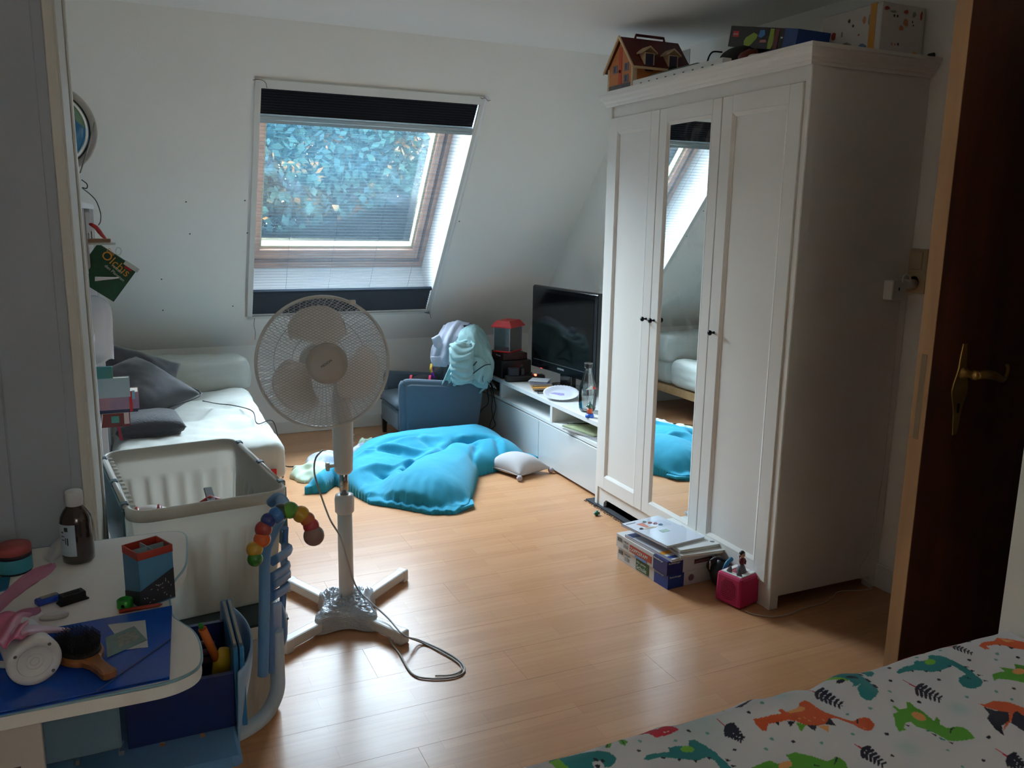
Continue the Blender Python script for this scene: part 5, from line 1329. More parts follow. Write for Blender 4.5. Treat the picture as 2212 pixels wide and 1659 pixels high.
# wooden ruler block, red ribbon, white sheets
t = thing('wooden_ruler', 'brown wooden ruler sticking out of the bookcase above the green book', 'ruler', (-0.1, 3.2, 1.32))
p0, p1 = at(195, 517, y=3.2), at(239, 519, y=3.2)
g = G(); g.box((-0.32, 3.19, p1.z-0.007), (p1.x, 3.225, p1.z+0.005), 0.002); obj('ruler_body', g, wood('ruler_wood', rgb(132, 100, 72), rgb(160, 126, 94), 0.5), t)
p0 = at(250, 527, y=3.2)
g = G(); g.box((-0.25, 3.20, p0.z-0.004), (p0.x, 3.24, p0.z+0.004), 0.001); o = obj('white_ruler', g, M_wp); o['label'] = 'narrow white ruler under the brown wooden one in the bookcase'; o['category'] = 'ruler'
g = G(); g.tube(crom([at(196, 484, y=3.0), at(208, 492, y=3.02), at(218, 505, y=3.06), at(226, 514, y=3.1)], 5), [0.008, 0.009, 0.010, 0.010, 0.010, 0.009, 0.009, 0.009, 0.009, 0.009, 0.008, 0.008, 0.008, 0.007, 0.007, 0.006], 8, flat=0.5); o = obj('red_ribbon', g, mat('red_ribbon_cloth', rgb(176, 30, 34), 0.7)); o['label'] = 'red ribbon hanging out of the bookcase above the ruler'; o['category'] = 'ribbon'
g = G(); g.tube(crom([at(176, 388, y=2.9), at(188, 398, y=2.9), at(187, 407, y=2.9), at(178, 406, y=2.9), at(195, 420, y=2.95), at(208, 435, y=2.98), at(217, 460, y=3.0), at(217, 478, y=3.05), at(213, 486, y=3.08)], 6), 0.0016, 6); o = obj('thin_cord', g, M_black); o['label'] = 'thin dark cord looping down in front of the bookcase top'; o['category'] = 'cord'
g = G(); g.tube([at(204, 264, y=2.95), at(190, 320, y=2.95), at(173, 374, y=2.95)], 0.0022, 6); o = obj('knitting_needle', g, M_steel); o['label'] = 'thin metal rod leaning beside the globe ring'; o['category'] = 'rod'
g = patch([[at(205, 598, y=3.2), at(256, 599, y=3.2)], [at(205, 604, y=3.25), at(254, 601, y=3.25)], [at(205, 610, y=3.3), at(222, 606, y=3.3)]], 4, 6); o = obj('paper_sheet', g, mat('white_paper', rgb(224, 224, 226), 0.8), solid=0.0012); o['label'] = 'white sheet of paper poking out over the green book'; o['category'] = 'paper'
ctl = [[Vector((-0.30, 3.34, 1.12)), Vector((-0.14, 3.34, 1.13)), at(214, 640, y=3.34), at(228, 645, y=3.34)],
       [Vector((-0.30, 3.34, 1.05)), Vector((-0.14, 3.34, 1.05)), at(230, 668, y=3.35), at(241, 672, y=3.36)],
       [Vector((-0.30, 3.38, 0.95)), Vector((-0.14, 3.38, 0.95)), at(232, 720, y=3.38), at(244, 728, y=3.40)],
       [Vector((-0.30, 3.42, 0.86)), Vector((-0.14, 3.42, 0.86)), at(236, 776, y=3.42), at(246, 776, y=3.44)]]
g = patch(ctl, 8, 8); o = obj('paper_roll', g, mat('bluish_white_paper', rgb(222, 228, 238), 0.6), solid=0.002); o['label'] = 'large curved white sheet bulging out of the bookcase middle'; o['category'] = 'paper'
# stacked books that stick out near the bottom of the view
def slabbook(label, px0, px1, pyt, pyb, y0, dy, cover, nm='book'):
    a_ = at(px1, pyt, y=y0); b_ = at(px1, pyb, y=y0)
    t = thing(nm, label, 'book', (a_.x-0.1, y0+dy/2, b_.z))
    x1 = a_.x; z1, z0 = a_.z, b_.z
    g = G(); g.box((-0.40, y0, z0), (x1, y0+0.002, z1)); g.box((-0.40, y0+dy-0.002, z0), (x1, y0+dy, z1)); obj('cover', g, cover, t)
    g = G(); g.box((-0.398, y0+0.002, z0+0.002), (x1-0.003, y0+dy-0.002, z1-0.002)); obj('pages', g, M_page, t)
    return t
t = slabbook('grey-blue book standing out of the bookcase above the red ones', 235, 279, 815, 857, 3.42, 0.03, mat('grey_blue_cover', rgb(132, 156, 166), 0.4, var=0.3, vs=12, col2=rgb(176, 190, 194)))
t = slabbook('pink and orange picture book with a red elastic band, in the bookcase', 240, 299, 846, 882, 3.45, 0.10, mat('sunset_cover', rgb(190, 130, 110), 0.4, var=0.5, vs=14, col2=rgb(96, 110, 160)))
a_, b_ = at(278, 845, y=3.448), at(284, 889, y=3.448)
g = G(); g.box((a_.x, 3.446, b_.z), (a_.x+0.010, 3.4498, a_.z), 0.0005); obj('elastic_band', g, mat('red_elastic', rgb(190, 34, 40), 0.6), t)
a_, b_ = at(284, 844, y=3.447), at(292, 862, y=3.447)
g = G(); g.box((a_.x, 3.4485, b_.z), (b_.x, 3.4499, a_.z)); obj('blue_label', g, mat('sky_blue_print', rgb(120, 180, 200), 0.5), t)
t = slabbook('dark blue book under the pink and orange picture book', 240, 298, 882, 889, 3.45, 0.10, mat('navy_cover', rgb(30, 44, 80), 0.4))
t = slabbook('dark red book with a green label, lowest of the stack in the bookcase', 240, 280, 891, 920, 3.50, 0.08, mat('dark_red_cover', rgb(120, 40, 36), 0.4, var=0.4, vs=20))
a_, b_ = at(240, 900, y=3.497), at(258, 913, y=3.497)
g = G(); g.box((a_.x, 3.4978, b_.z), (b_.x, 3.4999, a_.z)); obj('green_label', g, mat('sea_green_print', rgb(70, 150, 136), 0.5), t)
a_, b_ = at(267, 889, y=3.497), at(280, 915, y=3.497)
g = G(); g.box((a_.x, 3.4978, b_.z), (b_.x, 3.4999, a_.z)); obj('pale_label', g, mat('pale_pink_print', rgb(200, 180, 178), 0.5), t)
g = G(); g.prism([(0, 0), (0.010, 0), (0.018, -0.055), (0.006, -0.058)], 0, 0.002, xyplane(tuple(at(253, 921, y=3.49)), (1, 0, 0), (0, 0, 1))); o = obj('bookmark_ribbon', g, mat('dark_red_satin', rgb(140, 26, 44), 0.4)); o['label'] = 'dark red bookmark ribbon hanging below the lowest book'; o['category'] = 'ribbon'
a_ = at(231, 805, y=3.36)
g = G(); g.box((-0.30, 3.355, a_.z-0.022), (at(243, 800, y=3.36).x, 3.375, a_.z+0.022), 0.002); o = obj('blue_booklet', g, mat('blue_green_cover', rgb(30, 110, 150), 0.4, var=0.6, vs=14, col2=rgb(70, 130, 70))); o['label'] = 'small blue and green booklet just above the grey-blue book'; o['category'] = 'book'
# ------------------------------------------------------------------ stacked storage crates
M_crate = sheer('milky_white_plastic', (0.88, 0.86, 0.80, 1), 0.06, (0.80, 0.78, 0.73, 1))
M_crim = mat('white_crate_rim', rgb(208, 206, 198), 0.4)
M_lidt = mat('teal_crate_lid', rgb(84, 128, 136), 0.4)
def rrect(w, d, r, n=8):
    out = []
    for cx_, cy_, a0 in ((w/2-r, d/2-r, 0), (-w/2+r, d/2-r, PI/2), (-w/2+r, -d/2+r, PI), (w/2-r, -d/2+r, 1.5*PI)):
        for k in range(n+1): a = a0+PI/2*k/n; out.append((cx_+r*math.cos(a), cy_+r*math.sin(a)))
    return out
def dense(poly, step):
    out = []
    for i in range(len(poly)):
        a, b = Vector(poly[i]), Vector(poly[(i+1) % len(poly)]); m_ = max(1, int((b-a).length/step))
        for k in range(m_): out.append(a.lerp(b, k/m_))
    return out
def crate(label, cx_, cy_, z0, z1, w, d, rot, nm='storage_crate', taper=0.88, lids=True):
    t = thing(nm, label, 'crate', (cx_, cy_, z0), rz=rot)
    F_ = frame((cx_, cy_, z0), rz=rot); h = z1-z0
    base = dense(rrect(w, d, 0.045), 0.008); N_ = len(base)
    # arc length for the ribs
    s_ = [0]
    for i in range(1, N_): s_.append(s_[-1]+(base[i]-base[i-1]).length)
    def wall(u, v, inn=0.0):
        i = min(int(round(u*N_)), N_-1) % N_; p = base[i]; k = taper+(1-taper)*v
        nrm = Vector((p[0]/(w/2), p[1]/(d/2))); nrm.normalize()
        rib = 0.0095*math.sin(s_[i]*2*PI/0.056)*(1 if 0.04 < v < 0.70 else 0)
        return (p[0]*k+nrm.x*(rib-inn), p[1]*k+nrm.y*(rib-inn), h*v+0.002)
    g = G(F_)
    lv = [0, 0.03, 0.06, 0.3, 0.5, 0.66, 0.72, 0.74, 1.0]
    vs = [[g.bm.verts.new(F_ @ Vector(wall(i/N_, v))) for v in lv] for i in range(N_)]
    for i in range(N_):
        for j in range(len(lv)-1):
            f = g.bm.faces.new([vs[i][j], vs[(i+1) % N_][j], vs[(i+1) % N_][j+1], vs[i][j+1]]); f.smooth = True
    g.bm.faces.new([vs[i][0] for i in range(N_)][::-1])
    obj('tub', g, M_crate, t, solid=0.003)
    g = G(F_); rp = [Vector((p[0], p[1], h)) for p in dense(rrect(w+0.006, d+0.006, 0.05), 0.02)]
    prof_ = [(0.006, -0.030), (0.009, -0.028), (0.010, -0.002), (0.004, 0.004), (-0.003, 0.002), (-0.002, -0.010)]
    nn_ = len(rp); rows = []
    for i in range(nn_):
        p = rp[i]; tg = (rp[(i+1) % nn_]-rp[i-1]); nr = Vector((tg.y, -tg.x, 0)).normalized()
        rows.append([g.bm.verts.new(F_ @ (p+nr*a+Vector((0, 0, b)))) for a, b in prof_])
    for i in range(nn_):
        for j in range(len(prof_)):
            f = g.bm.faces.new([rows[i][j], rows[(i+1) % nn_][j], rows[(i+1) % nn_][(j+1) % len(prof_)], rows[i][(j+1) % len(prof_)]]); f.smooth = True
    rm = obj('rim', g, M_crim, t)
    if lids:
        for sg in (-1, 1):
            g = G(F_); g.tube([(sg*(w/2+0.010), -d/2+0.06, h), (sg*(w/2+0.010), d/2-0.06, h)], 0.0065, 10); hb = obj('hinge_rod', g, M_crim, t)
            for yy in (-d/2+0.075, -0.02, d/2-0.075):
                g = G(F_); g.box((sg*(w/2+0.010)-0.010, yy-0.014, h-0.010), (sg*(w/2+0.010)+0.010, yy+0.014, h+0.0085), 0.003); obj('hinge_clip', g, mat('slate_blue_clip', rgb(86, 110, 122), 0.4), hb)
            g = G(F_); sw_ = -0.0 if sg > 0 else 0.0
            g.box((sg*(w/2+0.014), -d/2+0.05, h-0.21), (sg*(w/2+0.019), d/2-0.05, h-0.008), 0.002); obj('lid', g, M_lidt, t)
        for i in range(13):   # row of lid teeth inside the left rim
            yy = -d/2+0.07+i*(d-0.14)/12
            g = G(F_); g.box((-w/2+0.004, yy-0.007, h-0.006), (-w/2+0.016, yy+0.007, h+0.001), 0.002); obj('lid_tooth', g, M_crim, rm)
    return t
lc = crate('milky storage crate on the floor, below the open one', 0.115, 2.56, 0.0, 0.298, 0.40, 0.66, math.radians(5), lids=False, taper=0.9)
g = G(frame((0.115, 2.56, 0), rz=math.radians(5))); g.box((-0.205, -0.335, 0.300), (0.205, 0.335, 0.308), 0.003); obj('lid', g, mat('dark_teal_lid', rgb(40, 60, 62), 0.4), lc)
g = G(frame((0.115, 2.56, 0), rz=math.radians(5))); g.box((-0.17, -0.28, 0.02), (0.17, 0.28, 0.22), 0.05); obj('contents', g, mat('pinkish_cloth', rgb(214, 176, 164), 0.9), lc)
uc = crate('open milky white storage crate with ribbed sides behind the desk', 0.128, 2.635, 0.309, 0.652, 0.40, 0.64, math.radians(7))
t = thing('toy_packet', 'red and white toy packet inside the open crate, left', 'toy', (0.02, 2.45, 0.32))
p = at(320, 1098, z=0.56)
g = G(); g.ball((p.x, p.y, 0.50), 0.085, 18, (1, 0.7, 0.8)); obj('packet_body', g, mat('white_wrapper', rgb(216, 206, 200), 0.4), t)
for dx in (-0.03, 0.03):
    g = G(); g.ball((p.x+dx, p.y-0.004, 0.502), 0.078, 14, (0.22, 0.78, 0.86)); obj('red_stripe', g, mat('red_wrapper', rgb(170, 34, 28), 0.4), t)
t = thing('toy_plane', 'dark and red toy aeroplane inside the open crate', 'toy', (0.2, 2.5, 0.32))
p = at(455, 1078, z=0.60)
g = G(); g.tube([(p.x-0.05, p.y, 0.575), (p.x, p.y, 0.592), (p.x+0.05, p.y+0.01, 0.582)], [0.008, 0.02, 0.006], 10); obj('fuselage', g, mat('red_wrapper', rgb(170, 34, 28), 0.4), t)
g = G(); g.box((p.x-0.012, p.y-0.05, 0.600), (p.x+0.012, p.y+0.10, 0.606), 0.002); g.box((p.x-0.02, p.y-0.02, 0.32), (p.x+0.02, p.y+0.02, 0.58), 0.01); obj('wing', g, M_black, t)

# ------------------------------------------------------------------ children's desk
dk = thing('desk', "white children's desk with pale blue edging and a blue-grey apron", 'desk', (-0.3, 1.68, 0))
M_dtop = mat('pale_grey_laminate', rgb(232, 232, 230), 0.55, var=0.03, bump=0.1, bs=500)
M_dedg = mat('pale_blue_edging', rgb(128, 168, 184), 0.4)
dp = [(-0.60, 1.313), (-0.02, 1.309), (0.005, 1.310), (0.03, 1.316), (0.055, 1.332), (0.067, 1.36), (0.069, 1.42), (0.062, 1.47), (0.045, 1.51), (0.032, 1.545), (0.030, 1.60), (0.032, 1.66), (0.045, 1.71), (0.064, 1.76), (0.073, 1.82), (0.080, 1.93), (0.077, 1.965), (0.062, 1.985), (0.035, 1.992), (0.0, 1.992), (-0.60, 1.990)]
dps = [dp[0]]+[tuple(p.xy) for p in crom([(*q, 0) for q in dp[1:-1]], 4)]+[dp[-1]]
g = G(); g.prism(dps, 0.672, 0.6995, None, 0.0012); top_ = obj('desktop', g, M_dtop, dk)
g = G(); g.tube([(p[0], p[1], 0.697) for p in dps], 0.0028, 6); obj('edging', g, M_dedg, dk)
M_apr = mat('slate_blue_panel', rgb(92, 124, 146), 0.6)
g = G(); g.box((-0.58, 1.36, 0.57), (-0.06, 1.38, 0.671), 0.003); obj('apron', g, M_apr, dk)
g = G(); g.box((-0.58, 1.93, 0.30), (0.02, 1.95, 0.671), 0.003); obj('rear_panel', g, M_apr, dk)
M_dleg = mat('offwhite_leg_panel', rgb(196, 188, 184), 0.6)
for x0 in (-0.235, ):
    g = G()
    hole = [(1.345, 0.02), (1.42, 0.02)]
    g.box((-0.30, 1.335, 0.0), (-0.285, 1.42, 0.671), 0.002)
    # front face board with a hand hole: four strips round it
    for a, b in (((-0.33, 1.325, 0.60), (-0.165, 1.34, 0.671)), ((-0.33, 1.325, 0.0), (-0.165, 1.34, 0.49)), ((-0.33, 1.325, 0.49), (-0.235, 1.34, 0.60)), ((-0.196, 1.325, 0.49), (-0.165, 1.34, 0.60))): g.box(a, b)
    obj('leg_panel', g, M_dleg, dk)
    g = G(); g.box((-0.24, 1.340, 0.485), (-0.19, 1.348, 0.605)); obj('hole_backing', g, mat('dark_brown_board', rgb(84, 62, 60), 0.8), dk)
g = G(); g.box((-0.05, 1.78, 0.0), (-0.02, 1.92, 0.671), 0.003); obj('leg_panel', g, M_dleg, dk)
g = G(); g.box((-0.58, 1.78, 0.0), (-0.55, 1.92, 0.671), 0.003); obj('leg_panel', g, M_dleg, dk)
DT = 0.7
# --- medicine bottle
c = Vector((-0.134, 1.885, DT)); t = thing('medicine_bottle', 'brown glass medicine bottle with a white screw cap', 'bottle', c)
M_amb = mat('amber_glass', rgb(46, 24, 14), 0.08, spec=0.7, coat=0.3)
g = G(); g.lathe([(0.0, 0.0), (0.026, 0.0), (0.0305, 0.004), (0.031, 0.02), (0.031, 0.088), (0.029, 0.10), (0.022, 0.113), (0.0155, 0.121), (0.0145, 0.132), (0.0, 0.132)], 36, frame(c)); obj('glass_body', g, M_amb, t)
g = G(); g.lathe([(0.0155, 0.122), (0.0165, 0.124), (0.016, 0.128), (0.0170, 0.129), (0.0170, 0.150), (0.0155, 0.153), (0.0, 0.153)], 28, frame(c)); obj('cap', g, mat('white_cap', rgb(206, 206, 210), 0.45), t)
def arcpatch(c, r, a0, a1, z0, z1, n=14):
    g = G(); g.grid(lambda u, v: (c.x+r*math.cos(a0+(a1-a0)*u), c.y+r*math.sin(a0+(a1-a0)*u), c.z+z0+(z1-z0)*v), n, 2); return g
lb = obj('label', arcpatch(c, 0.0314, math.radians(182), math.radians(268), 0.020, 0.088), mat('bluish_paper_label', rgb(170, 186, 202), 0.7), t)
for k_, (a0, a1, z0, z1) in enumerate(((205, 220, 0.074, 0.083), (188, 200, 0.070, 0.073), (186, 204, 0.062, 0.064), (206, 210, 0.046, 0.060), (214, 219, 0.044, 0.060), (188, 203, 0.054, 0.056))):
    obj('print_mark', arcpatch(c, 0.0317, math.radians(a0+22), math.radians(a1+22), z0, z1, 5), M_black, lb)
# --- jar
c = Vector((-0.250, 1.872, DT)); t = thing('cream_jar', 'small round turquoise jar with a salmon pink lid', 'jar', c)
g = G(); g.lathe([(0.0, 0), (0.030, 0), (0.032, 0.003), (0.032, 0.004)], 32, frame(c)); obj('base', g, M_black, t)
g = G(); g.lathe([(0.032, 0.004), (0.0325, 0.006), (0.0325, 0.033), (0.0, 0.033)], 32, frame(c)); obj('body', g, mat('turquoise_label', rgb(58, 150, 176), 0.4), t)
g = G(); g.lathe([(0.0325, 0.033), (0.0325, 0.041), (0.0, 0.041)], 32, frame(c)); obj('dark_band', g, mat('dark_violet', rgb(34, 26, 50), 0.4), t)
g = G(); g.lathe([(0.033, 0.041), (0.033, 0.054), (0.031, 0.057), (0.0, 0.057)], 32, frame(c)); obj('lid', g, mat('salmon_pink_lid', rgb(176, 84, 84), 0.5), t)
# --- pencil box (dark lower corner with a bone pattern, blue upper part, red rim with compartments)
F0 = Vector((-0.019, 1.592, DT)); Rv = Vector((0.059, 0.027, 0)); Lv = Vector((-0.032, 0.060, 0)); Rv = Rv.normalized()*0.066; Lv = Vector((-Rv.y, Rv.x, 0)).normalized()*0.062
PM = xyplane(tuple(F0), tuple(Rv), tuple(Lv))
t = thing('pencil_box', 'blue and red cardboard pencil box with a dark bone-patterned corner', 'pencil box', F0); t.matrix_basis = PM.copy()
M_pb = mat('blue_card', rgb(70, 130, 168), 0.5, var=0.25, vs=20); M_pr = mat('red_card_rim', rgb(160, 48, 34), 0.5)
w_, d_, h_ = 0.066, 0.062, 0.108
g = G(PM); g.box((0, 0, 0.002), (w_, 0.0015, h_-0.014)); g.box((0, 0, 0.002), (0.0015, d_, h_-0.014)); g.box((w_-0.0015, 0, 0.002), (w_, d_, h_-0.014)); g.box((0, d_-0.0015, 0.002), (w_, d_, h_-0.014)); g.box((0, 0, 0), (w_, d_, 0.002)); obj('box_wall', g, M_pb, t)
g = G(PM)
g.box((-0.0006, -0.0006, h_-0.014), (w_+.0006, 0.0018, h_)); g.box((-0.0006, 0, h_-0.014), (0.0018, d_, h_)); g.box((w_-0.0018, 0, h_-0.014), (w_+.0006, d_, h_)); g.box((0, d_-0.0018, h_-0.014), (w_, d_+.0006, h_))
obj('rim', g, M_pr, t)
g = G(PM); g.box((w_/2-0.0008, 0.0018, 0.03), (w_/2+0.0008, d_-0.0018, h_-0.003)); g.box((0.0018, d_/2-0.0008, 0.03), (w_-0.0018, d_/2+0.0008, h_-0.003)); obj('divider', g, mat('pale_card', rgb(150, 176, 186), 0.6), t)
g = G(PM); g.box((0.002, 0.002, 0.076), (w_-0.002, d_-0.002, 0.078)); obj('inner_tray', g, mat('dark_inner_card', rgb(52, 50, 64), 0.7), t)
M_bone = mat('dark_bone_pattern', rgb(24, 24, 40), 0.5, var=0.4, vs=60)
g = G(PM); g.prism([(0, 0.0025), (w_, 0.0025), (w_, 0.062), (0.0, 0.034)], 0, 0.0006, Matrix(((1, 0, 0, 0), (0, 0, -1, 0), (0, 1, 0, 0), (0, 0, 0, 1)))); pan = obj('patterned_corner', g, M_bone, t)
g = G(PM); g.prism([(0, 0.0025), (-d_, 0.0025), (-d_, 0.018), (0.0, 0.034)], 0.0001, 0.0006, Matrix(((0, 0, -1, 0), (-1, 0, 0, 0), (0, 1, 0, 0), (0, 0, 0, 1)))); obj('patterned_corner', g, M_bone, t)
g = G(PM)
for k_ in range(26):
    bx_, bz_ = random.uniform(0.004, w_-0.006), random.uniform(0.006, 0.052)
    if bz_ > 0.030+0.024*bx_/w_: continue
    a = random.uniform(0, PI); dx, dz = 0.0016*math.cos(a), 0.0016*math.sin(a)
    g.tube([(bx_-dx, -0.0008, bz_-dz), (bx_+dx, -0.0008, bz_+dz)], 0.0005, 5)
o = obj('bone_print', g, M_wp, pan); o['kind'] = 'stuff'
# --- folder with elastic
t = thing('blue_folder', 'glossy blue plastic folder on the desk corner', 'folder', (-0.15, 1.43, DT))
M_fol = mat('glossy_blue_plastic', rgb(24, 84, 190), 0.25, var=0.15, vs=3, spec=0.6)
fp = [(-0.33, 1.30), (0.017, 1.313), (0.033, 1.572), (-0.33, 1.548)]
g = G(); g.prism(fp, DT+0.0005, DT+0.0022, None); g.prism([(x, y) for x, y in fp], DT+0.0052, DT+0.0066, None); obj('cover', g, M_fol, t)
g = G(); g.prism([(-0.32, 1.308), (0.010, 1.320), (0.026, 1.565), (-0.32, 1.542)], DT+0.0022, DT+0.0052, None); obj('papers', g, M_page, t)
g = G(); g.tube([(-0.085, 1.307, DT+0.0082), (0.024, 1.435, DT+0.0082)], 0.0013, 6, flat=0.5); obj('elastic', g, mat('blue_grey_elastic', rgb(40, 70, 120), 0.7), t)
FZ = DT+0.0068
# --- cards on the folder
def card(label, pts, m, z, nm='card'):
    P = [at(*q, z=z) for q in pts]
    t = thing(nm, label, 'card', (sum(p.x for p in P)/4, sum(p.y for p in P)/4, z))
    g = G(); g.prism([(p.x, p.y) for p in P], z, z+0.0007); obj('card_body', g, m, t)
    return t, P
t, P = card('white window card lying on the blue folder', [(233, 1350), (314, 1340), (320, 1398), (272, 1404)], mat('white_card', rgb(196, 202, 208), 0.6), FZ)
t, P = card('grey-green collectible card beside the brush', [(228, 1378), (290, 1353), (318, 1383), (232, 1421)], mat('grey_green_card', rgb(120, 150, 152), 0.45, var=0.3, vs=60), FZ+0.0012)
cc4 = sum((Vector(p) for p in P), Vector())/4
g = G(); g.prism([tuple((Vector(p).lerp(cc4, 0.45)+Vector((0.006, 0.004, 0))).xy) for p in P], FZ+0.0019, FZ+0.0022); obj('picture', g, mat('card_picture', rgb(170, 166, 150), 0.5, var=0.6, vs=120, col2=rgb(70, 90, 100)), t)
# --- hairbrush
t = thing('hairbrush', 'wooden paddle hairbrush lying bristles up on the blue folder', 'hairbrush', (-0.11, 1.44, FZ))
M_brw = wood('varnished_bamboo', rgb(122, 72, 36), rgb(160, 102, 56), 0.35, (12, 2, 2), 2, coat=0.3)
hc = at(168, 1385, z=FZ+0.030); he = at(232, 1452, z=FZ+0.012)
dv = (he-hc); dv.z = 0; dl = dv.length; dv.normalize()
BM_ = xyplane((hc.x, hc.y, FZ+0.004), tuple(dv), tuple(Vector((-dv.y, dv.x, 0))))
out_ = []
for k_ in range(48):
    a = 2*PI*k_/48; out_.append((0.046*math.cos(a)*1.08, 0.034*math.sin(a)))
hd = [(0.043, 0.016), (0.060, 0.0115), (0.085, 0.0105), (dl+0.006, 0.0125), (dl+0.012, 0.008), (dl+0.013, 0.0), (dl+0.012, -0.008), (dl+0.006, -0.0125), (0.085, -0.0105), (0.060, -0.0115), (0.043, -0.016)]
outl = [p for p in out_ if p[0] < 0.043]
outl = sorted(outl, key=lambda p: math.atan2(p[1], -p[0]) )
poly_ = [tuple(p) for p in hd] + [p for p in sorted(outl, key=lambda p: (math.atan2(p[1], p[0]) % (2*PI)), reverse=True)]
g = G(BM_); g.prism(poly_, 0.0, 0.014, None, 0.003); obj('brush_body', g, M_brw, t)
g = G(BM_); g.lathe([(1, 0.014), (0.97, 0.017), (0.6, 0.021), (0, 0.022)], 36, Matrix.Diagonal((0.044, 0.031, 1, 1))); pad = obj('cushion_pad', g, mat('black_rubber_pad', rgb(20, 15, 14), 0.6), t)
g = G(BM_)
for i in range(-9, 10):
    for j in range(-6, 7):
        x, y = i*0.0046+(0.0023 if j % 2 else 0), j*0.0046
        if (x/0.042)**2+(y/0.030)**2 < 1:
            g.tube([(x, y, 0.019), (x*1.06, y*1.08, 0.035)], 0.0006, 4); g.ball((x*1.06, y*1.08, 0.0355), 0.0010, 6)
o = obj('bristle', g, M_black, pad); o['kind'] = 'stuff'
# --- sharpener, black block, green sharpener, eraser, red pencil
p0 = Vector((-0.178, 1.688, DT)); SM_ = frame(p0, rz=math.radians(26))
t = thing('blue_sharpener', 'small blue sharpener with a steel blade', 'sharpener', p0)
g = G(SM_); g.box((-0.021, -0.009, 0), (0.021, 0.009, 0.012), 0.0025); obj('body', g, mat('cobalt_plastic', rgb(24, 70, 180), 0.35), t)
g = G(SM_); g.box((-0.012, -0.006, 0.012), (0.017, 0.006, 0.0132), 0.0004); obj('blade', g, M_steel, t)
p0 = Vector((-0.136, 1.675, DT)); SM_ = frame(p0, rz=math.radians(24))
t = thing('black_block', 'black stepped sharpening block beside the blue sharpener', 'sharpener', p0)
g = G(SM_); g.prism([(-0.026, 0), (0.026, 0), (0.026, 0.003), (0.021, 0.005), (0.021, 0.018), (-0.021, 0.018), (-0.021, 0.005), (-0.026, 0.003)], -0.011, 0.011, Matrix(((1, 0, 0, 0), (0, 0, 1, 0), (0, 1, 0, 0), (0, 0, 0, 1))), 0.001); obj('body', g, M_black, t)
g = G(SM_); g.box((-0.014, -0.004, 0.018), (0.014, 0.004, 0.0186)); obj('slot', g, M_dark, t)
p0 = Vector((-0.046, 1.612, DT)); t = thing('green_sharpener', 'green round sharpener at the foot of the pencil box', 'sharpener', p0)
M_grn = mat('apple_green_plastic', rgb(40, 150, 50), 0.35)
g = G(frame(p0)); g.lathe([(0.0, 0), (0.013, 0), (0.014, 0.002), (0.014, 0.015), (0.011, 0.017), (0.010, 0.013), (0.0, 0.013)], 24); obj('body', g, M_grn, t)
g = G(); g.ball(p0+Vector((-0.004, -0.0135, 0.008)), 0.003, 8); obj('hole', g, M_dark, t)
a_, b_ = at(257, 1333, z=DT+0.003), at(352, 1318, z=DT+0.003)
a_.y = max(a_.y, 1.588); b_.y = max(b_.y, 1.590)
g = G(); g.tube([a_+Vector((0, 0, 0.001)), a_.lerp(b_, 0.92)+Vector((0, 0, 0.001)), b_+Vector((0, 0, 0.001))], [0.0036, 0.0036, 0.0012], 6); o = obj('red_pencil', g, mat('brick_red_lacquer', rgb(150, 44, 30), 0.4)); o['label'] = 'brick red pencil lying along the blue folder edge'; o['category'] = 'pencil'
p0 = at(117, 1334, z=DT)
g = G(); g.lathe([(0, 0), (0.95, 0), (1, 0.002), (1, 0.0045), (0.94, 0.006), (0, 0.006)], 28, frame((p0.x, max(p0.y, 1.575), DT)) @ Matrix.Diagonal((0.024, 0.013, 1, 1))); o = obj('white_eraser', g, mat('white_rubber', rgb(196, 196, 196), 0.7)); o['label'] = 'flat oval white eraser below the blue sharpener'; o['category'] = 'eraser'
# --- turquoise card and paper at the back left
g = G(); g.prism([tuple(at(*q, z=DT).xy) for q in ((-30, 1250), (22, 1248), (18, 1274), (-30, 1288))], DT+0.0004, DT+0.003); o = obj('turquoise_card', g, mat('turquoise_card_stock', rgb(30, 110, 150), 0.5)); o['label'] = 'turquoise card half out of view on the desk beside the jar'; o['category'] = 'card'
ctl = [[at(128, 1148, z=DT+0.004), at(96, 1205, z=DT+0.003)], [at(150, 1133, z=DT+0.022), at(112, 1212, z=DT+0.010)], [at(178, 1140, z=DT+0.003), at(140, 1195, z=DT+0.002)]]
g = patch(ctl, 8, 8); o = obj('tissue_paper', g, sheer('white_tissue', (0.85, 0.86, 0.88, 1), 0.35), solid=0.0006); o['label'] = 'thin white tissue lying behind the bottle'; o['category'] = 'tissue'
# --- white beaker toy with pink wings, lying on its side
D0 = at(77, 1432, z=DT+0.045); D1 = at(26, 1352, z=DT+0.044)
av = (D1-D0); av.z = 0; avn = av.normalized()
CM_ = xyplane((D0.x, D0.y, DT+0.0455), tuple(Vector((avn.y, -avn.x, 0))), (0, 0, 1))     # local z = -axis or axis
if (CM_.to_3x3() @ Vector((0, 0, 1))).dot(avn) < 0: CM_ = xyplane((D0.x, D0.y, DT+0.0455), tuple(Vector((-avn.y, avn.x, 0))), (0, 0, 1))
t = thing('fairy_lamp', 'white cylindrical toy lamp lying on its side with sheer pink wings and ribbon', 'toy', (D0.x, D0.y, FZ))
M_wpl = mat('matte_white_plastic', rgb(206, 204, 206), 0.5)
g = G(CM_); g.lathe([(0.0, 0.004), (0.025, 0.004), (0.027, 0.001), (0.034, 0.0), (0.0375, 0.004), (0.038, 0.012), (0.034, 0.05), (0.031, 0.11), (0.0, 0.112)], 40); bd_ = obj('beaker', g, M_wpl, t)
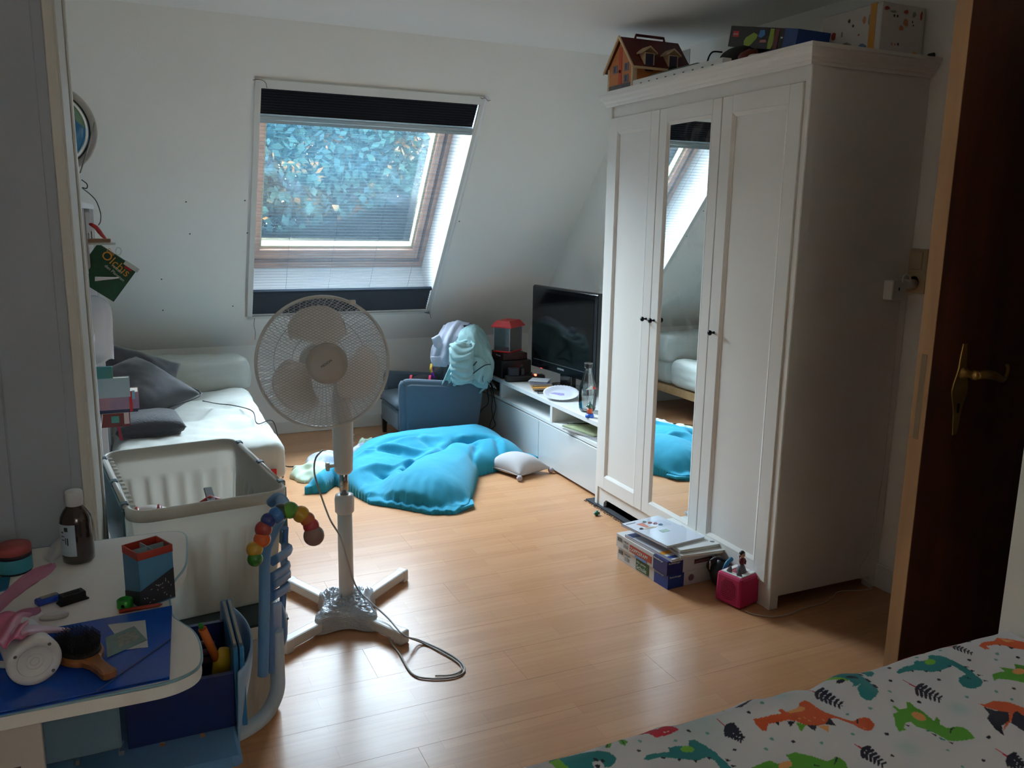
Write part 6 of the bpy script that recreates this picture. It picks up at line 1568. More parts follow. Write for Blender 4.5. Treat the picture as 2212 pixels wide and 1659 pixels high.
for r in (0.006, 0.012, 0.024):
    g = G(CM_); g.tube([(r*math.cos(2*PI*k/28), r*math.sin(2*PI*k/28), 0.0035) for k in range(28)], 0.0007, 5, closed=True); obj('moulded_ring', g, M_wpl, bd_)
for a in (0.6, 2.3, 3.9):
    g = G(CM_); g.ball((0.0315*math.cos(a), 0.0315*math.sin(a), 0.0005), 0.0028, 10, (1, 1, 0.5)); obj('screw', g, mat('screw_grey', rgb(110, 104, 96), 0.4, 0.5), bd_)
M_pink = sheer('sheer_pink_organza', (0.80, 0.38, 0.52, 1), 0.30, (0.62, 0.30, 0.46, 1)); M_pinkd = mat('pink_satin', rgb(196, 96, 130), 0.4)
tip_ = at(116, 1222, z=DT+0.06); rt_ = at(-25, 1335, z=DT+0.075)
def wing(root, tip, wid, lift, sgn):
    d = (tip-root); n_ = Vector((-d.y, d.x, 0)).normalized()
    def f(u, v):
        p = root.lerp(tip, u); ww = wid*math.sin(PI*min(1, u**0.75*0.93+0.04))**0.7
        return p+n_*ww*(v-0.5)*2*sgn+Vector((0, 0, lift*math.sin(PI*u)+0.006*math.sin(v*9+u*6)))
    return f
g = G(); g.grid(wing(rt_, tip_, 0.021, 0.012, 1), 24, 10); obj('wing', g, M_pink, t, solid=0.0006)
g = G(); g.grid(wing(at(-20, 1375, z=DT+0.07), at(85, 1318, z=DT+0.035), 0.016, 0.01, 1), 20, 10); obj('wing', g, M_pink, t, solid=0.0006)
g = patch([[at(-10, 1365, z=DT+0.078), at(60, 1350, z=DT+0.085), at(150, 1357, z=DT+0.034)], [at(-10, 1378, z=DT+0.085), at(60, 1362, z=DT+0.092), at(152, 1362, z=DT+0.032)], [at(-8, 1392, z=DT+0.078), at(62, 1372, z=DT+0.086), at(146, 1366, z=DT+0.028)]], 6, 14); obj('ribbon', g, mat('pale_pink_satin', rgb(206, 170, 190), 0.35), t, solid=0.001)
g = patch([[at(-15, 1340, z=DT+0.07), at(30, 1318, z=DT+0.07), at(66, 1330, z=DT+0.05)], [at(-10, 1385, z=DT+0.092), at(28, 1352, z=DT+0.092), at(60, 1345, z=DT+0.08)], [at(12, 1398, z=DT+0.094), at(40, 1380, z=DT+0.096), at(62, 1372, z=DT+0.088)]], 10, 10, lambda u, v: 0.004*math.sin(u*12+v*8)); obj('bow', g, M_pinkd, t, solid=0.001)
g = G(); g.tube([at(-30, 1425, z=DT+0.02), at(26, 1427, z=DT+0.02)], 0.0055, 12); o = obj('white_stick', g, M_wpl); o['label'] = 'white rod poking into view left of the toy lamp'; o['category'] = 'rod'
o.location.z = FZ+0.0001
# ------------------------------------------------------------------ blue children's chair
ch = thing('desk_chair', "light blue children's desk chair with pale frame, beside the crates", 'chair', (0.05, 1.75, 0))
M_cb = mat('light_blue_plastic', rgb(104, 152, 200), 0.4); M_cb2 = mat('mid_blue_plastic', rgb(84, 130, 184), 0.38); M_cf = mat('pale_blue_grey_frame', rgb(188, 200, 212), 0.4)
# seat: thin shell with slots, its right end curling up
sy0, sy1 = 1.50, 1.90
sp2 = [(-0.30, 0.40), (-0.10, 0.386), (0.06, 0.386), (0.10, 0.392), (0.118, 0.405)]
slots = [(-0.150, 0.010), (-0.073, 0.010), (0.0, 0.010), (0.075, 0.010)]
g = G(); xs = [-0.30]
for sx_, sw_ in slots: xs += [sx_-sw_/2, sx_+sw_/2]
xs += [0.132]
def seatz(x): return 0.396-0.010*math.cos((x+0.08)*6)
for i in range(len(xs)-1):
    x0_, x1_ = xs[i], xs[i+1]
    if i % 2 == 0: g.box((x0_, sy0+0.03, 0.375), (x1_, sy1, 0.397), 0.0)
    else: g.box((x0_, sy0+0.03, 0.375), (x1_, sy0+0.115, 0.397)); g.box((x0_, sy0+0.165, 0.375), (x1_, sy1, 0.397))
g.tube([(-0.30, sy0+0.03, 0.384), (0.120, sy0+0.03, 0.384)], 0.013, 10, flat=1.0)
g.tube([(0.128, sy0+0.03, 0.384), (0.133, sy1, 0.388)], 0.012, 10)
seat = obj('seat', g, M_cb, ch)
# curved shell that rises at the right end of the seat
def shell(u, v):
    y = 1.60+0.34*u; bul = math.sin(PI*min(1, max(0, u)))**0.7
    return (0.140+0.045*bul*math.sin(PI*v*0.55)+0.006*v, y, 0.36+0.17*v)
g = G(); g.grid(shell, 18, 12); obj('side_shell', g, mat('pale_blue_shell', rgb(150, 184, 214), 0.35), ch, solid=0.004)
# broad curved bar that carries the backrest
jb = crom([(0.10, 1.84, 0.325), (0.16, 1.86, 0.315), (0.215, 1.88, 0.33), (0.245, 1.89, 0.375), (0.250, 1.90, 0.43), (0.250, 1.90, 0.52)], 6)
jb = [p-Vector((0.005, 0.13, 0)) for p in jb]
g = G(); g.tube(jb, 0.019, 12, flat=0.8); obj('carrier_bar', g, M_cf, ch)
# backrest: frame loop in the y-z plane with slats, leaning slightly
def bp(px, py, y): return at(px, py, y=y)
lp = crom([bp(568, 1458, 1.70), bp(569, 1400, 1.70), bp(571, 1300, 1.70), bp(572, 1215, 1.70), bp(577, 1180, 1.70), bp(592, 1145, 1.71), bp(608, 1115, 1.74), bp(612, 1095, 1.79), bp(605, 1080, 1.86), bp(596, 1090, 1.93), bp(600, 1120, 1.97)], 5)
g = G(); g.tube(lp, 0.0115, 12); fr_ = obj('backrest_frame', g, M_cb, ch)
g = G(); g.tube(crom([bp(588, 1085, 1.88), bp(600, 1076, 1.87), bp(611, 1088, 1.86), bp(608, 1108, 1.84)], 5), 0.019, 12, flat=0.7); obj('top_grip', g, M_cb, fr_)
rp_ = crom([bp(616, 1140, 1.90), bp(614, 1200, 1.92), bp(613, 1260, 1.92), bp(609, 1330, 1.90)], 5)
g = G(); g.tube(rp_, 0.008, 10); obj('rear_post', g, M_cb2, fr_)
for a, b in (((583, 1250), (612, 1215)), ((585, 1268), (612, 1230)), ((586, 1290), (610, 1262)), ((590, 1212), (615, 1180))):
    pa, pb_ = bp(*a, 1.72), bp(*b, 1.91); mid = (pa+pb_)/2+Vector((0.022, 0, 0.004))
    g = G(); g.tube(crom([pa, mid, pb_], 6), 0.0075, 8, flat=1.5); obj('slat', g, M_cb2, fr_)
# upright shell plate, lever and disc
def sh2(u, v):
    p = bp(583, 1305+150*v, 1.74); q = bp(604, 1300+150*v, 1.86)
    r = p.lerp(q, u); r.x += 0.010*math.sin(PI*u); return r
g = G(); g.grid(sh2, 10, 10); obj('back_plate', g, M_cb2, ch, solid=0.006)
dc = bp(606, 1348, 1.88)
g = G(); g.ball(dc, 0.052, 24, (0.28, 0.9, 1.05)); obj('adjusting_disc', g, mat('blue_grey_disc', rgb(96, 132, 176), 0.3), ch)
for q in ((619, 1237), (605, 1396)):
    p = bp(*q, 1.90); g = G(); g.box((p.x-0.009, p.y-0.014, p.z-0.010), (p.x+0.008, p.y+0.014, p.z+0.010), 0.002); obj('locking_block', g, M_cb2, ch)
# pedestal under the seat
g = G(); g.cyl((-0.08, 1.72, 0.06), (-0.08, 1.72, 0.375), 0.024, 18); obj('pedestal', g, M_cf, ch)
for k_ in range(4):
    a = PI/4+k_*PI/2; g = G(); g.tube([(-0.08, 1.72, 0.07), (-0.08+0.12*math.cos(a), 1.72+0.12*math.sin(a), 0.05), (-0.08+0.22*math.cos(a), 1.72+0.22*math.sin(a), 0.018)], [0.022, 0.018, 0.016], 10); obj('foot', g, M_cf, ch)
# --- toy snake of wooden beads over the chair back
bs_ = [((551,1207),.0155,(54,124,44)), ((550,1186),.0165,(190,150,36)), ((566,1165),.0175,(206,92,36)), ((569,1143),.0175,(160,40,34)), ((580,1124),.016,(30,50,120)), ((598,1112),.0175,(42,112,186)), ((607,1106),.0175,(20,56,40)), ((627,1102),.0175,(84,144,44)), ((650,1111),.0175,(196,152,36)), ((664,1122),.0155,(190,92,40)), ((672,1136),.0165,(170,50,60)), ((678,1157),.0215,(138,104,100))]
t = thing('bead_snake', 'toy snake of coloured wooden beads draped over the chair back', 'toy', at(606, 1104, y=1.66))
cols_ = {}
pts_ = []
for i, (q, r, c) in enumerate(bs_):
    yy = 1.665-0.004*abs(i-6); p = at(*q, y=yy); pts_.append(p)
    g = G(); g.ball(p, r, 20); obj('bead', g, mat('bead_lacquer_%d_%d_%d' % c, rgb(*c), 0.22, coat=0.4), t)
g = G(); g.tube(pts_, 0.003, 6); obj('cord', g, M_black, t)
# --- dark blue desk organiser standing on the seat
t = thing('blue_organiser', 'dark blue open wooden organiser box with raised blue side boards on the chair seat', 'organiser', (0.03, 1.72, 0.40))
M_nav = mat('navy_board', rgb(16, 36, 96), 0.45); M_blb = mat('sky_blue_board', rgb(48, 124, 180), 0.4); M_mdf = mat('raw_board_edge', rgb(176, 168, 156), 0.8)
z0_ = 0.3975
g = G(); g.box((-0.06, 1.628, z0_), (0.140, 1.640, z0_+0.118), 0.001); obj('front_board', g, M_nav, t)
g = G(); g.box((-0.06, 1.640, z0_), (0.140, 1.82, z0_+0.010)); obj('bottom_board', g, M_nav, t)
g = G(); g.box((-0.06, 1.808, z0_+0.010), (0.140, 1.82, z0_+0.145)); obj('rear_board', g, M_nav, t)
g = G(); g.box((-0.06, 1.640, z0_+0.010), (-0.05, 1.808, z0_+0.145)); obj('side_board', g, M_nav, t)
for x in (0.1405, 0.1520):
    g = G(); g.prism([(1.622, z0_), (1.86, z0_), (1.86, z0_+0.172), (1.84, z0_+0.180), (1.622, z0_+0.172)], x, x+0.0092, Matrix(((0, 0, 1, 0), (1, 0, 0, 0), (0, 1, 0, 0), (0, 0, 0, 1))), 0.001); sb_ = obj('raised_side_board', g, M_blb, t)
    g = G(); g.box((x+0.002, 1.63, z0_+0.1755), (x+0.0072, 1.835, z0_+0.1800)); obj('raw_edge', g, M_mdf, sb_)
# pens in it
def pen(label, a, b, r, m, cap=None):
    t = thing('felt_pen', label, 'pen', a)
    g = G(); g.cyl(a, b, r, 14); d = (Vector(b)-Vector(a)).normalized(); g.cyl(b, Vector(b)+d*0.006, r*0.8, 14, r*0.3); obj('barrel', g, m, t)
    if cap: g = G(); g.cyl(Vector(b)+d*0.004, Vector(b)+d*0.012, r*0.6, 12); obj('cap_tip', g, cap, t)
pa_, pb_ = at(463, 1412, y=1.70), at(437, 1358, y=1.68)
pen('thick orange marker sticking up out of the blue organiser', at(472, 1432, y=1.705), pb_, 0.0085, mat('orange_plastic', rgb(206, 106, 40), 0.35), M_grn)
g = G(); yb_ = at(478, 1450, y=1.70); yt_ = at(484, 1400, y=1.70)
g.tube([Vector((0.112, 1.715, z0_+0.03)), yb_.lerp(yt_, 0.4), yt_], [0.016, 0.019, 0.010], 12, flat=0.6); g.cyl((0.112, 1.715, z0_+0.011), (0.112, 1.715, z0_+0.04), 0.012); o = obj('yellow_glue_tube', g, mat('yellow_plastic', rgb(196, 160, 30), 0.4)); o['label'] = 'yellow glue tube leaning beside the orange marker'; o['category'] = 'tube'
for k_, q in enumerate(((441, 1391), (443, 1409), (446, 1427))):
    p = at(*q, y=1.75)
    pen(['dull mauve pen in the organiser, topmost behind the desk corner', 'dull mauve pen in the organiser, middle of three', 'dull mauve pen in the organiser, lowest of three'][k_], Vector((p.x-0.05, 1.76, p.z-0.002)), Vector((p.x+0.016, 1.75, p.z)), 0.0062, mat('mauve_plastic', rgb(84, 58, 76), 0.4))
# ------------------------------------------------------------------ things on top of the wardrobe
WT = 1.9985
# toy house with handle
hs = thing('toy_house', 'orange toy house with dark red roof and dormers at the wardrobe\'s far end', 'toy house', (2.25, 3.44, WT))
hx0, hx1, hy0, hy1 = 2.10, 2.395, 3.355, 3.565
M_ho = mat('orange_house_wall', rgb(206, 122, 60), 0.5, var=0.3, vs=14); M_hr = mat('dark_red_roof', rgb(92, 30, 28), 0.4); M_hc = mat('cream_house_trim', rgb(214, 184, 144), 0.5)
ez, rz_ = WT+0.110, WT+0.232; hyc = (hy0+hy1)/2
g = G()
gp = [(hy0, WT), (hy1, WT), (hy1, ez), (hyc, rz_-0.012), (hy0, ez)]
g.prism(gp, hx0, hx0+0.006, xyplane((0, 0, 0), (0, 1, 0), (0, 0, 1))); g.prism(gp, hx1-0.006, hx1, xyplane((0, 0, 0), (0, 1, 0), (0, 0, 1)))
g.box((hx0, hy0, WT), (hx1, hy0+0.006, ez)); g.box((hx0, hy1-0.006, WT), (hx1, hy1, ez)); g.box((hx0, hy0, WT), (hx1, hy1, WT+0.004))
obj('house_wall', g, M_ho, hs)
def slopebox(gg, y_out, y_in, z_out, z_in, x0, x1, th=0.006):
    gg._add([(x0, y_out, z_out), (x1, y_out, z_out), (x1, y_in, z_in), (x0, y_in, z_in), (x0, y_out, z_out+th), (x1, y_out, z_out+th), (x1, y_in, z_in+th), (x0, y_in, z_in+th)], [(3,2,1,0),(4,5,6,7),(0,1,5,4),(1,2,6,5),(2,3,7,6),(3,0,4,7)])
g = G(); slopebox(g, hy0-0.018, hyc, ez-0.018, rz_, hx0-0.012, hx1+0.012); slopebox(g, hy1+0.018, hyc, ez-0.018, rz_, hx0-0.012, hx1+0.012); rf = obj('roof', g, M_hr, hs)
g = G()
for y0, y1 in ((hy0-0.020, hyc), (hy1+0.020, hyc)): slopebox(g, y0, y1, ez-0.022, rz_-0.002, hx0-0.018, hx0-0.010, 0.012)
g.box((hx0-0.014, hy0-0.022, ez-0.024), (hx1+0.012, hy0-0.014, ez-0.014)); obj('barge_board', g, M_hc, rf)
g = G(); g.tube([(2.17, hyc, rz_), (2.175, hyc, rz_+0.020), (2.325, hyc, rz_+0.020), (2.33, hyc, rz_)], 0.0065, 8); obj('carry_handle', g, M_hr, hs)
for cx_ in (hx0+0.006, ):
    g = G(); g.box((hx0-0.003, hy0-0.003, WT), (hx0+0.022, hy0+0.012, ez), 0.002); obj('corner_post', g, M_hc, hs)
    g = G(); g.box((hx0-0.003, hy1-0.012, WT), (hx0+0.010, hy1+0.003, ez), 0.002); obj('corner_post', g, M_hc, hs)
M_win = mat('violet_toy_window', rgb(70, 66, 92), 0.3)
for cx_ in (2.178, 2.305):
    g = G(); yb_ = hy0-0.010
    g.box((cx_-0.026, yb_, ez-0.010), (cx_+0.026, yb_+0.05, ez+0.048)); d_ = obj('dormer', g, M_hc, hs)
    g = G(); g.box((cx_-0.020, yb_-0.002, ez-0.030), (cx_+0.020, yb_+0.001, ez+0.044)); obj('dormer_window', g, M_win, d_)
    g = G()
    for sg in (-1, 1):
        g._add([(cx_+sg*0.040, yb_-0.006, ez+0.044), (cx_+sg*0.040, yb_+0.06, ez+0.044), (cx_, yb_+0.06, ez+0.070), (cx_, yb_-0.006, ez+0.070), (cx_+sg*0.040, yb_-0.006, ez+0.050), (cx_+sg*0.040, yb_+0.06, ez+0.050), (cx_, yb_+0.06, ez+0.077), (cx_, yb_-0.006, ez+0.077)], [(3,2,1,0),(4,5,6,7),(0,1,5,4),(1,2,6,5),(2,3,7,6),(3,0,4,7)])
    obj('dormer_roof', g, M_hc, d_)
M_hg = mat('grey_toy_shutter', rgb(120, 118, 128), 0.5)
for y, z in ((hyc-0.052, 0.085), (hyc+0.045, 0.085), (hyc-0.052, 0.035)):
    g = G(); g.box((hx0-0.003, y-0.018, WT+z), (hx0+0.001, y+0.018, WT+z+0.034), 0.001); w_o = obj('window', g, M_hg, hs)
    g = G(); g.box((hx0-0.004, y-0.008, WT+z+0.004), (hx0-0.0025, y+0.008, WT+z+0.030)); obj('pane', g, M_win, w_o)
g = G(); g.box((hx0-0.002, hyc-0.012, WT+0.03), (hx0+0.001, hyc+0.014, rz_-0.04)); obj('red_strip', g, mat('tomato_print', rgb(196, 76, 44), 0.5), hs)
g = G(); g.box((hx0-0.002, hy0+0.012, WT), (hx0+0.001, hy1-0.012, WT+0.032)); obj('plinth_print', g, mat('grey_stone_print', rgb(110, 104, 106), 0.6, var=0.4, vs=40), hs)
g = G(); g.ball((hx0-0.004, hyc, WT+0.088), 0.007, 10); obj('latch_knob', g, mat('dark_red_knob', rgb(90, 20, 24), 0.4), hs)
g = G(); g.ball((2.30, hy0-0.022, WT+0.085), 0.030, 14, (1, 0.5, 0.9)); obj('toy_tree', g, mat('dark_green_toy', rgb(22, 44, 38), 0.7, bump=1, bs=80), hs)
# long white strip box with dark heart cut-outs
t = thing('white_strip_box', 'long narrow white box with dark notches along the wardrobe front edge', 'box', (2.10, 2.95, WT))
g = G(); g.box((2.082, 2.70, WT), (2.125, 3.325, WT+0.030), 0.002); sb_ = obj('box_body', g, M_white, t)
for i in range(9):
    y = 2.76+i*0.062
    g = G(); g.prism([(0, 0), (0.006, 0.007), (0.006, 0.011), (0.003, 0.012), (0, 0.009), (-0.003, 0.012), (-0.006, 0.011), (-0.006, 0.007)], 0, 0.0006, xyplane((2.0815, y, WT+0.002), (0, 1, 0), (0, 0, 1))); obj('notch', g, mat('dark_grey_print', rgb(70, 74, 72), 0.6), sb_)
t = thing('grey_box', 'flat grey box behind the toy house on the wardrobe', 'box', (2.22, 3.1, WT))
g = G(); g.box((2.17, 2.98, WT), (2.42, 3.32, WT+0.052), 0.003); obj('box_body', g, mat('grey_green_card', rgb(120, 128, 122), 0.6), t)
g = G(); g.box((2.167, 2.977, WT+0.052), (2.423, 3.323, WT+0.060), 0.002); obj('lid', g, mat('grey_green_lid', rgb(104, 114, 108), 0.6), t)
# wall paper behind the house
g = G(); g.box((XR-0.004, 3.70, 2.12), (XR+0.0005, 3.86, 2.275), 0.001); o = obj('wall_vent', g, mat('grey_white_vent', rgb(176, 174, 172), 0.6)); o['label'] = 'pale square vent cover on the wall behind the toy house'; o['category'] = 'vent cover'
# black bag with strap
t = thing('black_bag', 'round black bag with a strap loop on the wardrobe', 'bag', (2.20, 2.82, WT))
M_bag = mat('black_nylon', rgb(14, 14, 18), 0.7, bump=0.3, bs=200)
g = G(); g.ball((2.27, 2.80, WT+0.052), 0.10, 24, (1.0, 1.05, 0.52)); obj('bag_body', g, M_bag, t)
g = G(); g.tube(crom([(2.22, 2.885, WT+0.09), (2.205, 2.93, WT+0.095), (2.20, 2.95, WT+0.06), (2.205, 2.93, WT+0.025), (2.22, 2.89, WT+0.02)], 6), 0.0035, 6); obj('strap', g, M_bag, t)
# construction-toy box lying tilted
LM = xyplane((2.226, 2.86, WT+0.108), (0.02, -0.36, -0.076), (1, 0, 0))
t = thing('brick_toy_box', 'flat black and blue construction-toy box lying on top of the black bag', 'box', LM.translation); t.matrix_basis = LM.copy()
M_lb = mat('black_printed_card', rgb(16, 18, 20), 0.35); M_lbb = mat('blue_printed_card', rgb(22, 62, 130), 0.35)
g = G(LM); g.box((0, 0, 0), (0.365, 0.16, 0.076), 0.001); obj('box_body', g, M_lb, t)
g = G(LM); g.box((0.300, -0.0008, -0.0004), (0.3658, 0.1608, 0.0766)); obj('blue_end', g, M_lbb, t)
FM = LM @ xyplane((0, -0.001, -0.004), (1, 0, 0), (0, 0, 1)) @ Matrix.Diagonal((1.5, 0.93, 1, 1))
g = G(FM); g.box((0.014, 0.044, 0), (0.036, 0.066, 0.0008)); lg_ = obj('logo_patch', g, mat('logo_red', rgb(200, 26, 30), 0.4), t)
text('logo', 'LEGO', 0.0075, FM @ Matrix.Translation((0.0155, 0.052, 0.001)), M_wp, lg_)
M_lime = mat('lime_print', rgb(150, 176, 48), 0.4); M_skyp = mat('sky_print', rgb(60, 120, 180), 0.4); M_brn = mat('brown_red_print', rgb(110, 40, 34), 0.4)
for pts, m_ in (([(0.062, 0.014), (0.082, 0.010), (0.092, 0.022), (0.086, 0.038), (0.104, 0.040), (0.108, 0.056), (0.092, 0.064), (0.078, 0.052), (0.066, 0.044), (0.060, 0.030)], M_lime), ([(0.110, 0.050), (0.122, 0.046), (0.134, 0.058), (0.130, 0.076), (0.114, 0.074)], M_skyp), ([(0.150, 0.006), (0.162, 0.006), (0.168, 0.03), (0.160, 0.05), (0.164, 0.082), (0.150, 0.082), (0.152, 0.05), (0.148, 0.03)], M_lime), ([(0.166, 0.010), (0.182, 0.010), (0.182, 0.082), (0.168, 0.082)], M_brn), ([(0.118, 0.028), (0.142, 0.030), (0.140, 0.040), (0.120, 0.038)], mat('rose_print', rgb(190, 120, 120), 0.4)), ([(0.190, 0.048), (0.197, 0.048), (0.197, 0.054), (0.190, 0.054)], M_wp)):
    g = G(FM); g.prism(pts, 0.0, 0.0008); obj('picture_print', g, m_, t)
# things squeezed below it
t = thing('navy_box', 'flat navy blue box under the construction-toy box', 'box', (2.25, 2.63, WT))
g = G(); g.box((2.185, 2.53, WT), (2.46, 2.71, WT+0.040), 0.003); obj('box_body', g, mat('navy_card', rgb(18, 34, 84), 0.5), t)
g = G(); g.box((2.183, 2.528, WT+0.030), (2.462, 2.712, WT+0.041), 0.002); obj('lid', g, mat('navy_lid', rgb(20, 30, 70), 0.5), t)
t = thing('red_bottle', 'dark red plastic bottle lying before the black bag', 'bottle', (2.13, 2.69, WT))
g = G(); g.lathe([(0.0, 0), (0.018, 0.002), (0.021, 0.012), (0.021, 0.05), (0.012, 0.066), (0.010, 0.078), (0.0, 0.08)], 20, frame((2.145, 2.672, WT+0.022), ry=math.radians(62))); obj('bottle_body', g, mat('dark_red_plastic', rgb(110, 34, 30), 0.35), t)
g = G(); g.tube(crom([(2.12, 2.61, WT+0.004), (2.125, 2.60, WT+0.022), (2.145, 2.585, WT+0.026), (2.18, 2.54, WT+0.022), (2.19, 2.52, WT+0.008)], 6), 0.0035, 8); o = obj('wire_handle', g, M_wp); o['label'] = 'white bent wire handle at the wardrobe\'s front edge'; o['category'] = 'handle'
# big white printed box
t = thing('printed_carton', 'large white carton with colourful printed motifs on the wardrobe\'s near end', 'box', (2.54, 2.42, WT))
cx0, cx1, cy0, cy1, cz1 = 2.425, 2.638, 2.285, 2.56, WT+0.178
M_cart = mat('white_glossy_card', rgb(206, 200, 194), 0.4, var=0.03)
g = G(); g.box((cx0, cy0, WT), (cx1, cy1, cz1), 0.003); obj('carton_body', g, M_cart, t)
g = G(); g.box((cx0-0.001, cy0+0.022, WT+0.001), (cx0+0.002, cy0+0.050, cz1+0.0006)); g.box((cx0, cy0+0.022, cz1-0.001), (cx1, cy0+0.050, cz1+0.0008)); obj('yellow_tape', g, mat('amber_tape', rgb(196, 136, 40), 0.4), t)
FM = xyplane((cx0, cy0-0.0003, WT), (1, 0, 0), (0, 0, 1)); SM2 = xyplane((cx0-0.0003, cy1, WT), (0, -1, 0), (0, 0, 1))
def blob(Mx, x, z, r, m_, s=(1, 1)):
    g = G(Mx); g.prism([(x+r*s[0]*math.cos(k*.7)*(1+.2*math.sin(k*2.1+x*90)), z+r*s[1]*math.sin(k*.7)*(1+.2*math.cos(k*1.3+z*70))) for k in range(9)], 0.0, 0.0006); obj('printed_motif', g, m_, t)
cr_ = mat('carton_red', rgb(170, 60, 44), 0.4); co_ = mat('carton_orange', rgb(196, 128, 84), 0.4); cbl = mat('carton_blue', rgb(92, 118, 160), 0.4); cgr = mat('carton_grey_green', rgb(130, 138, 124), 0.4); cdk = mat('carton_dark', rgb(60, 50, 48), 0.5)
for x, z, r, m_, s in ((0.022, 0.158, 0.010, cr_, (1.2, .6)), (0.115, 0.155, 0.009, cr_, (1.2, .7)), (0.155, 0.150, 0.009, cgr, (1, 1)), (0.190, 0.150, 0.010, cr_, (.6, 1.4)), (0.118, 0.120, 0.012, co_, (1, 1)), (0.098, 0.100, 0.010, co_, (1, 1)), (0.150, 0.125, 0.003, cdk, (1, 1)), (0.155, 0.114, 0.003, cdk, (1, 1)), (0.060, 0.044, 0.004, co_, (1, 1)), (0.075, 0.044, 0.003, co_, (1, 1)), (0.090, 0.046, 0.004, cdk, (1, 1)), (0.175, 0.018, 0.012, mat('amber_tape', rgb(196, 136, 40), 0.4), (1, 1)), (0.055, 0.150, 0.012, cgr, (1.2, .3)), (0.060, 0.137, 0.004, cdk, (1, 1)), (0.075, 0.137, 0.004, cdk, (1, 1))): blob(FM, x, z, r, m_, s)
for x, z, r, m_, s in ((0.23, 0.125, 0.014, cgr, (1, 1.4)), (0.20, 0.13, 0.010, co_, (.8, 1.2)), (0.06, 0.10, 0.014, cr_, (.8, 1.2)), (0.13, 0.14, 0.006, cdk, (1, 1)), (0.15, 0.12, 0.005, cdk, (1, 1)), (0.10, 0.10, 0.006, cgr, (.7, 2)), (0.18, 0.085, 0.004, cr_, (1, 1)), (0.20, 0.03, 0.022, cbl, (1, 1)), (0.12, 0.045, 0.030, cgr, (1.2, .7)), (0.03, 0.075, 0.012, co_, (1, 1))): blob(SM2, x, z, r, m_, s)
t = thing('black_controller', 'small rounded black gadget between the toy box and the carton', 'gadget', (2.3, 2.30, WT))
g = G(); g.ball((2.255, 2.275, WT+0.010), 0.016, 16, (1, 1, 0.7)); g.ball((2.305, 2.272, WT+0.004), 0.020, 16, (1.2, 0.6, 0.3)); obj('gadget_body', g, M_black, t)
t = thing('black_plug', 'black plug piece behind the carton at the wardrobe\'s rear corner', 'plug', (2.643, 2.25, WT))
g = G(); g.box((2.634, 2.232, WT), (2.646, 2.262, WT+0.022), 0.004); obj('plug_body', g, M_black, t)

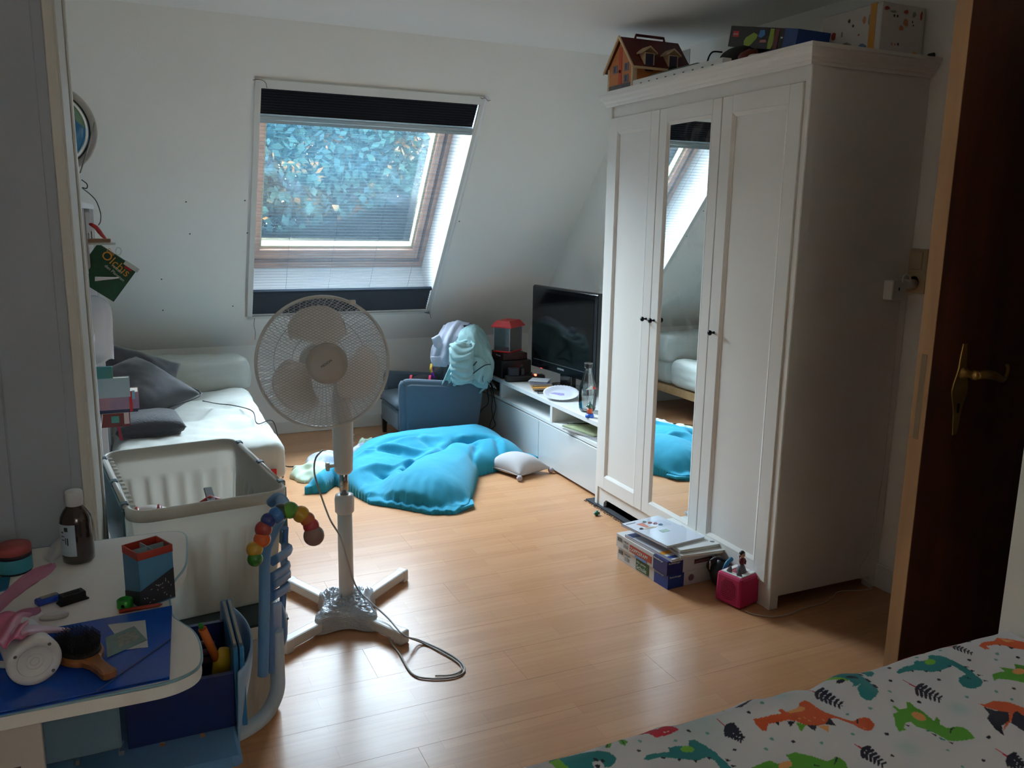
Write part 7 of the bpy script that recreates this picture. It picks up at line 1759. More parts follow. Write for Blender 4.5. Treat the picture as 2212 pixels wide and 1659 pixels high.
# ------------------------------------------------------------------ board games, books and toys on the floor
GM = xyplane(tuple(Vector((*fl(1442, 1274), 0))), tuple(Vector((*fl(1552, 1248), 0))-Vector((*fl(1442, 1274), 0))), tuple(Vector((*fl(1343, 1200), 0))-Vector((*fl(1442, 1274), 0))))
GW, GD, GH = 0.245, 0.345, 0.058
M_gw = mat('white_game_card', rgb(206, 204, 202), 0.4, var=0.04); M_gb = mat('royal_blue_card', rgb(28, 64, 140), 0.4); M_gn = mat('navy_blue_card', rgb(34, 44, 104), 0.4); M_tg = mat('game_print_grey', rgb(110, 108, 108), 0.5)
M_gr = mat('school_green_print', rgb(44, 92, 44), 0.4); M_rd = mat('game_red_print', rgb(176, 66, 44), 0.4); M_lbl = mat('game_pale_blue_print', rgb(110, 140, 190), 0.4)
for k_, (z, mb, dx) in enumerate(((0.0, M_gb, 0.0), (GH+0.001, M_gn, -0.008))):
    Mx = GM @ Matrix.Translation((dx, 0.0, z))
    t = thing('board_game', ('white and blue board game box on the floor, lower of the two', 'white and blue board game box with a red title strip, upper of the two')[k_], 'board game', Mx.translation, group='board games by the wardrobe'); t.matrix_basis = Mx.copy()
    g = G(Mx); g.box((0.0, 0.0, 0), (GW, GD, GH), 0.001); obj('box_body', g, M_gw, t)
    g = G(Mx); g.box((-0.0008, -0.0008, 0.0003), (0.078, 0.088, GH+0.0004)); co = obj('blue_corner', g, mb, t)
    Lf = Mx @ xyplane((-0.001, GD, 0), (0, -1, 0), (0, 0, 1)); Rf = Mx @ xyplane((0, -0.001, 0), (1, 0, 0), (0, 0, 1))
    text('publisher', 'Ravensburger', 0.0105, Rf @ Matrix.Translation((0.006, GH-0.013, 0.0)), M_wp, co)
    text('publisher', 'Ravensburger', 0.0105, Lf @ Matrix.Translation((GD-0.084, GH-0.012, 0.0)), M_wp, co)
    if k_ == 0:
        g = G(Lf); g.box((0.135, 0.006, -0.0002), (0.222, GH-0.006, 0.0006)); pt = obj('title_panel', g, M_gr, t)
        text('title', 'Wir spielen', 0.014, Lf @ Matrix.Translation((0.139, 0.036, 0.0008)), M_wp, pt); text('title', 'Schule', 0.027, Lf @ Matrix.Translation((0.139, 0.011, 0.0008)), M_wp, pt)
        g = G(Rf); g.ball((0.115, 0.03, 0), 0.014, 12, (1, 1, 0.03)); obj('print_mark', g, mat('game_mauve_print', rgb(120, 96, 100), 0.5), t)
    else:
        g = G(Lf); g.box((0.098, 0.012, -0.0002), (0.245, 0.042, 0.0006)); pt = obj('title_panel', g, M_rd, t)
        text('title', 'ZAPPZERAPP', 0.021, Lf @ Matrix.Translation((0.102, 0.018, 0.0008)), M_wp, pt)
        g = G(Lf); g.box((0.135, 0.000, -0.0002), (0.215, 0.010, 0.0006)); obj('subtitle_panel', g, M_lbl, t)
        g = G(Rf); g.box((0.135, 0.026, -0.0002), (0.225, 0.044, 0.0006)); pt = obj('title_panel', g, mat('game_dark_print', rgb(74, 38, 44), 0.5), t)
        text('title', 'ZAPPZERAPP', 0.0125, Rf @ Matrix.Translation((0.138, 0.030, 0.0008)), mat('game_rose_print', rgb(170, 110, 110), 0.5), pt)
    for i_, x_ in enumerate((0.010, 0.022, 0.033)):
        g = G(Lf); g.box((x_, 0.030, -0.0002), (x_+0.008, 0.046, 0.0005)); obj('icon_print', g, M_tg, t)
    text('small_print', '2-4 | 6+', 0.012, Lf @ Matrix.Translation((0.052, 0.036, 0.0006)), M_tg, t)
    for r_ in range(3): g = G(Lf); g.box((0.052, 0.014+r_*0.006, -0.0002), (0.088, 0.0155+r_*0.006, 0.0005)); obj('line_print', g, M_tg, t)
zt = 2*GH+0.0015
bk = [('white workbook with an orange and blue back, third from the top of the pile', 0.004, -0.012, 0.215, 0.300, 0.011, 2.0, mat('white_blue_cover', rgb(208, 210, 218), 0.35)),
      ('off-white workbook under the glossy ones, at the pile\'s lower middle', 0.040, -0.020, 0.200, 0.300, 0.012, -8.0, mat('offwhite_cover', rgb(200, 196, 190), 0.4)),
      ('large white hardback standing out to the right in the pile', 0.052, 0.0, 0.200, 0.318, 0.012, -4.0, mat('white_hardback', rgb(212, 212, 210), 0.3)),
      ('glossy white catalogue with a drink glass picture, topmost of the pile', 0.015, 0.035, 0.205, 0.285, 0.010, 4.0, mat('glossy_catalogue', rgb(206, 214, 228), 0.12, spec=0.7, coat=0.6))]
for i_, (lab, dx, dy, w, h, th, rot, m_) in enumerate(bk):
    Mx = GM @ Matrix.Translation((dx, dy, zt)) @ Matrix.Rotation(math.radians(rot), 4, 'Z')
    t = booklet(lab, Mx, w, h, th, m_, group='books on the board games')
    if i_ == 0:
        for a, b, c in (((0.0, 0.055), (0.05, 0.082), M_or), ((0.0, 0.012), (0.05, 0.034), M_gb), ((0.004, 0.255), (0.06, 0.295), M_gb)):
            g = G(Mx); g.box((a[0]+0.003, a[1], th-0.0002), (b[0], b[1], th+0.0005)); obj('cover_print', g, c, t)
    if i_ == 2:
        g = G(Mx); g.ball((0.176, 0.030, th), 0.010, 12, (1, 1, 0.04)); g.box((0.12, 0.20, th-0.0002), (0.165, 0.225, th+0.0004)); obj('cover_print', g, M_tg, t)
    if i_ == 3:
        C_s = mat('salmon_print', rgb(206, 120, 96), 0.3)
        g = G(Mx); g.prism([(0.062, 0.200), (0.078, 0.196), (0.086, 0.248), (0.050, 0.248)], th-0.0002, th+0.0005); obj('cover_picture', g, C_s, t)
        for x_, y_, r_, m2 in ((0.098, 0.252, 0.009, mat('sage_print', rgb(160, 186, 172), 0.3)), (0.112, 0.232, 0.009, C_s), (0.126, 0.214, 0.009, mat('rose_ring_print', rgb(200, 130, 140), 0.3)), (0.138, 0.194, 0.009, mat('blue_ring_print', rgb(120, 170, 200), 0.3)), (0.034, 0.196, 0.008, M_tg)):
            g = G(Mx); g.tube([(x_+r_*math.cos(k*PI/8), y_+r_*0.7*math.sin(k*PI/8), th+0.0006) for k in range(16)], 0.0022, 4, closed=True); obj('cover_picture', g, m2, t)
        g = G(Mx); g.prism([(0.035, 0.190), (0.055, 0.180), (0.100, 0.178), (0.118, 0.190), (0.08, 0.198)], th-0.0002, th+0.0005); obj('cover_picture', g, mat('sand_print', rgb(186, 172, 150), 0.3), t)
        g = G(Mx); g.box((0.085, 0.120, th-0.0002), (0.125, 0.145, th+0.0004)); obj('cover_picture', g, mat('grass_print', rgb(120, 150, 130), 0.3, var=0.5, vs=90), t)
        for k2 in range(7): g = G(Mx); g.box((0.130, 0.236-k2*0.010, th-0.0002), (0.182, 0.2375-k2*0.010, th+0.0004)); obj('line_print', g, mat('pale_text_print', rgb(176, 186, 206), 0.4), t)
        g = G(Mx); g.box((0.010, 0.262, th-0.0002), (0.060, 0.268, th+0.0004)); obj('line_print', g, M_tg, t)
    zt += th+0.0012
# dark bag/headphones with a teal stripe between the games and the speaker
t = thing('headphones', 'black headphones with teal ear cushions squeezed beside the pink speaker', 'headphones', (2.05, 2.44, 0))
M_tl = mat('teal_rubber', rgb(18, 110, 150), 0.45)
g = G(); g.ball((2.055, 2.475, 0.062), 0.062, 24, (0.72, 0.75, 1.0)); obj('ear_cup', g, M_black, t)
g = G(); g.tube(crom([(2.035, 2.425, 0.045), (2.025, 2.425, 0.085), (2.040, 2.428, 0.122), (2.07, 2.436, 0.134)], 8), 0.009, 8, flat=0.8); obj('ear_cushion', g, M_tl, t)
g = G(); g.tube(crom([(2.080, 2.403, 0.022), (2.078, 2.398, 0.05), (2.09, 2.398, 0.078)], 8), 0.009, 8); obj('ear_cushion', g, M_tl, t)
g = G(); g.tube(crom([(2.03, 2.50, 0.05), (2.0, 2.49, 0.10), (2.03, 2.47, 0.13), (2.075, 2.45, 0.10), (2.085, 2.44, 0.05)], 8), 0.007, 8); obj('headband', g, M_black, t)
p = at(1534, 1213, y=2.405); q = at(1533, 1230, y=2.405)
g = G(); g.cyl(p, q, 0.0022, 8); obj('metal_pin', g, M_steel, t)
# pink speaker cube with figure
a_, b_, c_ = Vector((*fl(1598, 1320), 0)), Vector((*fl(1650, 1297), 0)), Vector((*fl(1543, 1288), 0))
PMx = xyplane(tuple(a_), tuple(Vector((b_-a_).normalized())), tuple(c_-a_))
t = thing('pink_speaker', 'cube-shaped pink children\'s speaker with white top at the wardrobe foot', 'speaker', a_); t.matrix_basis = PMx.copy()
S_ = 0.120
M_pk = mat('raspberry_cloth', rgb(196, 38, 92), 0.75, bump=0.6, bs=900)
g = G(PMx); g.box((0, 0, 0.003), (S_, S_, S_), 0.011)
for v in g.bm.verts:
    l = PMx.inverted() @ v.co; k = 1-0.05*(l.z/S_)
    v.co = PMx @ Vector(((l.x-S_/2)*k+S_/2, (l.y-S_/2)*k+S_/2, l.z))
for f in g.bm.faces: f.smooth = False
sb = obj('cloth_body', g, M_pk, t)
g = G(PMx)
g.box((0.014, 0.014, S_-0.003), (S_-0.014, 0.034, S_+0.003), 0.002); g.box((0.014, S_-0.034, S_-0.003), (S_-0.014, S_-0.014, S_+0.003), 0.002); g.box((0.014, 0.034, S_-0.003), (0.034, S_-0.034, S_+0.003), 0.001); g.box((S_-0.034, 0.034, S_-0.003), (S_-0.014, S_-0.034, S_+0.003), 0.001)
tp = obj('top_frame', g, M_white, t)
g = G(PMx); g.box((0.032, 0.032, S_-0.002), (S_-0.032, S_-0.032, S_+0.0005)); obj('top_pad', g, mat('dusty_red_pad', rgb(170, 66, 76), 0.6), tp)
for yy in (0.030, 0.076):
    g = G(PMx); g.lathe([(0.0, 0.0), (0.013, 0.0), (0.010, 0.012), (0.003, 0.026), (0, 0.028)], 14, Matrix.Translation((0.024, yy, S_+0.002)) @ Euler((0.25 if yy > 0.05 else -0.2, 0, 0)).to_matrix().to_4x4() @ Matrix.Diagonal((0.35, 1, 1, 1))); obj('volume_ear', g, mat('grey_rubber_ear', rgb(84, 86, 94), 0.6), t)
g = G(PMx)
for i in range(9):
    for j in range(11):
        x_, z_ = 0.030+i*0.0075, 0.026+j*0.0072
        if ((i-4)/5)**2+((j-5)/6.2)**2 < 1.0: g.box((-0.0008+0.0026*(z_/S_)-0.0005, x_-0.002, z_-0.0009), (0.004+0.0026*(z_/S_), x_+0.002, z_+0.0009))
o = obj('sound_hole', g, mat('dark_red_hole', rgb(64, 6, 28), 0.8), sb); o['kind'] = 'stuff'
# play figure on it
fb = PMx @ Vector((0.062, 0.050, S_+0.001))
t = thing('play_figure', 'small painted figure with dark hair and red top on the pink speaker', 'figure', fb)
Mf = lambda dx, dy, dz: fb+Vector((dx, dy, dz))
g = G(); g.lathe([(0.0, 0), (0.020, 0.0), (0.019, 0.008), (0.013, 0.024), (0.0085, 0.034), (0.0, 0.034)], 18, frame(fb)); obj('skirt', g, mat('grey_violet_paint', rgb(110, 104, 112), 0.5), t)
g = G(); g.lathe([(0.0, 0.030), (0.0090, 0.032), (0.0115, 0.045), (0.0100, 0.056), (0.005, 0.061), (0, 0.061)], 16, frame(fb)); g.tube([Mf(0.010, -0.002, 0.054), Mf(0.013, -0.006, 0.044), Mf(0.008, -0.010, 0.034)], 0.0032, 8); g.tube([Mf(-0.010, -0.002, 0.054), Mf(-0.013, -0.006, 0.044), Mf(-0.009, -0.008, 0.034)], 0.0032, 8); obj('torso', g, mat('dark_red_paint', rgb(110, 26, 40), 0.4), t)
g = G(); g.ball(Mf(0, -0.002, 0.070), 0.0105, 16, (0.9, 0.95, 1.1)); hd_ = obj('head', g, mat('skin_paint', rgb(206, 160, 136), 0.5), t)
g = G(); g.ball(Mf(0, 0.0015, 0.0735), 0.0122, 16, (0.98, 0.9, 1.0)); g.ball(Mf(0.0, 0.008, 0.060), 0.007, 12, (1, .8, 1.6)); obj('hair', g, mat('dark_hair_paint', rgb(34, 28, 30), 0.4), hd_)
for dx in (-0.0035, 0.0035): g = G(); g.ball(Mf(dx-0.002, -0.0118, 0.071), 0.0013, 8); obj('eye', g, M_black, hd_)
g = G(); g.ball(Mf(-0.0105, 0.002, 0.070), 0.0045, 10); obj('ear_muff', g, M_wp, hd_)
# charging cable and wall plug
cp_ = [at(1610, 1319, z=0.006), at(1625, 1326, z=0.004), at(1665, 1332, z=0.004), at(1700, 1328, z=0.004), at(1740, 1313, z=0.004), at(1780, 1302, z=0.004), at(1800, 1288, z=0.004), at(1815, 1277, z=0.004), Vector((2.575, 2.205, 0.02)), at(1855, 1235, y=2.20), at(1870, 1205, y=2.21), at(1885, 1170, y=2.215), at(1895, 1100, y=2.22), at(1910, 1000, y=2.22), at(1920, 900, y=2.225), at(1933, 760, y=2.225), at(1943, 652, y=2.222)]
g = G(); g.tube(crom(cp_, 8), 0.0019, 6); o = obj('charging_cable', g, mat('white_cable', rgb(206, 196, 190), 0.5)); o['label'] = 'thin white charging cable from the pink speaker up to the wall plug'; o['category'] = 'cable'
t = thing('power_adapter', 'white plug-in power adapter with ring beside the wardrobe', 'power adapter', (2.59, 2.215, 1.15))
p0, p1 = at(1930, 606, y=2.19), at(1957, 648, y=2.19)
g = G(); g.box((p0.x, 2.19, p1.z), (p1.x-0.004, 2.232, p0.z), 0.003); ab_ = obj('adapter_body', g, M_white, t)
g = G(); g.box((p0.x+0.030, 2.1895, (p0.z+p1.z)/2-0.001), (p0.x+0.036, 2.192, (p0.z+p1.z)/2+0.010)); obj('port', g, M_black, ab_)
g = G(); g.cyl((p1.x-0.006, 2.212, (p0.z+p1.z)/2+0.02), (XR-0.014, 2.212, (p0.z+p1.z)/2+0.02), 0.018, 18); obj('plug_barrel', g, M_white, t)
g = G(); rc = at(1958, 604, y=2.185); g.tube([rc+Vector((0.019*math.cos(a/20*PI*1.25-0.2), 0, 0.019*math.sin(a/20*PI*1.25-0.2))) for a in range(21)], 0.0030, 8); obj('pull_ring', g, M_white, t)
g = G(); g.tube(crom([at(1996, 200, x=2.64), at(1985, 300, x=2.64), at(1962, 520, x=2.64), at(1953, 600, x=2.64), at(1941, 700, x=2.64), at(1925, 850, x=2.64), at(1908, 1020, x=2.64)], 5), 0.0026, 6); o = obj('dark_cable', g, mat('brown_black_cable', rgb(40, 34, 34), 0.6)); o['label'] = 'dark cable running down the wall along the wardrobe\'s back edge'; o['category'] = 'cable'
# tiny green and white toy
p = Vector((*fl(1288, 1114), 0))
t = thing('green_toy_bead', 'tiny green and white toy lying on the floor before the wardrobe', 'toy', p)
g = G()
for dx, dy, r in ((0, 0, 0.011), (0.013, 0.004, 0.009), (0.004, 0.004, 0.012)): g.ball((p.x+dx, p.y+dy, r), r, 12)
obj('green_part', g, mat('bottle_green', rgb(20, 100, 66), 0.3), t)
g = G()
for dx, dy, dz in ((-0.011, 0.003, 0.013), (0.016, 0.0, 0.016), (0.008, -0.010, 0.005), (0.012, 0.010, 0.021)): g.ball((p.x+dx, p.y+dy, dz), 0.005, 8)
obj('white_part', g, M_wp, t)

# ------------------------------------------------------------------ things on the television bench
# paper plate
p = at(1222, 852, z=BZ); pc_ = Vector((2.285, 4.17, BZ))
PLM = frame((2.235, 4.20, BZ+0.022), rx=math.radians(11), ry=math.radians(-6))
t = thing('paper_plate', 'white paper plate with a purple doodle tilted on the television bench', 'plate', (2.235, 4.20, BZ))
def plf(u, v):
    a = 2*PI*u; r = 0.104*v; fl_ = 0.0016*math.sin(a*36) if v > 0.72 else 0
    z = 0.0 if v < 0.66 else 0.013*((v-0.66)/0.34)**0.8
    return PLM @ Vector((r*math.cos(a), r*math.sin(a), z+fl_*(v-0.7)*3))
g = G(); g.grid(plf, 108, 14, closed_u=True); obj('plate_body', g, mat('white_paper_plate', rgb(222, 222, 230), 0.7), t, solid=0.0012)
g = G(PLM); g.prism([(-0.055, 0.045), (-0.02, 0.040), (0.022, 0.005), (0.012, -0.02), (-0.012, -0.012), (-0.03, 0.015)], 0.0008, 0.0012); obj('doodle', g, mat('violet_felt_pen', rgb(120, 96, 176), 0.7, var=0.5, vs=140, col2=rgb(200, 196, 222)), t)
# glass carafe
p = at(1271, 893, z=BZ); p = Vector((p.x+0.02, p.y+0.05, BZ))
t = thing('glass_carafe', 'ribbed clear glass carafe with a black stopper on the bench', 'carafe', p)
cv = at(1271, 795, x=p.x).z-BZ; Hc = min(0.27, max(0.22, cv))
prof_ = [(0.0, 0.003), (0.036, 0.003), (0.040, 0.010)]
for i in range(16):
    z = 0.015+i*0.008; prof_.append((0.043+0.004*math.sin(i/15*PI)+(0.0014 if i % 2 else 0), z))
prof_ += [(0.040, 0.150), (0.030, 0.185), (0.021, 0.215), (0.019, 0.235), (0.021, 0.242)]
M_gl = glassy('clear_glass', (0.86, 0.90, 0.91, 1), 0.5, 0.03)
g = G(); g.lathe(prof_, 36, frame(p), cap=False); obj('glass_body', g, M_gl, t, solid=0.002)
g = G(); g.lathe([(0.0, 0.236), (0.018, 0.236), (0.0225, 0.244), (0.0225, 0.262), (0.021, 0.266), (0.0, 0.266)], 24, frame(p)); obj('stopper', g, M_black, t)
g = G(); g.lathe([(0.0228, 0.262), (0.0235, 0.264), (0.0228, 0.266)], 24, frame(p), cap=False); obj('steel_ring', g, M_steel, t)
# hanging toy: little character-free figure with parachute strings
p = at(1274, 918, z=BZ+0.004); p = Vector((2.155, 3.725, BZ))
t = thing('parachute_toy', 'small blue and orange parachute toy standing at the bench front by the carafe', 'toy', p)
g = G(); g.lathe([(0, 0), (0.022, 0), (0.024, 0.004), (0.018, 0.020), (0, 0.020)], 20, frame(p)); obj('base', g, mat('bright_blue_plastic', rgb(40, 96, 190), 0.35), t)
g = G(); g.lathe([(0, 0.020), (0.014, 0.020), (0.015, 0.042), (0.010, 0.048), (0, 0.048)], 18, frame(p)); obj('orange_body', g, mat('orange_red_plastic', rgb(206, 90, 50), 0.4), t)
g = G(); g.ball(p+Vector((0, 0, 0.060)), 0.014, 16); g.box(tuple(p+Vector((-0.022, -0.006, 0.056))), tuple(p+Vector((-0.010, 0.006, 0.066))), 0.003); g.ball(p+Vector((0, 0, 0.079)), 0.005, 10); obj('green_head', g, mat('grey_green_metallic', rgb(80, 110, 100), 0.25, 0.5), t)
tpz = p+Vector((0.0, 0.0, 0.150))
g = G()
for dx, dy in ((-0.018, -0.008), (0.012, 0.014), (0.020, -0.010)): g.tube([p+Vector((0, 0, 0.066)), tpz+Vector((dx, dy, 0))], 0.0008, 4)
obj('string', g, M_black, t)
g = G(); g._add([tpz+Vector((-0.030, 0, -0.002)), tpz+Vector((0.026, -0.014, 0.002)), tpz+Vector((0.026, 0.018, 0.0)), tpz+Vector((0.004, 0, 0.020))], [(0, 2, 1), (0, 1, 3), (1, 2, 3), (2, 0, 3)]); obj('canopy', g, M_wp, t)
g = G(); g._add([tpz+Vector((0.006, -0.014, 0.003)), tpz+Vector((0.029, -0.015, 0.003)), tpz+Vector((0.029, 0.018, 0.002)), tpz+Vector((0.012, -0.004, 0.018))], [(0, 2, 1), (0, 1, 3), (1, 2, 3), (2, 0, 3)]); obj('canopy_red', g, mat('canopy_red_plastic', rgb(206, 40, 40), 0.4), t)
# magazines in the near cubby
zc = 0.2865
for i_, (lab, dx, rot, m_) in enumerate((('folded white and grey magazine at the bottom of the bench cubby', 0.0, 6, mat('newsprint', rgb(190, 188, 186), 0.7, var=0.2, vs=30)), ('magazine with white margins in the middle of the cubby pile', 0.01, 14, mat('white_magazine', rgb(206, 204, 202), 0.5, var=0.15, vs=24)), ('green and orange illustrated magazine on top in the bench cubby', 0.006, 11, mat('green_magazine', rgb(110, 140, 70), 0.35, var=0.6, vs=26, col2=rgb(206, 200, 180))))):
    Mx = Matrix.Translation((2.165+dx, 3.66+0.02*i_, zc)) @ Matrix.Rotation(math.radians(rot), 4, 'Z')
    t = booklet(lab, Mx, 0.20, 0.265, 0.007, m_, name='magazine', group='magazines in the bench cubby'); zc += 0.008
g = G(); g.tube([(2.150, 3.96, zc+0.007), (2.30, 3.90, zc+0.007)], 0.0035, 8); o = obj('felt_pen', g, M_black); o['label'] = 'black pen lying on the magazines in the bench cubby'; o['category'] = 'pen'
# small boxes in the far cubby
t = thing('blue_card_box', 'small white and blue card box deep in the far bench cubby', 'box', (2.50, 4.40, 0.287))
g = G(); g.box((2.44, 4.36, 0.287), (2.54, 4.44, 0.33), 0.002); obj('box_body', g, M_white, t)
g = G(); g.box((2.439, 4.40, 0.300), (2.441, 4.441, 0.330)); obj('blue_print', g, M_gb, t)
t = thing('red_toy_car', 'small dark red toy car in the far bench cubby', 'toy', (2.44, 4.25, 0.287))
g = G(); g.box((2.40, 4.22, 0.290), (2.44, 4.29, 0.304), 0.005); g.box((2.405, 4.238, 0.303), (2.435, 4.272, 0.314), 0.005); obj('car_body', g, mat('dark_red_plastic', rgb(110, 34, 30), 0.35), t)
for dx in (2.402, 2.438):
    for dy in (4.235, 4.275): g = G(); g.cyl((dx-0.003, dy, 0.293), (dx+0.003, dy, 0.293), 0.006, 12); obj('wheel', g, M_black, t)
# power strip with plugs, black boxes, insect tank
p0 = at(1090, 833, z=BZ); Mx = frame((2.13, 4.74, BZ), rz=math.radians(-8))
t = thing('power_strip', 'black power strip with plugs and a red glowing switch on the bench', 'power strip', (2.2, 4.75, BZ)); t.matrix_basis = Mx.copy()
g = G(Mx); g.box((0, 0, 0), (0.26, 0.055, 0.040), 0.010); ps = obj('strip_body', g, mat('black_strip_plastic', rgb(26, 24, 24), 0.5), t)
g = G(Mx); g.box((0.02, 0.006, 0.039), (0.085, 0.052, 0.088), 0.004); obj('plug', g, mat('navy_black_plug', rgb(28, 30, 42), 0.5), t)
g = G(Mx); g.box((0.098, 0.010, 0.039), (0.125, 0.045, 0.086), 0.006); g.cyl((0.112, 0.028, 0.084), (0.112, 0.028, 0.105), 0.009, 12); obj('plug', g, M_black, t)
g = G(Mx); g.cyl((0.165, 0.02, 0.039), (0.165, 0.02, 0.056), 0.012, 14); obj('plug', g, M_black, t)
M_led = mat('glowing_red_switch', (1.0, 0.05, 0.03, 1), 0.3, emit=2.5)
g = G(Mx); g.box((0.186, 0.002, 0.030), (0.202, 0.018, 0.046), 0.003); obj('switch', g, M_led, t)
t = thing('black_device', 'black boxes stacked behind the power strip under the insect tank', 'device', (2.25, 4.97, BZ))
g = G(); g.box((2.15, 4.86, BZ), (2.36, 5.10, BZ+0.115), 0.004); obj('lower_box', g, M_black, t)
g = G(); g.box((2.17, 4.88, BZ+0.115), (2.34, 5.08, BZ+0.160), 0.004); b2 = obj('upper_box', g, mat('dark_brown_red_plastic', rgb(52, 22, 22), 0.5), t)
for i in range(3): g = G(); g.ball((2.165, 4.985-i*0.026, BZ+0.140), 0.0045, 8); obj('button', g, M_silv, b2)
# insect tank: rotated clear box with red lid and base
TZ = BZ+0.1605; tkM = frame((2.245, 4.985, TZ), rz=math.radians(38))
t = thing('insect_tank', 'clear plastic insect tank with a bright red lid on the bench', 'tank', (2.24, 4.98, TZ)); t.matrix_basis = tkM.copy()
M_rl = mat('bright_red_plastic', rgb(206, 30, 30), 0.35); M_cp = glassy('clear_plastic', (0.86, 0.86, 0.92, 1), 0.9, 0.08)
wv, dv_ = 0.088, 0.062
g = G(tkM); g.box((-wv, -dv_, 0), (wv, dv_, 0.010), 0.003); obj('base', g, M_rl, t)
g = G(tkM)
for a, b in (((-wv+.004, -dv_+.004, .010), (wv-.004, -dv_+.006, .165)), ((-wv+.004, dv_-.006, .010), (wv-.004, dv_-.004, .165)), ((-wv+.004, -dv_+.006, .010), (-wv+.006, dv_-.006, .165)), ((wv-.006, -dv_+.006, .010), (wv-.004, dv_-.006, .165))): g.box(a, b)
obj('tank_wall', g, M_cp, t)
g = G(tkM)
for sx_ in (-1, 1):
    for sy_ in (-1, 1): g.box((sx_*(wv-.004)-.002, sy_*(dv_-.004)-.002, .01), (sx_*(wv-.004)+.002, sy_*(dv_-.004)+.002, .165))
obj('corner_edge', g, mat('pale_plastic_edge', rgb(150, 156, 170), 0.3), t)
g = G(tkM); lo = [(-wv-.012, -dv_-.012), (wv+.012, -dv_-.012), (wv+.012, dv_+.012), (-wv-.012, dv_+.012)]; hi = [(-wv+.014, -dv_+.014), (wv-.014, -dv_+.014), (wv-.014, dv_-.014), (-wv+.014, dv_-.014)]
g._add([(*q, .163) for q in lo]+[(*q, .170) for q in lo]+[(*q, .206) for q in hi], [(3,2,1,0),(0,1,5,4),(1,2,6,5),(2,3,7,6),(3,0,4,7),(4,5,9,8),(5,6,10,9),(6,7,11,10),(7,4,8,11),(8,9,10,11)]); ld_ = obj('lid', g, M_rl, t)
g = G(tkM); g.box((0.0, -0.012, .206), (0.05, 0.012, .2085), 0.001); obj('hatch', g, M_rl, ld_)
# discs and booklets under the television
zz = BZ+0.0005
for i_, (lab, x, y, w, h, th, rot, m_, nm_) in enumerate((('black flat case at the bottom of the pile by the television', 2.165, 4.36, 0.13, 0.19, 0.010, -16, M_black, 'disc_case'), ('yellow booklet with an orange spine in the pile on the bench', 2.160, 4.42, 0.13, 0.19, 0.010, -20, mat('yellow_booklet', rgb(206, 170, 70), 0.4, var=0.3, vs=30, col2=rgb(206, 110, 60)), 'booklet'), ('grey transparent disc case in the pile by the television', 2.185, 4.47, 0.12, 0.14, 0.012, -14, mat('grey_disc_case', rgb(120, 118, 132), 0.2), 'disc_case'), ('white slim booklet on top of the pile by the television', 2.190, 4.55, 0.12, 0.12, 0.006, -38, mat('white_booklet', rgb(206, 208, 212), 0.4), 'booklet'))):
    Mx = Matrix.Translation((x, y, zz)) @ Matrix.Rotation(math.radians(rot), 4, 'Z')
    t = booklet(lab, Mx, w, h, th, m_, name=nm_, group='booklets and cases by the television'); zz += th+0.001
# cables hanging behind the bench end
for k_, (lab, pts) in enumerate((('black cable looping down the bench end, longer one', [at(1068, 838, z=0.42), (2.12, 5.0, 0.38), at(1063, 858, x=2.125), at(1062, 882, x=2.125), at(1064, 900, x=2.125), at(1058, 920, x=2.125), at(1062, 940, x=2.125), (2.10, 4.78, 0.01)]),
                       ('black cable looping down the bench end, shorter one', [at(1072, 840, z=0.42), (2.128, 4.98, 0.37), at(1068, 862, x=2.12), at(1071, 880, x=2.12), at(1066, 902, x=2.12), at(1070, 918, x=2.12), at(1060, 932, x=2.12), (2.09, 4.80, 0.012)]),
                       ('thin black cable going left from the bench end', [at(1060, 836, z=0.42), (2.115, 5.05, 0.37), at(1055, 868, x=2.115), at(1040, 885, x=2.11), at(1033, 905, x=2.10), at(1031, 918, x=2.10)]))):
    g = G(); g.tube(crom([Vector(q) for q in pts], 8), 0.0028, 6); o = obj('black_cable', g, M_black); o['label'] = lab; o['category'] = 'cable'; o['group'] = 'cables at the bench end'
# red thing under the armchair
t = thing('red_toy', 'small dark red toy half under the armchair', 'toy', (1.60, 5.15, 0))
g = G(); g.ball((1.555, 5.12, 0.035), 0.034, 14, (1.1, 1, 1)); g.ball((1.605, 5.10, 0.026), 0.025, 12); obj('toy_body', g, mat('dark_red_print_cloth', rgb(110, 40, 44), 0.7, var=0.5, vs=60, col2=rgb(60, 60, 66)), t)
# dark red board behind the beanbag
g = G(); g.box((2.02, 4.93, 0.0), (2.10, 5.30, 0.055), 0.004); o = obj('red_brown_box', g, mat('dark_rust_card', rgb(84, 30, 20), 0.6)); o['label'] = 'low dark rust box on the floor behind the beanbag by the bench'; o['category'] = 'box'
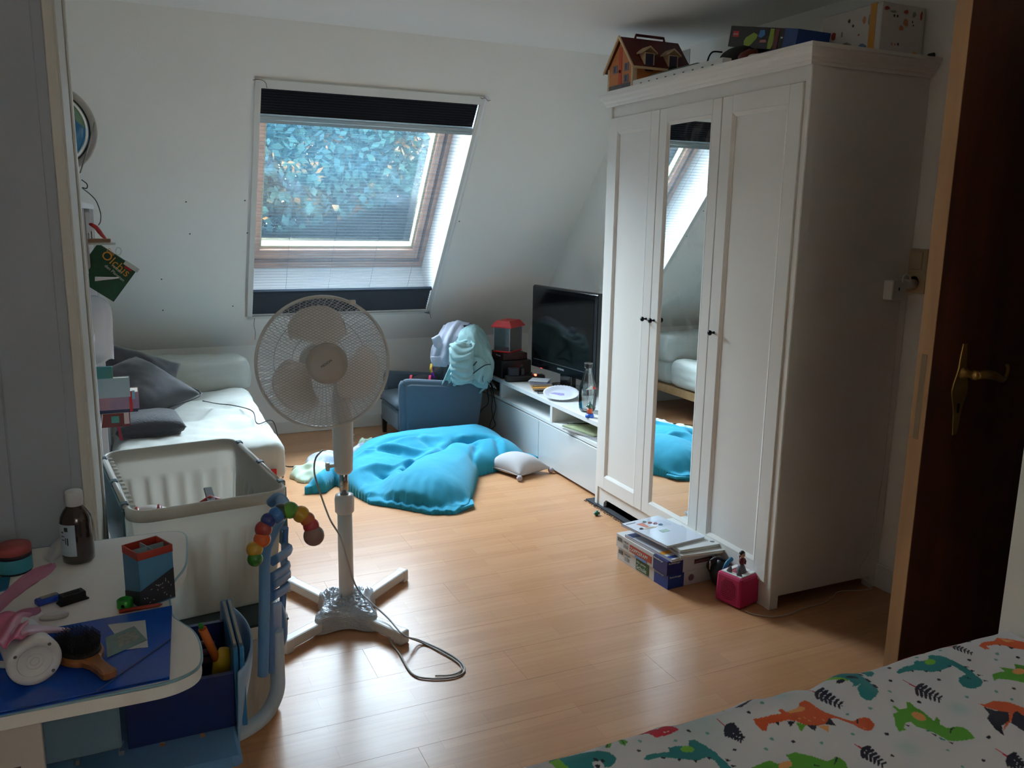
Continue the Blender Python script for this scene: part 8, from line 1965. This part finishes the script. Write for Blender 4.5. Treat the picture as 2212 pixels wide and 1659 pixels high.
# ------------------------------------------------------------------ outside the window: trees and a neighbour's roof
def leafmat(name, c1, c2, c3):
    m = bpy.data.materials.new(name); m.use_nodes = True; n = m.node_tree.nodes; L = m.node_tree.links; n.clear()
    o = n.new('ShaderNodeOutputMaterial'); d = n.new('ShaderNodeBsdfDiffuse'); tl = n.new('ShaderNodeBsdfTranslucent'); mx = n.new('ShaderNodeMixShader'); mx.inputs[0].default_value = 0.4
    g = n.new('ShaderNodeNewGeometry'); nz = n.new('ShaderNodeTexNoise'); nz.inputs['Scale'].default_value = 1.7; nz.inputs['Detail'].default_value = 3; L.new(g.outputs['Position'], nz.inputs[0])
    r = n.new('ShaderNodeValToRGB'); e = r.color_ramp.elements; e[0].position = 0.40; e[0].color = c1; e[1].position = 0.62; e[1].color = c2; x = e.new(0.69); x.color = c3
    L.new(nz.outputs['Fac'], r.inputs[0]); L.new(r.outputs[0], d.inputs[0]); L.new(r.outputs[0], tl.inputs[0]); L.new(d.outputs[0], mx.inputs[1]); L.new(tl.outputs[0], mx.inputs[2]); L.new(mx.outputs[0], o.inputs[0]); return m
M_lf = leafmat('green_autumn_leaves', rgb(26, 44, 50), rgb(34, 54, 50), rgb(112, 76, 40))
M_bark = mat('grey_brown_bark', rgb(96, 84, 72), 0.9, var=0.3, vs=6)
g = G(); g.box((-40, 6.5, -5.3), (40, 60, -5.0)); struct('ground_outside', g, mat('lawn_green', rgb(96, 120, 84), 0.95, var=0.3, vs=0.6))
def tree(lab, x, y, base, h, R, seed, n=5200):
    r = np.random.default_rng(seed)
    t = thing('tree', lab, 'tree', (x, y, base), group='trees outside the window')
    g = G(); g.tube([(x, y, base), (x+0.1, y, base+h*0.35), (x-0.1, y+0.1, base+h*0.7)], [0.22, 0.16, 0.07], 10)
    for k in range(6):
        a = k*1.05+seed; g.tube([(x, y, base+h*(0.35+0.06*k)), (x+R*0.6*math.cos(a), y+R*0.6*math.sin(a), base+h*(0.5+0.06*k))], [0.08, 0.02], 6)
    obj('trunk', g, M_bark, t)
    cz = base+h*0.57
    # clumps of leaves
    nc = 130; C = r.standard_normal((nc, 3)); C /= np.linalg.norm(C, axis=1)[:, None]; C *= (r.random((nc, 1))**0.4)*0.85
    C = C*np.array([R, R, h*0.50])+np.array([x, y, cz])
    ci = r.integers(0, nc, n); P = C[ci]+r.normal(0, R*0.16, (n, 3))
    s = r.uniform(0.05, 0.10, n); A = r.standard_normal((n, 3)); A /= np.linalg.norm(A, axis=1)[:, None]
    B = np.cross(A, r.standard_normal((n, 3))); B /= np.linalg.norm(B, axis=1)[:, None]
    V = np.stack([P-A*s[:, None], P+B*s[:, None]*.6, P+A*s[:, None], P-B*s[:, None]*.6], 1).reshape(-1, 3)-np.array([x, y, base])
    me = bpy.data.meshes.new('foliage'); F = np.arange(n*4).reshape(n, 4)
    me.vertices.add(len(V)); me.vertices.foreach_set('co', V.astype(np.float32).ravel()); me.loops.add(F.size); me.loops.foreach_set('vertex_index', F.astype(np.int32).ravel()); me.polygons.add(n); me.polygons.foreach_set('loop_start', (np.arange(n)*4).astype(np.int32)); me.polygons.foreach_set('loop_total', np.full(n, 4, np.int32)); me.update(); me.materials.append(M_lf); o = link('foliage', me, t); o['kind'] = 'stuff'
tree('tree with orange autumn patches outside, left in the window', -0.6, 13.5, -5.0, 10.5, 2.6, 3, 34000)
tree('leafy tree outside in the middle of the window view', 3.6, 14.5, -5.0, 11.0, 2.9, 8, 40000)
tree('leafy tree outside, right in the window view', 8.2, 15.5, -5.0, 10.5, 3.0, 5, 30000)
tree('taller tree further back between the nearer two', 1.6, 19.0, -5.0, 13.0, 3.6, 12, 34000)
tree('tall tree further back at the right of the window view', 7.0, 20.0, -5.0, 13.0, 3.8, 19, 30000)
t = thing('garden_shed', 'grey flat roof of a low building beyond the trees', 'building', (3, 24, -5))
g = G(); g.box((-8, 23, -5), (14, 27, -1.6)); obj('wall', g, mat('render_grey', rgb(190, 190, 190), 0.9), t)
g = G(); g.box((-8.2, 22.8, -1.6), (14.2, 27.2, -1.3)); obj('roof', g, mat('roof_grey', rgb(120, 130, 140), 0.8), t)
